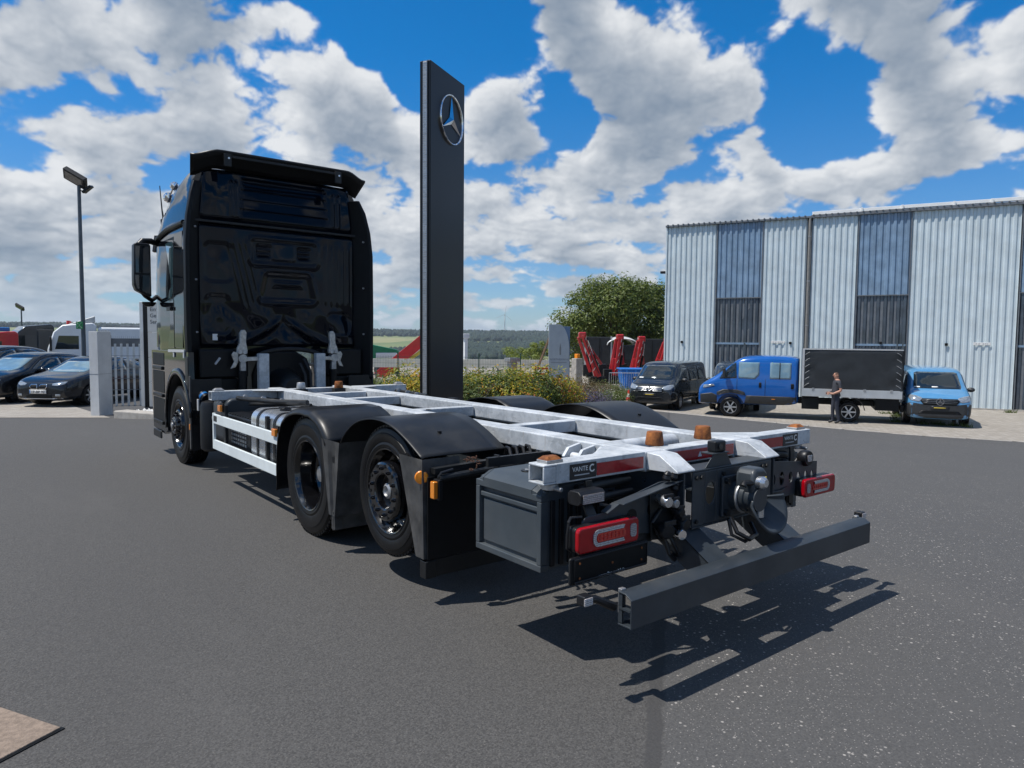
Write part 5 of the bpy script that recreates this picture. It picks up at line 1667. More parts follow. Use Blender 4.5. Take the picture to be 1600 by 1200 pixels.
for (a, c, kd) in segs:
    if kd == 'c':
        n = max(1, round((c-a)/1.0))
        # sheets lap every metre or so, whole ribs
        s = a; i = 0
        while s < c-0.05:
            e = min(c, s+1.0)
            corr(s, e, 0.10, TOP, 0.004*(i % 2), 0.006).build('cladding_sheet', 'cladding', hall, smooth=20, fix=False)
            s = e; i += 1
    else:
        s = a; i = 0
        while s < c-0.05:
            e = min(c, s+1.025)
            corr(s, e, MIDZ, TOP, 0.004*(i % 2), 0.004).build('translucent_sheet', 'cladding_clear', hall, smooth=20, fix=False)
            corr(s, e, 0.10, MIDZ-0.02, -0.035+0.004*(i % 2), 0.004).build('dark_inside_sheet', 'cladding_dark_inside', hall, smooth=20, fix=False)
            s = e; i += 1
        MB().bx(a, c, -0.05, 0.02, MIDZ-0.03, MIDZ+0.015).build('bay_rail', 'trim_grey', hall)
        MB().bx(a+0.02, c-0.02, -0.015, 0.02, 2.63, 2.72).build('bay_rail', 'cladding_clear', hall)
        for x in (a-0.03, c-0.005):
            MB().bx(x, x+0.035, -0.07, 0.02, 0.1, TOP).build('bay_post', 'trim_grey', hall)
MB().bx(0.0, 22.0, 0.03, 18.0, 0.0, TOP-0.12).build('hall_body', 'trim_grey', hall)
MB().bx(-0.02, 22.0, -0.06, 0.05, -0.05, 0.10).build('base_plinth', 'concrete', hall)
MB().bx(-0.06, 0.0, -0.07, 0.25, 0.0, TOP+0.02).build('corner_flashing', 'cladding', hall)
def roof_edge(a, c, z, h, nm):
    MB().bx(a, c, -0.16, 0.10, z, z+h).build(nm, 'trim_grey', hall, 0.01)
roof_edge(-0.08, 6.52, TOP-0.02, 0.09, 'eave_trim')
roof_edge(6.52, 22.0, TOP-0.02, 0.12, 'eave_trim')
b = MB()
k = 0.0
while k < 6.4:
    b.bx(k, k+0.06, -0.19, 0.3, TOP+0.071, TOP+0.10); k += 0.25
b.build('roof_ribs', 'trim_grey', hall)
b = MB()
k = 6.6
while k < 21.9:
    b.bx(k, k+0.06, -0.19, 0.3, TOP+0.101, TOP+0.125); k += 0.25
b.build('roof_ribs', 'trim_grey', hall)
MB().add([(-0.06,-0.05,TOP+0.075),(22,-0.05,TOP+0.105),(22,9.0,TOP+1.1),(-0.06,9.0,TOP+1.1),(-0.06,18,TOP+0.07),(22,18,TOP+0.07)],[(0,1,2,3),(3,2,5,4)]).build('roof','trim_grey',hall)
for (a, c, z) in ((6.56,8.55,0.13),(8.57,10.1,0.14),(10.12,13.3,0.15),(13.32,17.0,0.16),(17.02,22.0,0.16)):
    MB().bx(a, c, -0.02, 0.14, TOP+z, TOP+z+0.14).build('roof_panel_edge', 'roof_white', hall, 0.01)
for x in (8.56,10.11,13.31,12.0):
    MB().bx(x-0.04, x+0.04, -0.08, 0.10, TOP+0.13, TOP+0.30).build('snow_guard_clip', 'roof_white', hall)
b = MB(); b.cyl((6.49,-0.10,0.1),(6.49,-0.10,TOP),0.055,n=14)
b.build('downpipe','pipe_taupe',hall)
for z in (1.5,3.5,5.5,7.5):
    MB().cyl((6.49,-0.10,z),(6.49,-0.10,z+0.05),0.066,n=14).build('pipe_clamp','steel_dull',hall)
for (x, z) in ((0.83,2.72),(5.82,2.72),(11.95,2.72),(15.35,2.72),(9.5,2.76)):
    MB().bx(x-0.055, x+0.055, -0.10, -0.045, z-0.055, z+0.055).build('vent_box','plastic_deep',hall,0.006)
for (x, z, w2) in ((5.28,2.76,0.30),(13.2,2.76,0.30)):
    pl = MB().bx(x-w2, x+w2, -0.075, -0.062, z-0.055, z+0.055).build('door_sign_plate','label_white',hall,0.004)
    b = MB()
    for q in (-0.22,-0.12,0.02,0.10,0.17):
        b.bx(x+q, x+q+0.05, -0.0775, -0.0755, z-0.02, z+0.02)
    b.build('plate_marks','label_grey',pl)
fl = MB().bx(-0.32,-0.08,-0.10,0.10,6.10,6.22).build('wall_floodlight','plastic_black',hall,0.02)
MB().bar((-0.1,0,6.16),(0.02,0,6.05),0.04,0.04).build('floodlight_arm','trim_grey',fl)

# ------------------------------------------------------------------ sign pylon
pm('pylon_black', (0.0055, 0.006, 0.0075), 0.30, 0.0, 0.10, 0.7, rvar=0.3, spec=0.35)
pm('led_strip', (0.42, 0.44, 0.46), 0.35, 0.4, 0.1, 4)
PB = Vector((CAM_P.x, CAM_P.y)) + _FH*14.0 + _RH*(-1.634)
PC = Vector((CAM_P.x, CAM_P.y)) + _FH*15.38 + _RH*(-1.066)
pd = (PC-PB).normalized()
pyl = tag(empty('sign_pylon', (PB.x, PB.y, -0.42), math.atan2(pd.y, pd.x)), 'tall black dealership sign pylon with silver three pointed star', 'pylon')
PW, PD, PH = 1.49, 0.24, 7.05+0.42
MB().bx(0, PW, 0, PD, 0, PH).build('panel_body','pylon_black',pyl,0.012)
MB().bx(-0.008, 0.0, 0.075, 0.17, 0.1, PH-0.02).build('light_strip','led_strip',pyl,0.002)
b = MB()
z = 0.12
while z < PH-0.05:
    b.bx(-0.013, -0.008, 0.08, 0.165, z, z+0.022); z += 0.045
o = b.build('strip_fins','steel_dull',pyl); o['kind'] = 'stuff'
for yy in (0.055,0.18):
    MB().bx(-0.012, 0.0, yy-0.008, yy+0.008, 0.05, PH-0.005).build('strip_edge','pylon_black',pyl)
ec = Vector((0.574*PW, -0.012, 6.14+0.42)); er = 0.50
b = MB(); b.lathe([(er-0.035,-0.016),(er-0.026,-0.032),(er-0.008,-0.036),(er,-0.022),(er,0.012),(er-0.035,0.012)],ec,(0,1,0),72,close=True)
b.build('emblem_ring','chrome',pyl,smooth=50)
b = MB()
hub = ec+Vector((0,-0.06,0))
for k in range(3):
    a = R(90+120*k)
    tipp = ec+Vector((math.cos(a)*(er-0.03), -0.012, math.sin(a)*(er-0.03)))
    l = ec+Vector((math.cos(a+R(60))*0.085, 0.0, math.sin(a+R(60))*0.085))
    r_ = ec+Vector((math.cos(a-R(60))*0.085, 0.0, math.sin(a-R(60))*0.085))
    b.add([hub, tipp, l, r_], [(0,1,2),(0,3,1),(1,3,2)])
b.build('emblem_star','chrome',pyl,smooth=0)

# ------------------------------------------------------------------ left entrance: pillar, railing, direction sign
g0 = Vector((-0.99, 16.70)); g1 = Vector((-0.84, 16.52))
ga = (g1-g0).normalized()
pil = tag(empty('gate_pillar', (-0.99, 16.70, gh(-0.99,16.7)-0.02), math.atan2(ga.y, ga.x)), 'pale grey square edged gate pillar beside the parked dark cars', 'pillar')
MB().bx(0,0.245,0,0.42,0,2.03).build('pillar_panel','concrete_light',pil,0.008)
MB().bx(-0.004,0.249,-0.004,0.424,1.02,1.026).build('panel_joint','trim_grey',pil)
b = MB()
for k in range(9):
    for yy in (0.05,0.38):
        b.cyl((0.02+k*0.025,yy,2.03),(0.02+k*0.025,yy,2.075),0.006,0.002,6)
for k in range(10):
    b.cyl((0.235,0.04+k*0.037,2.03),(0.235,0.04+k*0.037,2.075),0.006,0.002,6)
o = b.build('spike_strip','steel_dull',pil); o['kind'] = 'stuff'
pm('rail_pale', (0.55,0.57,0.57), 0.45, 0.3, 0.08, 4)
f0 = spot(174, 18.6); f1 = spot(222, 18.9)
fdv = (f1-f0).normalized()
rl = tag(empty('railing', (f0.x, f0.y, -0.34), math.atan2(fdv.y, fdv.x)), 'pale flat bar railing with spiked mesh between pillar and direction sign', 'railing')
FL = (Vector((f1.x,f1.y))-Vector((f0.x,f0.y))).length
for k in range(5):
    x = 0.06+k*FL/5
    MB().bx(x, x+0.055, 0, 0.03, 0.10, 1.78).build('flat_bar','rail_pale',rl,0.004)
for z in (0.12,0.55,0.85,1.15,1.45):
    MB().bx(0.0, FL, -0.012, 0.0, z, z+0.012).build('cross_wire','trim_grey',rl)
MB().bx(0.0, FL, 0.032, 0.055, 1.70, 1.92).build('top_mesh','trim_grey',rl)
b = MB()
for k in range(int(FL/0.045)):
    b.cyl((0.02+k*0.045,0.04,1.92),(0.02+k*0.045,0.04,1.99),0.005,0.002,6)
o = b.build('spike_strip','steel_dull',rl); o['kind'] = 'stuff'
MB().bx(-0.05,0.0,-0.02,0.05,0.0,2.0).build('end_post','trim_grey',rl)
# direction sign
s0 = spot(219, 17.6)
ds = tag(empty('direction_sign', (s0.x, s0.y, -0.30), math.atan2(_RH.y, _RH.x)-R(4)), 'light grey panel direction sign with black stripe behind the cab', 'sign')
pm('sign_grey', (0.47,0.48,0.47), 0.4, 0.1, 0.04, 3)
MB().bx(0,0.09,0,0.20,0.18,2.80).build('side_panel','rail_pale',ds,0.006)
MB().bx(0.0905,0.205,0.012,0.20,0.16,2.80).build('stripe','pylon_black',ds,0.003)
for (z0,z1) in ((0.18,0.785),(0.79,1.415),(1.42,2.045),(2.05,2.80)):
    MB().bx(0.206,1.35,0.004,0.20,z0,z1-0.004).build('sign_panel','sign_grey',ds,0.003)
for k, tx in enumerate(('Einfahrt','Gebrauchtfahrzeuge','Service')):
    text_part('sign_lettering', tx, 0.135, 'label_black', ds, face_matrix((0.27,0.003,2.57-k*0.155),(1,0,0),(0,0,1)), 0.001)
MB().bx(0.05,1.3,0.05,0.16,0.0,0.19).build('sign_foot','trim_grey',ds)
# low kerb with white stones
k0 = Vector((-0.72,15.35)); k1 = Vector((0.35,13.3))
kd = (k1-k0).normalized()
kw = structure(empty('planter_kerb', (k0.x,k0.y,-0.26), math.atan2(kd.y,kd.x)))
MB().bx(0.0,4.2,0.0,0.35,-0.1,0.22).build('kerb_block','concrete',kw,0.03,3)
MB().bx(0.0,4.2,0.36,5.5,-0.1,0.17).build('planter_soil','concrete',kw)
pm('pebble_white',(0.70,0.69,0.66),0.7,0,0.15,9)
rs = random.Random(3)
b = MB()
for k in range(420):
    x = rs.uniform(0.1,4.1); y = rs.uniform(0.38,1.5); r_ = rs.uniform(0.02,0.05)
    c = Vector((x,y,0.18))
    vs = [c+Vector((r_*1.2,0,0)),c+Vector((-r_,r_*0.3,0)),c+Vector((0,r_*1.1,0)),c+Vector((0,-r_,0.2*r_)),c+Vector((0,0,r_)),c+Vector((0,0,-r_))]
    b.add(vs,[(0,2,4),(2,1,4),(1,3,4),(3,0,4),(2,0,5),(1,2,5),(3,1,5),(0,3,5)])
o = b.build('white_pebbles','pebble_white',None,smooth=60); o.location = kw.location; o.rotation_euler = kw.rotation_euler
tag(o,'white pebbles spread behind the concrete kerb','pebbles',kind='stuff')

# ------------------------------------------------------------------ yard lights
def lamp_post(px, d, h, label, big):
    q = spot(px, d)
    lp = tag(empty('lamp_post',(q.x,q.y,q.z),math.atan2(_RH.y,_RH.x)),label,'lamp post')
    MB().cyl((0,0,0),(0,0,h),0.085,0.062,16).build('pole','steel_dark' if 'steel_dark' in MATS else 'trim_grey',lp)
    Mh = Matrix.Translation((-0.12,-0.05,h+0.28)) @ Euler((R(-48),R(30),R(0))).to_matrix().to_4x4()
    hd = MB().bx(-0.45,0.45,-0.24,0.24,-0.07,0.13,0,Mh).build('floodlight','plastic_black',lp,0.03)
    MB().bx(-0.36,0.36,-0.17,0.17,-0.076,-0.0705,0,Mh).build('lamp_glass','glass_dark',hd)
    MB().bar((0,0,h-0.05),(0.10,0,h+0.2),0.06,0.06).build('head_bracket','plastic_black',lp)
    if big:
        Ms = Matrix.Translation((0.33,0,h-0.12)) @ Euler((R(10),R(-38),0)).to_matrix().to_4x4()
        h2 = MB().bx(-0.20,0.20,-0.14,0.14,-0.04,0.05,0,Ms).build('small_floodlight','plastic_black',lp,0.015)
        MB().tube([(0.05,0,h-0.03),(0.16,0,h-0.02),(0.28,0,h-0.08)],0.015,8).build('small_arm','plastic_black',h2)
        MB().tube([(0.05,0,h-0.16),(0.16,0,h-0.17),(0.26,0,h-0.14)],0.015,8).build('small_arm','plastic_black',h2)
        sg = MB().bx(-0.20,0.06,-0.115,-0.10,2.36,2.64).build('green_sign','sign_green',lp)
        b = MB()
        for (a0,a1) in (((-0.17,2.61),(-0.11,2.54)),((-0.17,2.39),(-0.11,2.46)),((0.03,2.61),(-0.03,2.54)),((0.03,2.39),(-0.03,2.46))):
            b.bar((a0[0],-0.117,a0[1]),(a1[0],-0.117,a1[1]),0.004,0.025,up=(0,1,0))
        b.bar((-0.07,-0.117,2.53),(-0.07,-0.117,2.45),0.004,0.035,up=(0,1,0))
        b.build('sign_arrows','label_white',sg)
    return lp
pm('steel_dark',(0.10,0.115,0.13),0.45,0.5,0.15,3)
pm('sign_green',(0.02,0.22,0.07),0.4,0,0.1,6)
lamp_post(131,27.0,7.75,'tall grey lamp post with tilted floodlight behind the parked cars',True)
lamp_post(35.5,70.0,4.6,'small distant lamp post against the hillside at far left',False)

# ================================================================== vehicles
def wheel_small(parent, x, y, r, wd, side, rimcol='rim_silver', dark=False):
    w_ = empty('wheel'); w_.parent = parent
    x0 = side*(abs(x)); ax = (-side, 0, 0)
    b = MB(); b.lathe([(r*0.62,0.02),(r*0.66,0.0),(r*0.90,0.0),(r*0.985,0.03),(r,0.06),(r,wd-0.05),(r*0.95,wd),(r*0.5,wd)],(x0,y,r),ax,28)
    b.build('tyre','rubber',w_,smooth=35)
    MB().lathe([(r*0.63,0.02),(r*0.60,0.07),(r*0.2,0.075),(0.0001,0.075)],(x0,y,r),ax,28).build('rim_dish','plastic_deep',w_,smooth=35)
    b = MB()
    b.lathe([(r*0.655,0.012),(r*0.615,0.014),(r*0.595,0.05)],(x0,y,r),ax,28)
    b.lathe([(r*0.17,0.05),(r*0.16,0.012),(0.0001,0.010)],(x0,y,r),ax,20)
    for k in range(6):
        a = 2*math.pi*k/6
        p0 = Vector((x0-side*0.018, y+r*0.13*math.cos(a), r+r*0.13*math.sin(a))); p1 = Vector((x0-side*0.022, y+r*0.61*math.cos(a), r+r*0.60*math.sin(a)))
        b.bar(p0,p1,r*0.13,0.03,up=(1,0,0))
    b.build('spokes','rim_black' if dark else rimcol,w_,smooth=35)
    return w_
pm('rim_silver',(0.52,0.53,0.54),0.3,0.7,0.1,8)
pm('glass_car',(0.012,0.018,0.022),0.02,0,0.2,2,coat=1.0)
pm('glass_sky',(0.16,0.25,0.30),0.03,0,0.2,2,coat=1.0)  # pale sky tone is put into the glass colour
pm('headlight',(0.30,0.33,0.36),0.08,0.4,0.25,14,coat=1.0)
pm('grille_grey',(0.10,0.105,0.11),0.3,0.5,0.2,10)
pm('bumper_plastic',(0.030,0.032,0.034),0.5,0,0.15,10)

class Car:
    """body lofted over stations (y, zb, w, zbelt, ztop, wtop); panels are laid on it by casting rays at the body"""
    def __init__(s, name, label, cat, loc, rz, stations, paint, arches, group=None, sub=2):
        s.e = tag(empty(name, loc, rz), label, cat, group)
        rows = []
        for (y, zb, w_, zbe, zt, wt) in stations:
            h = [(0,zb),(w_*0.82,zb),(w_*0.985,zb+0.07),(w_,zb+(zbe-zb)*0.5),(w_*0.99,zbe),(lerp(w_*0.985,wt,0.5),lerp(zbe,zt,0.52)),(wt,lerp(zbe,zt,0.90)),(wt*0.80,zt),(0,zt+0.02)]
            rows.append([(-x,y,z) for x,z in h[::-1]][:-1] + [(x,y,z) for x,z in h])
        n = len(rows[0]); b = MB()
        for r_ in rows: b.v.extend(r_)
        for j in range(len(rows)-1):
            for i in range(n-1):
                b.f.append([j*n+i,j*n+i+1,(j+1)*n+i+1,(j+1)*n+i]); b.m.append(0)
            b.f.append([j*n+n-1,j*n,(j+1)*n,(j+1)*n+n-1]); b.m.append(0)
        # end caps built as strips between left and right halves
        for base in (0,(len(rows)-1)*n):
            i0, i1 = 0, n-2
            while i0+1 < i1:
                b.f.append([base+i0,base+i0+1,base+i1-1,base+i1] if i1-1 != i0+1 else [base+i0,base+i0+1,base+i1]); b.m.append(0)
                i0 += 1; i1 -= 1
        me = b.mesh(name, paint, 0)
        bm = bmesh.new(); bm.from_mesh(me)
        bmesh.ops.remove_doubles(bm, verts=bm.verts, dist=1e-4)
        bmesh.ops.recalc_face_normals(bm, faces=bm.faces)
        bm.to_mesh(me); bm.free()
        o = bpy.data.objects.new('body', me); COL.objects.link(o)
        md = o.modifiers.new('s','SUBSURF'); md.levels = sub; md.render_levels = sub
        cut = []
        for (y, r_) in arches:
            cb = MB(); cb.cyl((-1.6,y,r_*0.86),(1.6,y,r_*0.86),r_,n=32)
            # leave the floor between the wheels: two short cutters
            for sg in (-1,1):
                cb = MB(); cb.cyl((sg*0.60,y,r_*0.86),(sg*1.6,y,r_*0.86),r_,n=32)
                co = cb.build('cutter','plastic_deep'); cut.append(co)
                bo = o.modifiers.new('b','BOOLEAN'); bo.operation='DIFFERENCE'; bo.object=co; bo.solver='FAST'
        dg = bpy.context.evaluated_depsgraph_get()
        me2 = bpy.data.meshes.new_from_object(o.evaluated_get(dg))
        bpy.data.objects.remove(o)
        for c in cut: bpy.data.objects.remove(c)
        me2.polygons.foreach_set('use_smooth',[True]*len(me2.polygons)); me2.set_sharp_from_angle(angle=R(48))
        me2.materials.clear(); me2.materials.append(MATS[paint])
        s.body = bpy.data.objects.new('body', me2); COL.objects.link(s.body); s.body.parent = s.e
        bm = bmesh.new(); bm.from_mesh(me2); s.bvh = BVHTree.FromBMesh(bm); bm.free()
        for (y, r_) in arches:
            for sg in (-1,1):
                def lin(u,v,y=y,r_=r_,sg=sg):
                    a = R(-10+200*u)
                    return (sg*(0.93-0.36*v), y+r_*1.0*math.cos(a), r_*0.86+r_*1.0*math.sin(a))
                lb = MB().sheet(lin,18,2); lb.cyl((sg*0.56,y,r_*0.86),(sg*0.57,y,r_*0.86),r_*1.0,n=24)
                lb.build('arch_liner','plastic_deep',s.e,smooth=50)
    def panel(s, poly, face, nm, mat, off=0.006, rings=5, cuts=6, parent=None, th=0.008, label=None):
        """face: 'front','rear','left','right'; poly in (x,z) or (y,z)"""
        n = len(poly)
        pts = []
        for i in range(n):
            a = poly[i]; c = poly[(i+1)%n]
            for k in range(cuts): pts.append((lerp(a[0],c[0],k/cuts), lerp(a[1],c[1],k/cuts)))
        cx = sum(p[0] for p in poly)/n; cz = sum(p[1] for p in poly)/n
        def hit(p):
            if face == 'front': o_, d = Vector((p[0],6,p[1])), Vector((0,-1,0))
            elif face == 'rear': o_, d = Vector((p[0],-6,p[1])), Vector((0,1,0))
            elif face == 'right': o_, d = Vector((4,p[0],p[1])), Vector((-1,0,0))
            elif face == 'left': o_, d = Vector((-4,p[0],p[1])), Vector((1,0,0))
            else: o_, d = Vector((p[0],p[1],5)), Vector((0,0,-1))
            l,nn,i_,ds_ = s.bvh.ray_cast(o_, d)
            return (None if l is None else l - d*off)
        b = MB(); idx = []
        cc = hit((cx,cz))
        if cc is None: return None
        m_ = len(pts)
        b.v.append(tuple(cc))
        for r_ in range(1,rings+1):
            t_ = r_/rings
            for p in pts:
                q = hit((lerp(cx,p[0],t_),lerp(cz,p[1],t_)))
                if q is None: q = Vector(b.v[-1])
                b.v.append(tuple(q))
        for i in range(m_): b.f.append([0,1+i,1+(i+1)%m_]); b.m.append(0)
        for r_ in range(rings-1):
            for i in range(m_):
                j=(i+1)%m_; a=1+r_*m_
                b.f.append([a+i,a+m_+i,a+m_+j,a+j]); b.m.append(0)
        o = b.build(nm, mat, parent or s.e, smooth=60)
        md = o.modifiers.new('t','SOLIDIFY'); md.thickness = th; md.offset = 0
        if label: o['label'] = label
        return o
    def both(s, poly, nm, mat, **k):
        return [s.panel(poly,f,nm,mat,**k) for f in ('left','right')]
    def wheels(s, ys, r, xo, wd=0.22, **k):
        for y in ys:
            for sg in (-1,1): wheel_small(s.e, xo, y, r, wd, sg, **k)
    def mirrors(s, x, y, z, mat, sz=1.0):
        for sg in (-1,1):
            b = MB(); b.lathe([(0.0001,-0.09*sz),(0.07*sz,-0.06*sz),(0.095*sz,0),(0.085*sz,0.05*sz),(0.0001,0.06*sz)],(sg*(x+0.13),y,z),(0,-1,0),14)
            for i,v in enumerate(b.v): b.v[i] = (v[0]+(v[0]-sg*(x+0.13))*0.5, v[1], v[2])
            b.bar((sg*x,y,z-0.05),(sg*(x+0.1),y,z-0.03),0.05,0.04)
            b.build('door_mirror',mat,s.e,smooth=50)
    def star(s, x, z, r_):
        st = empty('star_emblem'); st.parent = s.e
        l,nn,i_,ds_ = s.bvh.ray_cast(Vector((x,6,z)),Vector((0,-1,0)))
        y = l.y+0.035
        b = MB(); b.lathe([(r_*0.86,-0.006),(r_,-0.006),(r_,0.008),(r_*0.86,0.008)],(x,y,z),(0,1,0),28,close=True)
        for k in range(3):
            a = R(90+120*k)
            b.bar((x,y,z),(x+math.cos(a)*r_*0.9,y,z+math.sin(a)*r_*0.9),0.012,r_*0.16,up=(math.sin(a),0,-math.cos(a)))
        b.build('emblem','chrome',st)

VITO = [(-2.57,.50,.74,1.0,1.72,.64),(-2.50,.34,.90,1.02,1.85,.76),(-2.2,.28,.955,1.05,1.89,.80),(-1.0,.25,.965,1.05,1.91,.82),(0.3,.25,.965,1.05,1.91,.82),(0.95,.25,.965,1.05,1.89,.81),(1.22,.25,.965,1.06,1.80,.78),(1.60,.25,.965,1.07,1.50,.775),(1.93,.25,.955,1.07,1.20,.80),(2.25,.25,.935,1.00,1.10,.80),(2.44,.25,.885,.86,1.00,.76),(2.54,.28,.80,.74,.90,.66),(2.57,.34,.70,.66,.78,.56)]
def make_van(label, loc, rz, paint, bumper, windows, group, bars='grille_grey'):
    c = Car('parked_van', label, 'van', loc, rz, VITO, paint, [(1.60,.40),(-1.60,.40)], group)
    c.panel([(-.66,1.225),(.66,1.225),(.69,1.30),(.635,1.72),(.55,1.755),(-.55,1.755),(-.635,1.72),(-.69,1.30)],'front','windscreen','glass_car')
    c.both([(1.72,1.16),(1.62,1.30),(1.16,1.68),(0.55,1.70),(0.50,1.12)],'front_window','glass_car')
    if windows:
        c.both([(0.36,1.13),(0.36,1.69),(-0.75,1.69),(-0.78,1.13)],'side_window','glass_car')
        c.both([(-0.92,1.13),(-0.92,1.69),(-2.1,1.66),(-2.2,1.15)],'rear_window','glass_car')
    else:
        c.both([(0.34,1.15),(0.34,1.66),(-0.75,1.66),(-0.78,1.15)],'side_pressing',paint,off=-0.002,th=0.012)
        c.both([(-0.92,1.15),(-0.92,1.66),(-2.1,1.62),(-2.2,1.17)],'rear_pressing',paint,off=-0.002,th=0.012)
    for sg in (-1,1):
        c.panel([(sg*.47,.86),(sg*.52,.96),(sg*.70,1.02),(sg*.86,1.04),(sg*.90,.96),(sg*.82,.85),(sg*.62,.82)],'front','headlight','headlight')
    c.panel([(-.90,.29),(.90,.29),(.91,.66),(.84,.79),(.46,.735),(-.46,.735),(-.84,.79),(-.91,.66)],'front','bumper',bumper,off=0.004,cuts=12,rings=7)
    c.both([(2.04,.29),(2.40,.29),(2.53,.40),(2.53,.70),(2.46,.77),(2.28,.74),(2.04,.64)],'bumper_side',bumper,off=0.004)
    c.panel([(-.46,.735),(.46,.735),(.56,.86),(.50,.93),(-.50,.93),(-.56,.86)],'front','grille','plastic_deep',off=0.012)
    for z in (.775,.83,.885):
        c.panel([(-.50,z),(.50,z),(.50,z+.022),(-.50,z+.022)],'front','grille_bar',bars,off=0.024,rings=2)
    c.panel([(-.62,.44),(.62,.44),(.52,.54),(-.52,.54)],'front','air_intake','plastic_deep',off=0.012)
    c.panel([(-.26,.585),(.26,.585),(.26,.69),(-.26,.69)],'front','number_plate','label_black',off=0.020,rings=2)
    c.panel([(-.17,.625),(.17,.625),(.17,.650),(-.17,.650)],'front','plate_mark','yellow_tag',off=0.027,rings=2,th=0.003)
    c.star(0,.835,.115)
    for (x0,x1,z) in ((-0.02,0.16,1.262),(0.50,0.68,1.255)):
        c.panel([(x0,z),(x1,z),(x1,z+.035),(x0,z+.035)],'front','paper_slip','label_white',off=0.012,rings=2,th=0.003)
    c.wheels((1.60,-1.60),.335,.955)
    c.mirrors(.91,1.42,1.19,'bumper_plastic',0.85)
    for sg in ('left','right'):
        c.panel([(.62,.98),(.80,.98),(.80,1.02),(.62,1.02)],sg,'door_handle','bumper_plastic',off=0.02,rings=2)
    for yy in (0.44,-0.84):
        c.both([(yy,.42),(yy+.012,.42),(yy+.012,1.72),(yy,1.72)],'door_gap','plastic_deep',off=0.002,rings=2,cuts=8,th=0.003)
    return c
pm('paint_lightblue',(0.085,0.255,0.46),0.22,0.1,0.05,2,coat=0.9)
pm('paint_vandark',(0.018,0.021,0.024),0.16,0.2,0.1,2,coat=0.9)
pm('paint_vanslate',(0.030,0.042,0.060),0.18,0.2,0.1,2,coat=0.9)
make_van('light blue panel van with dark grey front bumper by the hall', (23.75,7.80,-1.09), 2.07, 'paint_lightblue','bumper_plastic',False,'vans parked by the hall')
make_van('black van with chrome barred grille parked beside the traffic cone', (20.25,16.55,-1.105), 1.943, 'paint_vandark','paint_vandark',True,'vans parked by the hall','steel_bright')
make_van('dark slate van half hidden behind the blue crew cab pickup', (22.45,14.75,-1.105), 2.10, 'paint_vanslate','bumper_plastic',True,'vans parked by the hall')

# ---- blue crew-cab truck with tarpaulin body
pm('paint_blue',(0.006,0.095,0.36),0.20,0.1,0.06,2,coat=0.9)
pm('tarp',(0.022,0.025,0.028),0.5,0,0.2,2.5,bump=0.35,bscale=5)
pm('alu_board',(0.55,0.57,0.58),0.35,0.5,0.06,3)
DAILY = [(-0.35,.62,.90,1.25,2.10,.82),(-0.30,.50,.985,1.28,2.20,.86),(0.3,.45,.99,1.28,2.24,.87),(1.0,.45,.99,1.28,2.24,.87),(1.55,.45,.99,1.28,2.20,.86),(1.80,.45,.99,1.28,2.06,.83),(2.25,.45,.99,1.30,1.68,.83),(2.55,.45,.98,1.28,1.44,.84),(2.85,.42,.96,1.16,1.27,.80),(3.05,.42,.90,.98,1.12,.72),(3.13,.46,.78,.84,.98,.60)]
c = Car('crew_cab_truck','bright blue crew cab pickup truck with a dark tarpaulin body','truck',(20.29,11.16,-1.09),0.512,DAILY,'paint_blue',[(1.94,.46)])
c.panel([(-.74,1.46),(.74,1.46),(.70,2.00),(-.70,2.00)],'front','windscreen','glass_car')
c.both([(2.34,1.38),(2.28,1.52),(1.90,1.92),(1.78,1.98),(1.74,1.42)],'quarter_window','glass_car')
c.both([(1.68,1.42),(1.68,1.99),(0.98,1.99),(0.98,1.55),(1.12,1.40)],'front_window','glass_sky')
c.both([(0.62,1.42),(0.62,1.99),(-0.08,1.99),(-0.08,1.42)],'rear_window','glass_sky')
c.both([(0.28,1.42),(0.31,1.42),(0.31,1.99),(0.28,1.99)],'window_bar','plastic_deep',off=0.014,rings=2)
for f in ('left','right'):
    c.panel([(3.0,.47),(3.02,.80),(2.6,.86),(2.42,.78),(2.42,.50)],f,'front_bumper','bumper_plastic',off=0.008)
    c.panel([(1.46,.50),(1.40,.80),(-.28,.80),(-.28,.50)],f,'sill_cladding','bumper_plastic',off=0.008,cuts=8)
    c.panel([(2.42,.78),(2.42,.90),(2.2,1.0),(1.7,1.0),(1.46,.92),(1.42,.80),(1.52,.82),(1.72,.92),(2.16,.92),(2.34,.80)],f,'arch_trim','bumper_plastic',off=0.014,cuts=3)
    c.panel([(2.92,1.02),(2.50,1.12),(2.55,1.18),(2.90,1.14)],f,'headlight','headlight',off=0.012)
    c.panel([(0.90,1.10),(0.98,1.10),(0.98,1.28),(0.90,1.28)],f,'door_handle','plastic_deep',off=0.014,rings=2)
    c.panel([(-0.18,1.08),(-0.08,1.08),(-0.08,1.26),(-0.18,1.26)],f,'door_handle','plastic_deep',off=0.014,rings=2)
    for yy in (0.76,-0.26,1.72):
        c.panel([(yy,.60),(yy+.014,.60),(yy+.014,1.40),(yy,1.40)],f,'door_gap','plastic_deep',off=0.003,rings=2,cuts=8,th=0.003)
    c.panel([(0.42,.685),(0.54,.685),(0.54,.705),(0.42,.705)],f,'side_reflector','amber',off=0.018,rings=2)
c.panel([(-.80,.50),(.80,.50),(.80,.78),(-.80,.78)],'front','front_bumper','bumper_plastic',off=0.01,cuts=8)
c.panel([(-.50,.84),(.50,.84),(.56,1.02),(-.56,1.02)],'front','grille','plastic_deep',off=0.015)
for y in (1.94,):
    for sg in (-1,1): wheel_small(c.e,0.98,y,.36,.24,sg)
for sg in (-1,1): wheel_small(c.e,1.0,-1.94,.36,.44,sg)
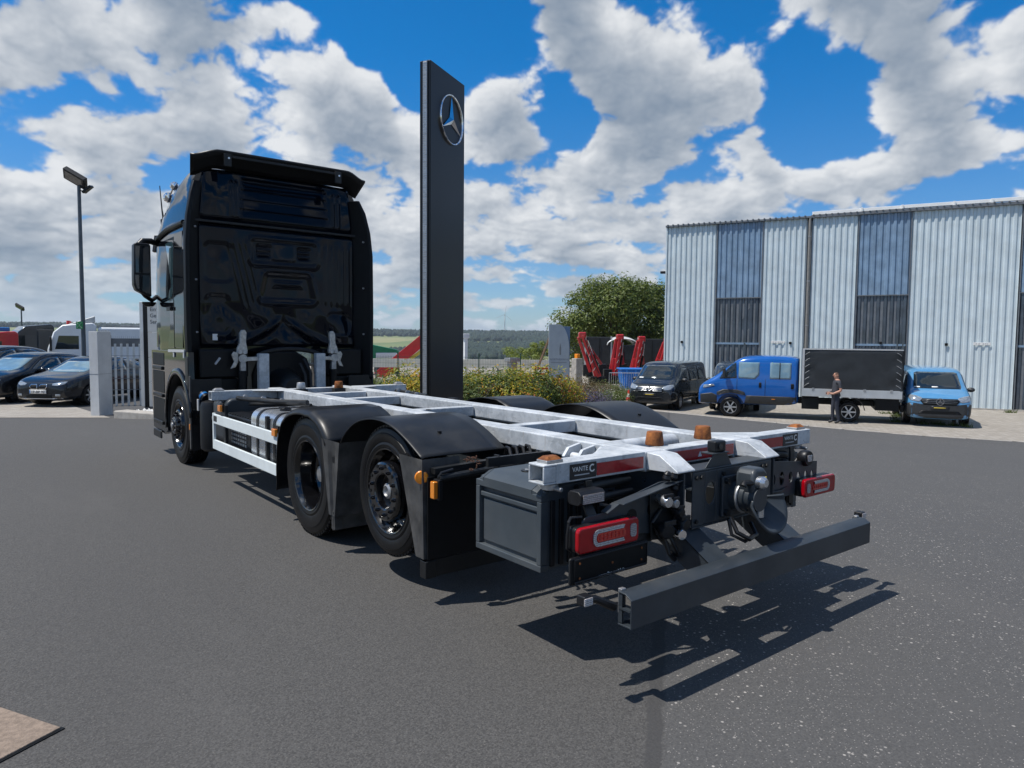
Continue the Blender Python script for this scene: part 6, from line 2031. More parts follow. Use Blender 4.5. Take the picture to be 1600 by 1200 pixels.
for sg in (-1,1):
    MB().bx(min(sg*1.02,sg*1.20),max(sg*1.02,sg*1.20),2.12,2.22,1.42,1.78).build('door_mirror','bumper_plastic',c.e,0.03)
# chassis, platform, drop sides and tarpaulin
ch = MB(); ch.bx(-0.45,-0.35,-3.55,1.2,0.55,0.72); ch.bx(0.35,0.45,-3.55,1.2,0.55,0.72); ch.bx(-0.85,0.85,-3.6,-3.5,0.42,0.62); ch.bx(-0.9,0.9,-1.0,-0.45,0.40,0.80); ch.cyl((-0.8,-1.94,0.36),(0.8,-1.94,0.36),0.1,n=10)
ch.bx(-0.95,0.95,-3.45,-2.75,0.45,0.86)
ch.build('chassis','plastic_deep',c.e)
MB().bx(-1.06,1.06,-3.52,-0.44,0.90,0.97).build('platform','trim_grey',c.e,0.01)
for sg in (-1,1):
    MB().bx(min(sg*1.065,sg*1.09),max(sg*1.065,sg*1.09),-3.52,-0.44,0.86,1.13).build('drop_side','alu_board',c.e,0.006)
    for yy in (-3.2,-2.4,-1.5,-0.8):
        MB().bx(min(sg*1.09,sg*1.10),max(sg*1.09,sg*1.10),yy-0.04,yy+0.04,1.06,1.16).build('drop_side_latch','steel_dull',c.e)
    def ml(u,v,sg=sg):
        a = R(8+164*u); return (sg*(1.05-0.35*v),-1.94+0.50*math.cos(a),0.36+0.50*math.sin(a))
    solid(MB().sheet(ml,16,2).build('rear_mudguard','plastic_guard_worn',c.e,smooth=50),0.012)
def tarp_box():
    b = MB()
    def wr(y,z):
        e = min(abs(y+3.50),abs(y+0.46))
        k = math.exp(-e/0.28)
        return 0.018*math.sin((z*9+y*6))*k + 0.010*mnoise.noise(Vector((y*2.0,z*2.5,1.0)))
    for sg in (-1,1):
        b.sheet(lambda u,v: (sg*(1.075+wr(-3.50+3.04*u,1.12+1.36*v)-0.02*sst(0.94,1.0,v)),-3.50+3.04*u,1.12+1.36*v),60,26)
    b.sheet(lambda u,v: (-1.06+2.12*u,-3.505,1.12+1.36*v),10,10)
    b.sheet(lambda u,v: (-1.06+2.12*u,-0.455,1.12+1.36*v),10,10)
    b.sheet(lambda u,v: (-1.06+2.12*u,-3.50+3.04*v,2.475+0.03*math.sin(u*3.14)),10,20)
    return b
tp = tarp_box().build('tarpaulin','tarp',c.e,smooth=50,fix=False)
for sg in (-1,1):
    MB().bx(min(sg*1.02,sg*1.085),max(sg*1.02,sg*1.085),-3.51,-0.45,2.465,2.50).build('roof_seam','label_grey',tp,0.01)
    MB().bx(min(sg*1.06,sg*1.092),max(sg*1.06,sg*1.092),-0.50,-0.44,1.13,2.47).build('corner_strip','label_grey',tp,0.008)
    MB().bx(min(sg*1.06,sg*1.088),max(sg*1.06,sg*1.088),-3.54,-3.49,1.13,2.47).build('corner_strip','plastic_black',tp,0.008)
    for k in range(6):
        z = 1.22+k*0.215
        for ye in (-0.52,-3.46):
            y2 = ye-0.14 if ye > -1 else ye+0.14
            MB().tube([(sg*1.10,ye,z),(sg*1.105,(ye+y2)/2,z+0.06),(sg*1.10,y2,z+0.10)],0.006,6).build('lashing','label_grey',tp)

# ---- parked cars on the left
pm('paint_carblack',(0.005,0.006,0.008),0.12,0.1,0.1,2,coat=0.3)
pm('paint_cargrey',(0.011,0.013,0.017),0.14,0.1,0.1,2,coat=0.4)
HB = [(-2.13,.45,.62,.78,.95,.50),(-2.05,.30,.80,.86,1.18,.60),(-1.75,.22,.88,.92,1.36,.62),(-1.2,.20,.90,.93,1.45,.63),(-0.4,.20,.90,.93,1.48,.64),(0.1,.20,.90,.93,1.45,.63),(0.45,.20,.90,.93,1.32,.63),(0.95,.20,.90,.94,1.06,.68),(1.25,.20,.90,.90,.97,.72),(1.7,.20,.88,.84,.89,.70),(1.95,.20,.82,.74,.80,.66),(2.10,.24,.70,.62,.70,.54),(2.13,.30,.58,.54,.60,.44)]
SD = [(-2.3,.45,.62,.78,.98,.52),(-2.2,.28,.80,.88,1.04,.66),(-1.7,.22,.88,.92,1.10,.64),(-1.2,.20,.89,.93,1.30,.60),(-0.7,.20,.89,.93,1.39,.61),(-0.1,.20,.89,.93,1.40,.62),(0.3,.20,.89,.93,1.32,.61),(0.85,.20,.89,.92,1.02,.68),(1.2,.20,.89,.88,.94,.72),(1.75,.20,.87,.80,.85,.70),(2.08,.20,.81,.70,.76,.64),(2.24,.24,.70,.58,.66,.54),(2.29,.30,.58,.50,.57,.44)]
def make_car(label, loc, rz, st, paint, kind, plate=None):
    st = [(y, zb-0.02, w_*1.05, zbe*1.02, zt*1.035, wt*1.10) for (y, zb, w_, zbe, zt, wt) in st]
    c = Car('parked_car', label, 'car', loc, rz, st, paint, [(1.32,.36),(-1.34,.36)])
    if kind == 'hatch':
        c.panel([(-.56,.99),(.56,.99),(.60,1.05),(.52,1.36),(-.52,1.36),(-.60,1.05)],'front','windscreen','glass_sky')
        c.both([(0.92,1.00),(0.40,1.28),(0.05,1.36),(-0.35,1.38),(-0.40,.98)],'front_window','glass_car')
        c.both([(-0.48,.98),(-0.44,1.38),(-1.1,1.36),(-1.45,1.25),(-1.5,1.0)],'rear_window','glass_car')
        c.panel([(-.60,.62),(.60,.62),(.60,.68),(-.60,.68)],'front','grille','plastic_deep',off=0.01,rings=2)
        c.panel([(-.72,.46),(.72,.46),(.72,.485),(-.72,.485)],'front','chrome_line','chrome',off=0.012,rings=2)
        c.panel([(-.70,.30),(.70,.30),(.62,.43),(-.62,.43)],'front','lower_intake','plastic_deep',off=0.008)
    else:
        c.panel([(-.58,.99),(.58,.99),(.60,1.03),(.50,1.29),(-.50,1.29),(-.60,1.03)],'front','windscreen','glass_sky')
        c.both([(0.78,.99),(0.30,1.24),(-0.05,1.32),(-0.38,1.33),(-0.42,.98)],'front_window','glass_car')
        c.both([(-0.50,.98),(-0.46,1.33),(-0.9,1.31),(-1.3,1.15),(-1.35,1.0)],'rear_window','glass_car')
        for sg in (-1,1):
            k = c.panel([(sg*.03,.53),(sg*.22,.53),(sg*.27,.60),(sg*.25,.675),(sg*.06,.675),(sg*.03,.62)],'front','kidney_surround','chrome',off=0.012,cuts=4)
            c.panel([(sg*.045,.54),(sg*.21,.54),(sg*.255,.60),(sg*.235,.662),(sg*.07,.662),(sg*.045,.615)],'front','kidney_grille','plastic_deep',off=0.019,cuts=4,parent=k)
        c.panel([(-.42,.27),(.42,.27),(.38,.38),(-.38,.38)],'front','lower_intake','plastic_deep',off=0.008)
        c.panel([(-.70,.245),(.70,.245),(.70,.262),(-.70,.262)],'front','lip_line','chrome',off=0.014,rings=2)
    for sg in (-1,1):
        c.panel([(sg*.42,.64),(sg*.40,.69),(sg*.60,.74),(sg*.76,.75),(sg*.74,.68),(sg*.58,.63)],'front','headlight','headlight',off=0.008)
        c.panel([(sg*.52,.33),(sg*.66,.33),(sg*.66,.39),(sg*.52,.39)],'front','fog_light','headlight',off=0.01,rings=2)
    if plate:
        pl = c.panel([(-.26,.40),(.26,.40),(.26,.515),(-.26,.515)],'front','number_plate','label_white',off=0.028,rings=2)
        c.panel([(.225,.405),(.255,.405),(.255,.51),(.225,.51)],'front','country_band','blue_cap',off=0.034,rings=2,parent=pl,th=0.003)
        l,nn,i_,d_ = c.bvh.ray_cast(Vector((0,6,.455)),Vector((0,-1,0)))
        text_part('plate_lettering',plate,0.115,'label_black',pl,face_matrix((.20,l.y+0.036,.415),(-1,0,0),(0,0,1)),0.001)
    c.wheels((1.32,-1.34),.315,.90)
    c.mirrors(.86,.62,.99,paint,0.85)
    for yy in (0.72,-0.44):
        c.both([(yy,.35),(yy+.012,.35),(yy+.012,.96),(yy,.96)],'door_gap','plastic_deep',off=0.002,rings=2,cuts=8,th=0.003)
    c.both([(-0.30,.84),(-0.14,.84),(-0.14,.87),(-0.30,.87)],'door_handle',paint,off=0.02,rings=2)
    return c
hdg = Vector((-0.692,-0.722)); lft = Vector((0.722,-0.692))
fl = Vector((-0.36,22.05))
bmw = fl - lft*0.80 - hdg*1.30
make_car('dark grey saloon with white number plate beside the gate pillar',(bmw.x,bmw.y,-0.45),2.377,SD,'paint_cargrey','sedan','EF-BP 92')
glf = bmw - lft*2.45 - hdg*0.3
make_car('black hatchback with bright windscreen left of the dark saloon',(glf.x,glf.y,-0.45),2.377,HB,'paint_carblack','hatch')
sv = spot(8,27.5)
HB = HB
SUV = [(y*1.10,zb+.08,w_*1.04,zbe*1.18,zt*1.17,wt*1.06) for (y,zb,w_,zbe,zt,wt) in HB]
c = Car('parked_car','black estate car furthest left behind the hatchback','car',(-2.6,28.1,-0.46),2.377,SUV,'paint_carblack',[(1.45,.40),(-1.47,.40)])
c.both([(0.95,1.17),(0.40,1.50),(-0.35,1.62),(-0.40,1.16)],'front_window','glass_car'); c.both([(-0.50,1.16),(-0.46,1.62),(-1.2,1.59),(-1.65,1.45),(-1.7,1.2)],'rear_window','glass_car')
c.panel([(-.60,1.17),(.60,1.17),(.54,1.58),(-.54,1.58)],'front','windscreen','glass_car')
c.both([(1.6,.98),(1.6,1.0),(-1.9,1.06),(-1.9,1.04)],'side_trim','chrome',off=0.01,rings=2,cuts=8)
c.wheels((1.45,-1.47),.35,.92)

# ---- lorries behind the parked cars
pm('paint_white',(0.74,0.76,0.77),0.25,0,0.04,2,coat=0.6)
pm('paint_red',(0.42,0.014,0.016),0.28,0,0.10,3,coat=0.6)
def lorry(px, d, label, paint, h, roofkit, zoff=0.0, rz=None, ln=5.0):
    q = spot(px,d)
    e = tag(empty('lorry',(q.x,q.y,q.z+zoff),1.686 if rz is None else rz),label,'lorry','lorries parked behind the cars')
    k = h/3.0
    prof = [(1.95,0.55),(2.15,1.0),(2.12,1.45*k),(1.85,2.35*k),(1.45,2.72*k),(0.1,2.85*k),(-0.05,2.7*k),(-0.05,0.6)]
    MB().prism(prof,'x',-1.2,1.2).build('cab',paint,e,0.07,3)
    for sg in (-1,1):
        MB().prism([(1.80,1.45*k),(1.62,2.15*k),(0.75,2.15*k),(0.75,1.45*k)],'x',sg*1.203,sg*1.212).build('door_window','glass_car',e)
        MB().bx(min(sg*1.22,sg*1.45),max(sg*1.22,sg*1.45),1.92,2.02,1.35*k,2.1*k).build('mirror','plastic_black',e,0.04)
        for yy in (1.3,-2.6,-3.8):
            wheel_small(e,1.2,yy,0.48,0.3,sg,dark=True)
    MB().add([(-1.02,2.135,1.5*k),(1.02,2.135,1.5*k),(1.0,1.888,2.28*k),(-1.0,1.888,2.28*k)],[(0,1,2,3)]).build('windscreen','glass_car',e)
    MB().bx(-1.22,1.22,1.9,2.2,0.35,0.85).build('bumper','bumper_plastic',e,0.05)
    MB().bx(-0.45,0.45,-ln,0.2,0.7,0.95).build('frame','plastic_deep',e)
    if roofkit == 'white':
        MB().prism([(1.3,2.72*k),(0.0,3.22*k),(0.0,2.85*k)],'x',-1.05,1.05).build('roof_deflector','sign_grey',e,0.04)
        for sg in (-1,1):
            MB().cyl((sg*0.8,1.2,2.76*k),(sg*0.8,1.2,2.95*k),0.09,n=12).build('beacon','paint_red',e)
    if roofkit == 'white':
        MB().bx(-1.15,1.15,-3.4,-0.12,0.85,2.62*k).build('cargo_body',paint,e,0.12,3)
        MB().bx(-0.3,0.3,-2.4,-1.2,2.62*k,2.76*k).build('roof_hatch','trim_grey',e,0.03)
    if roofkit == 'body':
        MB().bx(-1.25,1.25,-ln-1.5,-0.35,1.0,2.95*k).build('cargo_body',paint,e,0.03)
    return e
lorry(150,38.0,'white lorry cab with grey roof deflector behind the gate pillar','paint_white',2.95,'white',0.0,R(82),4.5)
q = lorry(78,45.0,'black lorry cab left of the white lorry','paint_vandark',2.95,'none',0.0,R(96),5.0)
e = lorry(22,41.0,'red van with a blue beacon at the far left edge','paint_red',2.45,'none',0.0,R(96),1.0)
MB().bx(-0.3,0.5,0.2,0.75,2.32,2.55).build('blue_beacon','blue_cap',e,0.05)

# ---- red loader cranes and dark lorry bodies beyond the bed
def crane(px, d, h, lean, label, tipw=0.28, double=True):
    q = spot(px,d)
    e = tag(empty('loader_crane',(q.x,q.y,q.z),math.atan2(_RH.y,_RH.x)),label,'crane','red loader cranes')
    MB().bx(-0.5,0.5,-0.35,0.35,0.0,0.55).build('base','plastic_deep',e,0.05)
    MB().bar((0,0,0.45),(lean*0.35,0,h*0.55),0.34,0.34,up=(0,1,0)).build('column','paint_red',e,0.03)
    MB().bar((lean*0.05+0.15,-0.24,0.55),(lean,-0.24,h),0.27,0.26,up=(0,1,0)).build('main_boom','paint_red',e,0.03)
    MB().bar((lean*0.2-0.22,0.05,0.8),(lean*1.02-0.22,0.05,h*0.97),0.19,0.19,up=(0,1,0)).build('outer_boom','paint_red',e,0.03)
    MB().bar((lean*0.98,-0.05,h*0.96),(lean*0.30+0.55,0.10,h*0.42),0.17,0.17,up=(0,1,0)).build('jib','paint_red',e,0.02)
    MB().bx(-0.85,-0.35,0.1,0.6,0.55,1.25).build('oil_tank','plastic_black',e,0.04)
    MB().bx(0.4,0.9,-0.2,0.4,0.3,1.0).build('control_box','plastic_deep',e,0.04)
    b = MB(); b.cyl((lean*0.25+0.30,-0.2,0.9),(lean*0.62+0.30,-0.2,h*0.62),0.075,n=12); b.build('ram_cylinder','plastic_deep',e)
    b = MB(); b.cyl((lean*0.62+0.30,-0.2,h*0.62),(lean*0.9+0.22,-0.2,h*0.9),0.035,n=10); b.build('ram_rod','chrome',e)
    MB().bx(lean-0.24,lean+0.22,-0.36,0.16,h-0.18,h+0.20).build('boom_head','paint_red',e,0.08,3)
    b = MB()
    for k in range(5):
        t_ = k/4
        b.tube([(lean*0.3*(1-t_)+lean*0.9*t_+0.02*k,-0.40,0.9+(h-1.2)*t_),(lean*0.3*(1-t_)+lean*0.9*t_+0.12,-0.42,1.1+(h-1.2)*t_)],0.022,6)
    b.build('hose_clip','steel_dull',e)
    b = MB(); b.tube([(0.1,-0.4,0.7),(lean*0.4+0.12,-0.42,h*0.45),(lean+0.1,-0.4,h*0.95)],0.025,6); b.build('hose','cable',e)
    return e
crane(933,43,3.05,-0.95,'red loader crane leaning left beside the grey arrow sign')
crane(957,44.5,2.95,0.42,'pale red loader crane under the white curved roof')
crane(988,46,2.85,0.55,'red loader crane between the white roof and the black van')
crane(1022,48,2.75,0.85,'red loader crane half hidden behind the corner of the hall')
def dark_body(u0, u1, d, h, label, roofw=False):
    a = spot(u0,d); b_ = spot(u1,d)
    dv = Vector((b_.x-a.x,b_.y-a.y)); L = dv.length
    e = tag(empty('tarpaulin_lorry',(a.x,a.y,a.z),math.atan2(dv.y,dv.x)),label,'lorry','dark lorry bodies beyond the cranes')
    MB().bx(0,L,0,2.4,1.05,h).build('tarpaulin','tarp',e,0.04)
    MB().bx(-0.02,L+0.02,-0.02,2.42,0.80,1.04).build('drop_side','plastic_black',e,0.02)
    for k in range(int(L/0.9)+1):
        MB().bx(0.05+k*0.9,0.10+k*0.9,-0.035,-0.02,0.85,h-0.1).build('stake','plastic_deep',e)
    MB().bx(0.1,L-0.1,0.6,1.8,0.5,0.8).build('chassis','plastic_deep',e)
    for x in (L*0.25,L*0.75):
        for yy in (0.05,2.1):
            MB().cyl((x,yy,0.45),(x,yy+0.28,0.45),0.45,n=20).build('wheel','rubber',e)
    for x in (-0.04,L+0.02):
        MB().bx(x-0.05,x+0.05,-0.05,0.05,0.9,h+0.05).build('corner_post','rail_pale',e)
    return e
dark_body(915,954,50,3.0,'black canvas lorry body behind the leaning red crane')
dark_body(998,1046,53,2.9,'low black lorry body beside the corner of the hall')
q = spot(972,50)
e = tag(empty('lorry_cab',(q.x,q.y,q.z),math.atan2(_RH.y,_RH.x)),'dark lorry cab with a white rounded roof between red cranes','lorry cab')
MB().bx(-0.95,0.95,0,1.9,0.6,2.45).build('cab','paint_vandark',e,0.12,3)
def wroof(u,v):
    a = (u-0.5)*2; return (a*1.12*(1-0.1*v*v), -0.15+1.9*v, 2.42+0.62*(1-a*a)**0.5*(0.75+0.25*math.sin(v*3.14)))
solid(MB().sheet(wroof,24,8).build('white_roof','paint_white',e,smooth=60),0.05)
MB().bx(-0.8,0.8,-0.03,-0.005,1.4,2.3).build('windscreen','glass_car',e)
for x in (-0.85,0.85): MB().cyl((x-0.15,0.5,0.45),(x+0.15,0.5,0.45),0.45,n=18).build('wheel','rubber',e)

# ---- crowd barrier, blue skip, cone
q0 = spot(952,36.5); q1 = spot(1010,36.5)
dv = Vector((q1.x-q0.x,q1.y-q0.y)); L = dv.length
e = tag(empty('crowd_barrier',(q0.x,q0.y,q0.z),math.atan2(dv.y,dv.x)),'galvanised crowd barrier standing in front of a blue skip','barrier')
b = MB(); b.tube([(0,0,0.18),(0,0,1.08),(L,0,1.08),(L,0,0.18),(0,0,0.18)],0.022,8); b.build('frame','steel_bright',e)
for k in range(1,int(L/0.115)):
    MB().cyl((k*0.115,0,0.18),(k*0.115,0,1.08),0.010,n=6).build('bar','steel_bright',e)
for x in (0.3,L-0.3): MB().bx(x-0.03,x+0.03,-0.35,0.35,0.0,0.19).build('foot','steel_dull',e)
q = spot(985,40)
e = tag(empty('skip',(q.x,q.y,q.z),math.atan2(_RH.y,_RH.x)),'bright blue steel skip behind the crowd barrier','skip')
pm('paint_skip',(0.015,0.16,0.52),0.4,0,0.1,3)
MB().prism([(-0.35,0.0),(-0.5,1.08),(1.1,1.08),(0.95,0.0)],'y',0.0,1.6).build('tub','paint_skip',e,0.03)
MB().bx(-0.55,1.15,-0.05,1.65,1.08,1.16).build('rim','paint_skip',e,0.02)
for x in (-0.2,0.3,0.8): MB().bx(x-0.04,x+0.04,-0.06,0.0,0.05,1.08).build('rib','paint_skip',e)
q = spot(983,28.4)
e = tag(empty('traffic_cone',(q.x,q.y,q.z)),'red and white striped traffic cone beside the black van','cone')
pm('cone_red',(0.55,0.030,0.020),0.5,0,0.1,8); pm('cone_white',(0.75,0.73,0.70),0.5,0,0.06,8)
pts = [(0.165,0.04),(0.135,0.16),(0.108,0.29),(0.082,0.42),(0.056,0.56),(0.030,0.70)]
cbase = MB().lathe([(0.0001,0.0),(0.22,0.0),(0.22,0.03),(0.17,0.045),(0.0001,0.05)],(0,0,0),(0,0,1),20).build('foot','cone_red',e)
for k in range(5):
    MB().lathe([pts[k],pts[k+1]],(0,0,0),(0,0,1),20).build('band','cone_white' if k%2 else 'cone_red',e)
MB().lathe([(0.030,0.70),(0.028,0.71),(0.0001,0.71)],(0,0,0),(0,0,1),20).build('tip','cone_red',e)

# ---- arrow sign
q = spot(857,36)
e = tag(empty('arrow_sign',(q.x,q.y,q.z),math.atan2(_RH.y,_RH.x)+R(3)),'grey totem sign with curved corner and a black arrow','sign')
Wd = 1.06; Ht = 3.55
arc = [(Wd-0.55+0.55*math.cos(R(a)),Ht-1.35+1.35*math.sin(R(a))) for a in range(0,91,9)]
pm('totem_grey',(0.30,0.34,0.38),0.4,0.3,0.05,3)
MB().prism([(0,0),(Wd,0)]+arc+[(0,Ht)],'y',0,0.18).build('panel','totem_grey',e,0.01)
MB().bx(0.42,Wd+0.05,0.185,0.32,0,Ht-0.10).build('rear_panel','totem_blue' if 'totem_blue' in MATS else pm('totem_blue',(0.10,0.16,0.26),0.4,0.2,0.05,3),e,0.01)
ar = MB(); ar.prism([(0.52,0.80),(0.62,0.80),(0.62,0.70),(0.76,0.89),(0.62,1.08),(0.62,0.98),(0.52,0.98)],'y',-0.006,-0.001); ar.build('arrow_head','label_black',e)
MB().bx(0.40,0.49,-0.006,-0.001,0.80,0.98).build('arrow_tail','trim_grey',e)
text_part('sign_lettering','NORTHERMAND',0.135,'trim_grey',e,face_matrix((0.06,-0.002,1.72),(1,0,0),(0,0,1)),0.001)
MB().bx(0.12,0.92,-0.004,-0.001,1.60,1.625).build('sign_underline','trim_grey',e)
b = MB(); b.prism([(0.555,2.0),(0.625,2.0),(0.635,2.3),(0.59,2.62),(0.545,2.3)],'y',-0.004,-0.001); b.build('sign_emblem','trim_grey',e)
q = spot(843,36.5)
p0 = spot(828,37); 
e = tag(MB().bar((p0.x,p0.y,p0.z+0.2),(spot(858,36.6).x,spot(858,36.6).y,p0.z+2.9),0.10,0.10).build('timber_prop','timber' if 'timber' in MATS else pm('timber',(0.20,0.13,0.08),0.8,0,0.2,6),None,0.01),'brown timber prop leaning against the grey arrow sign','prop')
q = spot(905,39)
e = tag(empty('bollard',(q.x,q.y,q.z)),'concrete bollard with orange top beside the arrow sign','bollard')
MB().bx(-0.42,0.05,-0.2,0.2,0,1.75).build('pillar','concrete',e,0.03); MB().bx(-0.28,-0.06,-0.12,0.12,1.75,2.0).build('top','amber',e,0.03)

# ---- man standing by the pickup
def person(loc, rz, label):
    e = tag(empty('person',loc,rz),label,'person')
    pm('skin',(0.46,0.24,0.165),0.5,0,0.08,20); pm('shirt',(0.040,0.043,0.052),0.8,0,0.15,12,bump=0.2); pm('trousers',(0.026,0.030,0.044),0.8,0,0.15,12,bump=0.2); pm('hair',(0.10,0.055,0.035),0.6,0,0.2,40); pm('shoe',(0.02,0.02,0.022),0.5,0,0.2,12)
    me = bpy.data.meshes.new('body')
    V = []; E = []; Rd = []
    def v(p, r, par=None):
        V.append(p); Rd.append(r)
        if par is not None: E.append((par, len(V)-1))
        return len(V)-1
    pel = v((0,0,0.95),(0.155,0.115)); ab = v((0,0.02,1.10),(0.165,0.135),pel); chs = v((0,0.0,1.28),(0.175,0.125),ab); shl = v((0,-0.02,1.42),(0.13,0.10),chs)
    nk = v((0,-0.01,1.50),(0.060,0.062),shl); hd0 = v((0,0.015,1.57),(0.072,0.085),nk); hd1 = v((0,0.02,1.66),(0.082,0.098),hd0); v((0,0.01,1.735),(0.055,0.068),hd1)
    for sg in (-1,1):
        s0_ = v((sg*0.19,-0.02,1.40),(0.062,0.062),shl)
        el = v((sg*0.25,-0.06,1.13),(0.047,0.047),s0_)
        wr = v((sg*0.17,0.17,1.02),(0.034,0.036),el)
        hn = v((sg*0.10,0.25,1.03),(0.040,0.026),wr)
        hp = v((sg*0.095,0.01,0.90),(0.098,0.105),pel)
        kn = v((sg*0.10,0.03+0.03*sg,0.50),(0.066,0.070),hp)
        an = v((sg*0.11,-0.02+0.06*sg,0.09),(0.048,0.055),kn)
        v((sg*0.125,0.13+0.06*sg,0.045),(0.045,0.040),an)
    me.from_pydata(V,E,[])
    o = bpy.data.objects.new('body',me); COL.objects.link(o)
    md = o.modifiers.new('skin','SKIN'); md.use_smooth_shade = True
    for i,r_ in enumerate(Rd): me.skin_vertices[0].data[i].radius = r_
    me.skin_vertices[0].data[0].use_root = True
    ms = o.modifiers.new('sub','SUBSURF'); ms.levels = 2; ms.render_levels = 2
    dg = bpy.context.evaluated_depsgraph_get()
    m2 = bpy.data.meshes.new_from_object(o.evaluated_get(dg))
    bpy.data.objects.remove(o)
    m2.materials.clear()
    for n_ in ('shirt','trousers','skin','shoe','hair'): m2.materials.append(MATS[n_])
    for p in m2.polygons:
        c_ = p.center
        mi = 0
        if c_.z > 1.475: mi = 2
        elif c_.z < 0.10: mi = 3
        elif c_.z < 0.97 and abs(c_.x) < 0.22 and c_.y < 0.2: mi = 1
        if 0.94 < c_.z < 1.22 and (abs(c_.x) > 0.195 or c_.y > 0.155): mi = 2
        if c_.z > 1.66 and (c_.y < 0.075 or c_.z > 1.745) or (c_.z > 1.58 and c_.y < -0.03): mi = 4
        p.material_index = mi; p.use_smooth = True
    bo = bpy.data.objects.new('body',m2); COL.objects.link(bo); bo.parent = e
    for sg in (-1,1):
        for k in range(4):
            b = MB(); x = sg*(0.085-0.0)+0.0; b.tube([(sg*0.10,0.26,1.045-0.018*k),(sg*0.085,0.30,1.045-0.018*k),(sg*0.055,0.318,1.04-0.018*k)],[0.009,0.0085,0.007],6); b.build('finger','skin',e,smooth=60)
        b = MB(); b.tube([(sg*0.095,0.235,1.055),(sg*0.075,0.262,1.075),(sg*0.055,0.285,1.078)],[0.010,0.009,0.008],6); b.build('thumb','skin',e,smooth=60)
        b = MB(); b.lathe([(0.0001,-0.012),(0.02,-0.008),(0.026,0.0),(0.02,0.008),(0.0001,0.010)],(sg*0.088,0.005,1.635),(1,0,0),10); b.build('ear','skin',e)
        MB().cyl((sg*0.032,0.112,1.665),(sg*0.032,0.118,1.665),0.009,n=8).build('eye','shoe',e)
    b = MB(); b.prism([(0.105,1.665),(0.140,1.625),(0.105,1.615)],'x',-0.014,0.014); b.build('nose','skin',e,0.005)
    MB().bx(-0.025,0.025,0.098,0.112,1.583,1.590).build('mouth','paint_red',e)
    b = MB(); b.lathe([(0.066,-0.02),(0.082,0.0),(0.088,-0.015)],(0,-0.012,1.475),(0,0,1),18); b.build('collar','shirt',e)
    b = MB(); b.lathe([(0.172,0.0),(0.178,0.0),(0.178,0.035),(0.172,0.035)],(0,0.005,0.955),(0,0,1),24,close=True)
    for i,p in enumerate(b.v): b.v[i] = (p[0]*0.98,(p[1])*0.78,p[2])
    b.build('belt','shoe',e)
    return e
person((19.75,9.12,-1.10), math.atan2(-0.49*-1,0.871)+R(18), 'man in dark work clothes standing beside the blue pickup')

# ================================================================== planting
def leaf_mat(name, cols, rough=0.55):
    mt, t, b = mat_tree(name)
    g = t.node('ShaderNodeNewGeometry')
    r = t.node('ShaderNodeValToRGB')
    el = r.color_ramp.elements
    while len(el) < len(cols): el.new(0.5)
    for i,(p,c) in enumerate(cols):
        el[i].position = p; el[i].color = (*c,1)
    n = t.noise(t.coord('Object'), 1.3, 3, 0.6)
    f = t.math('ADD', t.math('MULTIPLY', g.outputs['Random Per Island'], 0.62), t.math('MULTIPLY', t.math('SUBTRACT', n, 0.32), 1.05), clamp=True)
    t.put(r.inputs[0], f)
    t.put(b.inputs['Base Color'], r.outputs[0]); b.inputs['Roughness'].default_value = rough
    tr = t.node('ShaderNodeBsdfTranslucent'); t.put(tr.inputs['Color'], r.outputs[0])
    mx = t.node('ShaderNodeMixShader'); mx.inputs[0].default_value = 0.32
    t.l.new(b.outputs[0], mx.inputs[1]); t.l.new(tr.outputs[0], mx.inputs[2])
    t.l.new(mx.outputs[0], t.n['Material Output'].inputs[0])
    MATS[name] = mt
leaf_mat('leaf_spirea', [(0.0,(0.05,0.09,0.010)),(0.30,(0.15,0.20,0.015)),(0.52,(0.36,0.33,0.015)),(0.70,(0.46,0.27,0.015)),(0.86,(0.40,0.12,0.03)),(1.0,(0.34,0.08,0.05))])
leaf_mat('leaf_green', [(0.0,(0.035,0.06,0.014)),(0.5,(0.09,0.13,0.025)),(0.8,(0.15,0.18,0.035)),(1.0,(0.22,0.21,0.05))])
leaf_mat('leaf_brown', [(0.0,(0.05,0.045,0.018)),(0.4,(0.11,0.10,0.03)),(0.7,(0.17,0.10,0.045)),(1.0,(0.24,0.13,0.06))])
leaf_mat('leaf_lavender', [(0.0,(0.06,0.08,0.05)),(0.4,(0.10,0.11,0.09)),(0.6,(0.17,0.13,0.27)),(1.0,(0.26,0.20,0.38))])
leaf_mat('leaf_tree', [(0.0,(0.030,0.055,0.010)),(0.35,(0.075,0.115,0.016)),(0.65,(0.125,0.165,0.022)),(0.9,(0.19,0.21,0.03)),(1.0,(0.23,0.20,0.035))])
leaf_mat('petal_white', [(0.0,(0.55,0.52,0.40)),(1.0,(0.80,0.78,0.70))])
pm('bark',(0.10,0.075,0.055),0.9,0,0.25,8,bump=0.5)
pm('soil',(0.075,0.055,0.040),0.95,0,0.25,4,bump=0.5)

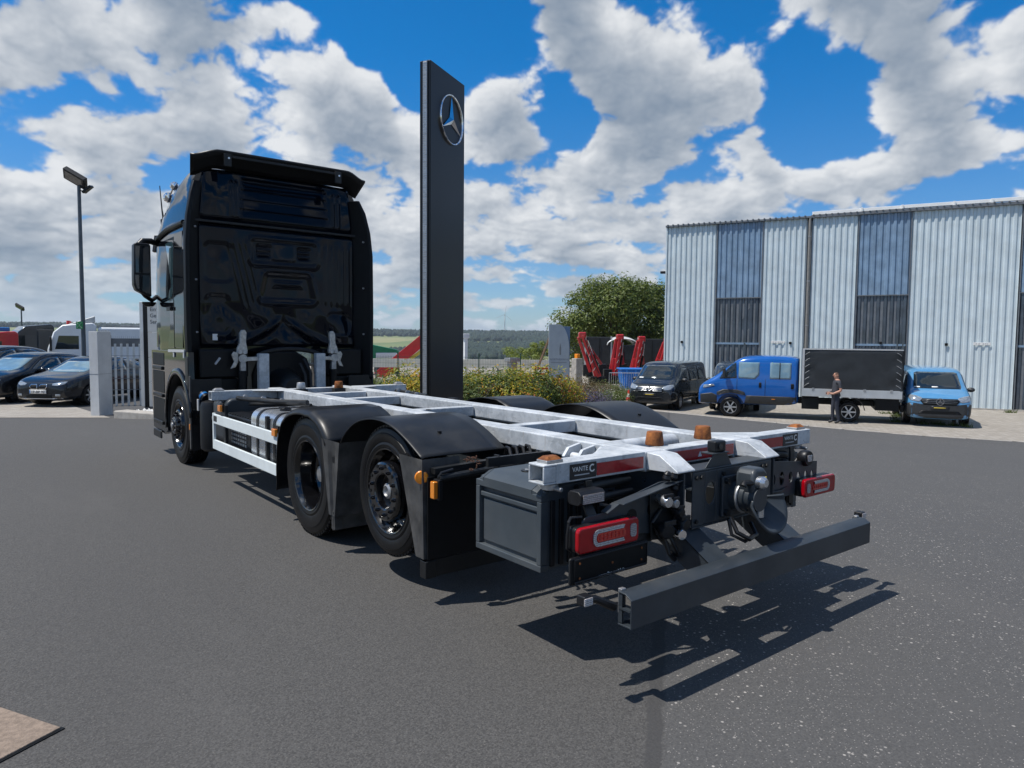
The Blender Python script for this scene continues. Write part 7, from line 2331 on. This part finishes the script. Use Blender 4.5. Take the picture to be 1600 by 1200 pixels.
def leaf_quads(b, rnd, centre, axes, n, size, shell=0.55, up=0.35, m=0):
    """n small folded leaves through an ellipsoid, denser near its skin"""
    for _ in range(n):
        while True:
            d = Vector((rnd.uniform(-1,1),rnd.uniform(-1,1),rnd.uniform(-1,1)))
            if 0.05 < d.length < 1: break
        d.normalize()
        rr = shell+(1-shell)*rnd.random()**0.6
        rr *= 0.86+0.26*mnoise.noise(d*2.3+Vector(centre)*0.7)+0.10*rnd.random()
        c = Vector(centre)+Vector((d.x*axes[0],d.y*axes[1],d.z*axes[2]))*rr
        nrm = (d+Vector((rnd.uniform(-.8,.8),rnd.uniform(-.8,.8),rnd.uniform(-.4,.8)+up))).normalized()
        t_ = nrm.orthogonal().normalized()
        t_.rotate(Matrix.Rotation(rnd.uniform(0,6.28),3,nrm))
        s_ = nrm.cross(t_)
        L = size*rnd.uniform(0.6,1.3); W = L*rnd.uniform(0.35,0.55)
        o = len(b.v)
        b.v.extend([tuple(c-t_*L*0.5),tuple(c+s_*W*0.5+nrm*L*0.08),tuple(c+t_*L*0.5),tuple(c-s_*W*0.5+nrm*L*0.08)])
        b.f.append([o,o+1,o+2]); b.m.append(m); b.f.append([o,o+2,o+3]); b.m.append(m)
def shrub_proto(seed, mat, h, w_, n, size, flower=None):
    rnd = random.Random(seed)
    b = MB()
    for k in range(7):
        a = rnd.uniform(0,6.28); rad = rnd.uniform(0.0,0.5)*w_
        leaf_quads(b,rnd,(math.cos(a)*rad,math.sin(a)*rad,h*rnd.uniform(0.42,0.62)),(w_*rnd.uniform(.32,.5),w_*rnd.uniform(.32,.5),h*rnd.uniform(.36,.5)),n//7,size)
    me = b.mesh('foliage',mat,0,fix=False)
    st = MB()
    for k in range(9):
        a = rnd.uniform(0,6.28); r_ = rnd.uniform(0.1,0.45)*w_
        st.tube([(0.04*math.cos(a),0.04*math.sin(a),-0.05),(r_*0.5*math.cos(a),r_*0.5*math.sin(a),h*0.35),(r_*math.cos(a),r_*math.sin(a),h*0.75)],[0.018,0.012,0.005],5)
    ms = st.mesh('stem','bark',40)
    fm = None
    if flower:
        fb = MB()
        leaf_quads(fb,rnd,(0,0,h*0.6),(w_*0.5,w_*0.5,h*0.45),90,size*0.9,0.85)
        fm = fb.mesh('blossom',flower,0,fix=False)
    return me, ms, fm
PROT = {
 'spirea':[shrub_proto(s,'leaf_spirea',1.25,1.3,2800,0.085) for s in (1,2,3)],
 'green':[shrub_proto(s,'leaf_green',1.2,1.3,2600,0.085) for s in (4,5)],
 'brown':[shrub_proto(s,'leaf_brown',1.05,1.2,1500,0.07) for s in (6,7)],
 'lavender':[shrub_proto(s,'leaf_lavender',0.75,1.0,1500,0.055) for s in (8,9)],
 'white':[shrub_proto(s,'leaf_green',0.75,1.0,1000,0.06,'petal_white') for s in (10,11)],
}
LAB = {'spirea':('yellow orange spirea bush in the planted bed','spirea bushes in the bed'),
       'green':('plain green bush in the planted bed','green bushes in the bed'),
       'brown':('brown red tipped bush in the planted bed','brown bushes in the bed'),
       'lavender':('violet grey lavender clump in the planted bed','lavender clumps in the bed'),
       'white':('low white flowering bush in the planted bed','white flowering bushes in the bed')}
ORD = ['first','second','third','fourth','fifth','sixth','seventh','eighth','ninth','tenth','eleventh','twelfth','thirteenth','fourteenth','fifteenth','sixteenth','seventeenth','eighteenth','nineteenth','twentieth']
def shrub(kind, px, d, sc, rnd, rank):
    q = spot(px,d)
    me, ms, fm = rnd.choice(PROT[kind])
    e = empty('shrub',(q.x,q.y,q.z+0.02),rnd.uniform(0,6.28))
    e.scale = (sc*rnd.uniform(.9,1.15),sc*rnd.uniform(.9,1.15),sc*rnd.uniform(.9,1.1))
    tag(e,LAB[kind][0]+', '+ORD[rank]+' from left','bush',LAB[kind][1])
    for (nm,mm) in (('foliage',me),('stem',ms),('blossom',fm)):
        if mm is None: continue
        o = bpy.data.objects.new(nm,mm); COL.objects.link(o); o.parent = e
rnd = random.Random(21)
# bed: soil sheet
def bed(u,v):
    a = Vector((spot(540,13.2).x,spot(540,13.2).y)).lerp(Vector((spot(1000,28.6).x,spot(1000,28.6).y)),u)
    c_ = Vector((spot(540,26).x,spot(540,26).y)).lerp(Vector((spot(985,34).x,spot(985,34).y)),u)
    p = a.lerp(c_,v)
    return (p.x,p.y)
drape('planting_bed',bed,50,30,0.05,'soil')
SHRUBS = [
  (585,17.0,'green',0.84),(605,16.6,'green',0.85),(570,18.5,'green',0.89),(625,17.2,'green',0.78),(640,16.2,'spirea',0.84),(655,17.6,'spirea',1.13),(625,18.6,'green',0.94),
  (735,17.2,'green',1.02),(755,18.6,'green',0.95),(778,17.8,'spirea',0.96),(800,19.4,'spirea',1.20),(745,20.2,'green',1.15),(772,21.0,'spirea',1.04),(820,20.2,'green',1.08),(700,19.5,'spirea',1.11),(680,18,'spirea',0.84),
  (835,21.5,'spirea',1.15),(855,22.2,'spirea',0.95),(876,23.4,'spirea',0.88),(846,20.3,'green',1.06),(868,21.6,'brown',1.10),(892,24.2,'brown',1.10),(905,25.5,'brown',1.05),(884,22.4,'spirea',0.93),(918,27.0,'brown',1.00),(930,28.4,'brown',0.95),(800,18.2,'green',1.03),
  (900,24.0,'lavender',1.00),(915,24.6,'lavender',1.00),(928,25.2,'lavender',1.00),(888,23.4,'lavender',1.00),(908,23.6,'lavender',0.90),(922,24.2,'lavender',0.90),(935,24.9,'lavender',0.90),
  (940,27.4,'white',0.95),(955,28.2,'white',0.95),(965,28.0,'white',0.85),(948,26.8,'white',0.90),(930,26.6,'white',0.85),(970,29.4,'green',0.65),(958,30.2,'green',0.81),(945,30.5,'brown',0.90),(978,29.8,'green',0.61)]
rank = {}
for (px,d,kd,sc) in sorted(SHRUBS):
    shrub(kd,px,d,sc,rnd,rank.get(kd,0)); rank[kd] = rank.get(kd,0)+1
# weeds in the paving joints by the light blue van
wm = []
for s_ in (31,32):
    b = MB(); rr = random.Random(s_)
    for k in range(70):
        a = rr.uniform(0,6.28); L = rr.uniform(0.06,0.20); c0 = Vector((rr.uniform(-.15,.15),rr.uniform(-.1,.1),0)); dv = Vector((math.cos(a)*0.5,math.sin(a)*0.5,1)).normalized()*L; sd = dv.cross(Vector((math.sin(a),0.3,0))).normalized()*0.008
        b.add([c0-sd,c0+sd,c0+dv],[(0,1,2)])
    wm.append(b.mesh('weed','leaf_green',0,fix=False))
WP = ((22.0,8.1),(22.35,6.9),(22.4,6.5),(22.45,6.1),(23.2,8.6),(23.9,8.9),(22.1,7.3),(29.3,6.9),(29.6,6.2),(24.6,9.6))
def bearing(p): return math.atan2(p[0]-CAM_P.x, p[1]-CAM_P.y)
_o = sorted([i for i in range(10) if i not in (7,8)], key=lambda i: bearing(WP[i]))
WR = {i: r_ for r_, i in enumerate(_o)}
for k,(x,y) in enumerate(((22.0,8.1),(22.35,6.9),(22.4,6.5),(22.45,6.1),(23.2,8.6),(23.9,8.9),(22.1,7.3),(29.3,6.9),(29.6,6.2),(24.6,9.6))):
    o = bpy.data.objects.new('weed_tuft',wm[k%2]); COL.objects.link(o); o.location = (x,y,gh(x,y)+0.005); o.rotation_euler = (0,0,k*1.3); o.scale = (1.4,1.4,1.1)
    tag(o,'small green weed tuft in the paving by the light blue van, '+ORD[WR[k]]+' from left' if k not in (7,8) else 'small green weed tuft at the foot of the hall, '+('left' if k == 7 else 'right')+' one','weed','weed tufts in the paving')

def tree(px, d, h, w_, n, size, label, name='broadleaf_tree', mat='leaf_tree', seed=1, clusters=34, zb=-1.1, group=None):
    rnd = random.Random(seed)
    q = spot(px,d)
    e = tag(empty(name,(q.x,q.y,zb)),label,'tree',group)
    tr = MB()
    tr.tube([(0,0,0),(0.05,0.02,h*0.2),(0.0,0.06,h*0.42),(0.1,0,h*0.7)],[h*0.035,h*0.028,h*0.020,h*0.008],10)
    cr = MB()
    for k in range(clusters):
        a = rnd.uniform(0,6.28); zz = rnd.uniform(0.26,0.90)
        lim = math.sin(min(1,(zz-0.12)/0.80)*3.0)**0.6 if zz < 0.92 else 0.3
        rad = w_*0.5*lim*rnd.uniform(0.15,0.92)
        c_ = (math.cos(a)*rad,math.sin(a)*rad,h*zz)
        s_ = rnd.uniform(0.10,0.19)*w_
        leaf_quads(cr,rnd,c_,(s_*1.15,s_*1.15,s_*0.8),n//clusters,size,0.35)
        if k%2 == 0: tr.tube([(0,0,h*min(0.6,zz*0.6)),(c_[0]*0.5,c_[1]*0.5,h*zz*0.86),c_],[h*0.014,h*0.009,h*0.003],6)
    tr.build('trunk','bark',e)
    cr.build('crown',mat,e,smooth=0,fix=False)
    return e
tree(958,62,9.8,9.8,30000,0.30,'large leafy green tree between the arrow sign and the hall',seed=5,clusters=80,zb=-2.4)
tree(1012,66,10.0,9.2,18000,0.30,'leafy green tree close behind the corner of the hall',seed=9,clusters=60,zb=-2.4)
tree(900,70,6.4,4.6,4500,0.24,'smaller pale green tree rising behind the grey arrow sign',seed=12,clusters=26,zb=-2.4)
leaf_mat('leaf_fresh',[(0.0,(0.07,0.11,0.015)),(0.5,(0.17,0.22,0.03)),(1.0,(0.28,0.30,0.05))])
for k,(px,d,h,w_) in enumerate(((830,74,3.3,4.2),(812,80,3.2,4.5),(846,70,4.3,2.8))):
    tree(px,d,h,w_,2200,0.22,('low bright green bush beyond the fence','wide light green bush beyond the fence','taller yellow green bush by the timber prop')[k],name='bush',mat='leaf_fresh',seed=40+k,clusters=16,zb=-2.2)

# ------------------------------------------------------------------ fence, machinery behind it
pm('fence_green',(0.015,0.055,0.035),0.5,0.2,0.1,6)
pm('board_cream',(0.58,0.56,0.48),0.6,0,0.10,2)
A = spot(560,43); B = spot(905,41)
dv = Vector((B.x-A.x,B.y-A.y)); L = dv.length
e = tag(empty('mesh_fence',(A.x,A.y,-1.15),math.atan2(dv.y,dv.x)),'dark green wire mesh fence running behind the planted bed','fence')
k = 0
x = 0.0
while x < L:
    MB().bx(x-0.03,x+0.03,-0.03,0.03,0,1.95).build('post','fence_green',e)
    x += 2.5
b = MB(); x = 0.0
while x < L:
    b.bx(x-0.004,x+0.004,-0.004,0.004,0.05,1.75); x += 0.10
for z in (0.1,0.5,0.9,1.3,1.7): b.bx(0,L,0.005,0.012,z,z+0.012)
o = b.build('wire_mesh','fence_green',e); o['kind'] = 'stuff'
A = spot(540,46); B = spot(880,46)
dv = Vector((B.x-A.x,B.y-A.y)); L = dv.length
e = tag(empty('barrier_wall',(A.x,A.y,-1.3),math.atan2(dv.y,dv.x)),'long pale board barrier standing just behind the mesh fence','barrier')
x = 0.0
while x < L-0.1:
    MB().bx(x,min(L,x+3.98),0,0.08,1.05,1.62).build('board','board_cream',e,0.01)
    MB().bx(x+1.9,x+2.0,0.09,0.2,0,1.62).build('post','trim_grey',e)
    x += 4.0
# red conveyor arm
A = spot(590,50); B = spot(665,50)
e = tag(empty('conveyor',(A.x,A.y,-1.3)),'bright red sloping conveyor arm behind the fence left of the pylon','conveyor')
p0 = Vector((0,0,0.2)); p1 = Vector((B.x-A.x,B.y-A.y,3.0))
MB().bar(p0,p1,0.5,0.75).build('arm','paint_red',e,0.03)
MB().bar(p0+Vector((0.6,-0.3,0.15)),p1+Vector((0.0,-0.3,-0.62)),0.10,0.22).build('yellow_stripe','yellow_tag',e)
MB().bar((1.6,0,0),(1.6,0,1.2),0.2,0.2).build('leg','plastic_deep',e)
MB().bar(p1,p1+Vector((0.2,-0.1,-3.0)),0.2,0.2).build('leg','plastic_deep',e)
q = spot(584,54)
e = tag(empty('farm_machine',(q.x,q.y,-1.4)),'green farm machine beside the red conveyor behind the fence','machine')
pm('paint_green',(0.02,0.20,0.10),0.35,0,0.1,4)
MB().prism([(-1.6,1.0),(-1.6,2.5),(-0.6,2.6),(1.6,2.2),(2.0,1.9),(0.6,1.8),(0.2,1.0)],'y',-0.7,0.7).build('hood','paint_green',e,0.08)
MB().bx(-0.2,1.6,-0.75,0.75,1.55,1.95).build('screen','paint_white',e,0.05)
for x in (-1.2,1.0): MB().cyl((x,-0.8,0.6),(x,0.8,0.6),0.6,n=18).build('wheel','rubber',e)
q = spot(727,47)
e = tag(empty('white_post',(q.x,q.y,-1.3)),'white upright machine mast right of the black pylon','mast')
MB().bx(-0.12,0.12,-0.1,0.1,0,3.2).build('mast','paint_white',e,0.02); MB().bx(-0.25,0.25,-0.12,0.12,3.0,3.3).build('head','paint_white',e,0.03)
q = spot(800,44)
e = tag(empty('metal_pedestal',(q.x,q.y,-1.25)),'weathered metal pedestal in front of the mesh fence','pedestal')
MB().bx(-0.25,0.25,-0.2,0.2,0,1.5).build('stand','steel_dull',e,0.03); MB().bx(-0.42,0.42,-0.3,0.3,1.5,1.75).build('top','steel_dull',e,0.04)
for (u0,u1,d,h) in ((835,862,44,1.15),):
    A = spot(u0,d); B = spot(u1,d)
    e = tag(empty('red_rack',(A.x,A.y,-1.2)),'low red steel rack left of the grey arrow sign','rack')
    dx_ = Vector((B.x-A.x,B.y-A.y,0))
    for z in (0.35,0.7,1.05): MB().bar(Vector((0,0,z)),dx_+Vector((0,0,z)),0.5,0.12).build('beam','paint_red',e)
    for f in (0.05,0.95): MB().bar(dx_*f,dx_*f+Vector((0,0,1.2)),0.1,0.1).build('post','paint_red',e)

# ------------------------------------------------------------------ far country
mt, t, b = mat_tree('countryside')
co = t.coord('Object'); x,y,z = t.sep(co)
cell = t.node('ShaderNodeTexVoronoi'); t.put(cell.inputs['Vector'], t.vmath('MULTIPLY', co, (0.0022,0.0034,0.0))); cell.inputs['Scale'].default_value = 1.0
rn = t.sep(cell.outputs['Color'])[0]
rp = t.node('ShaderNodeValToRGB'); el = rp.color_ramp.elements
cols = [(0.0,(0.10,0.14,0.045)),(0.3,(0.15,0.18,0.06)),(0.5,(0.24,0.23,0.10)),(0.7,(0.12,0.16,0.05)),(1.0,(0.28,0.25,0.13))]
while len(el) < 5: el.new(0.5)
for i,(p,c_) in enumerate(cols): el[i].position = p; el[i].color = (*c_,1)
t.put(rp.inputs[0], rn)
c = t.mix(t.math('MULTIPLY', t.maprange(t.noise(co,0.02,5,0.6),0.4,0.7),0.4), rp.outputs[0], (0.10,0.14,0.04))
t.put(b.inputs['Base Color'], c); b.inputs['Roughness'].default_value = 0.95
MATS['countryside'] = mt
def far_h(x, y):
    dx_, dy_ = x-CAM_P.x, y-CAM_P.y
    d = math.hypot(dx_,dy_)
    az = math.atan2(dx_,dy_)-YAW
    base = table([(0,-2.6),(60,-2.6),(95,-3.2),(200,-13),(450,-27),(900,-31),(1300,-24),(1700,-5),(2150,16),(2600,20),(3400,12),(6000,0)], d)
    left = sst(-0.25,-0.60,az)
    base += left*table([(0,0),(700,2),(1300,11),(1700,13),(2100,9),(2600,7),(6000,5)], d)
    base += table([(0,0),(300,0),(900,1),(6000,1)],d)*(9*mnoise.noise(Vector((x*0.0011,y*0.0011,1.7)))+4*mnoise.noise(Vector((x*0.0031,y*0.0031,5.1))))
    return base
rad = [0.5]
while rad[-1] < 5500: rad.append(rad[-1]*1.055+0.8)
b = MB(); NA = 220
for r_ in rad:
    for k in range(NA):
        a = 2*math.pi*k/NA
        x = CAM_P.x+r_*math.sin(a); y = CAM_P.y+r_*math.cos(a)
        b.v.append((x,y,far_h(x,y)))
for j in range(len(rad)-1):
    for k in range(NA):
        q = (k+1)%NA
        b.f.append([j*NA+k,j*NA+q,(j+1)*NA+q,(j+1)*NA+k]); b.m.append(0)
structure(b.build('terrain','countryside',None,smooth=80))
leaf_mat('forest_hazed',[(0.0,(0.020,0.038,0.032)),(0.5,(0.032,0.056,0.042)),(1.0,(0.052,0.078,0.050))],0.9)  # bluish haze of distance is mixed into the crown colours
def forest(name, label, bands, seed, n):
    """thousands of small crowns on the slope, too far to tell apart"""
    rr = random.Random(seed); b = MB()
    made = 0; tries = 0
    while made < n and tries < n*30:
        tries += 1
        az0,az1,d0,d1,nz = rr.choice(bands)
        a = rr.uniform(az0,az1)+YAW; d = rr.uniform(d0,d1)
        x = CAM_P.x+d*math.sin(a); y = CAM_P.y+d*math.cos(a)
        if mnoise.noise(Vector((x*0.0035,y*0.0035,seed))) < nz: continue
        made += 1
        z = far_h(x,y)-1.0; h = rr.uniform(9,16); r_ = rr.uniform(4.5,8)
        o = len(b.v); ph = rr.uniform(0,6)
        for (rr_,zz) in ((0.75,0.05),(1.0,0.40),(0.65,0.78)):
            for k in range(5):
                t_ = ph+2*math.pi*k/5
                b.v.append((x+r_*rr_*math.cos(t_)*rr.uniform(.8,1.15),y+r_*rr_*math.sin(t_)*rr.uniform(.8,1.15),z+h*zz*rr.uniform(.92,1.08)))
        b.v.append((x,y,z+h))
        for j in range(2):
            for k in range(5):
                q = (k+1)%5
                b.f.append([o+j*5+k,o+j*5+q,o+(j+1)*5+q,o+(j+1)*5+k]); b.m.append(0)
        for k in range(5): b.f.append([o+10+k,o+10+(k+1)%5,o+15]); b.m.append(0)
    o = b.build(name,'forest_hazed',None,smooth=70,fix=False)
    return tag(o,label,'forest',kind='stuff')
forest('forest','dark wooded ridge along the top of the far hill',[(-0.30,0.32,1980,2450,-0.9),(-0.07,0.32,1500,2100,-0.45),(-0.07,0.30,1250,1700,-0.30),(-0.06,0.3,900,1300,-0.10)],2,9500)
forest('forest','dark hedges and woods across the foot of the far hill',[(-0.34,-0.06,900,1250,-0.25),(-0.8,-0.40,850,1250,0.0),(-0.85,-0.3,2050,2300,-0.3),(0.02,0.25,500,900,0.15)],3,4500)
# thin summer haze over the whole country
hz = MB().bx(-5600,5600,-5600,5600,-60,95).build('haze','haze_air' if 'haze_air' in MATS else 'soil',None,smooth=0)
hm = bpy.data.materials.new('haze_air'); hm.use_nodes = True
hn = hm.node_tree
for nd in list(hn.nodes): hn.nodes.remove(nd)
ho = hn.nodes.new('ShaderNodeOutputMaterial'); hv = hn.nodes.new('ShaderNodeVolumePrincipled')
hv.inputs['Color'].default_value = (0.72, 0.82, 0.95, 1); hv.inputs['Density'].default_value = 0.00011; hv.inputs['Anisotropy'].default_value = 0.2
hn.links.new(hv.outputs[0], ho.inputs['Volume'])
hz.data.materials.clear(); hz.data.materials.append(hm)
tag(hz,'thin pale summer haze over the far hills','haze',kind='stuff')
# wind turbine on the ridge
d_ = 2300; q = spot(788,d_)
zt = far_h(q.x,q.y)
e = tag(empty('wind_turbine',(q.x,q.y,zt),math.atan2(_RH.y,_RH.x)),'tiny white wind turbine on the far wooded ridge','wind turbine')
MB().cyl((0,0,0),(0,0,62),2.0,1.1,10).build('tower','roof_white',e)
MB().bx(-1.6,1.6,-3,4,61,64.5).build('nacelle','roof_white',e)
for k in range(3):
    a = R(80+120*k)
    MB().bar((0,-4,63),(math.cos(a)*30,-4,63+math.sin(a)*30),1.0,2.0,up=(0,1,0)).build('blade','roof_white',e)
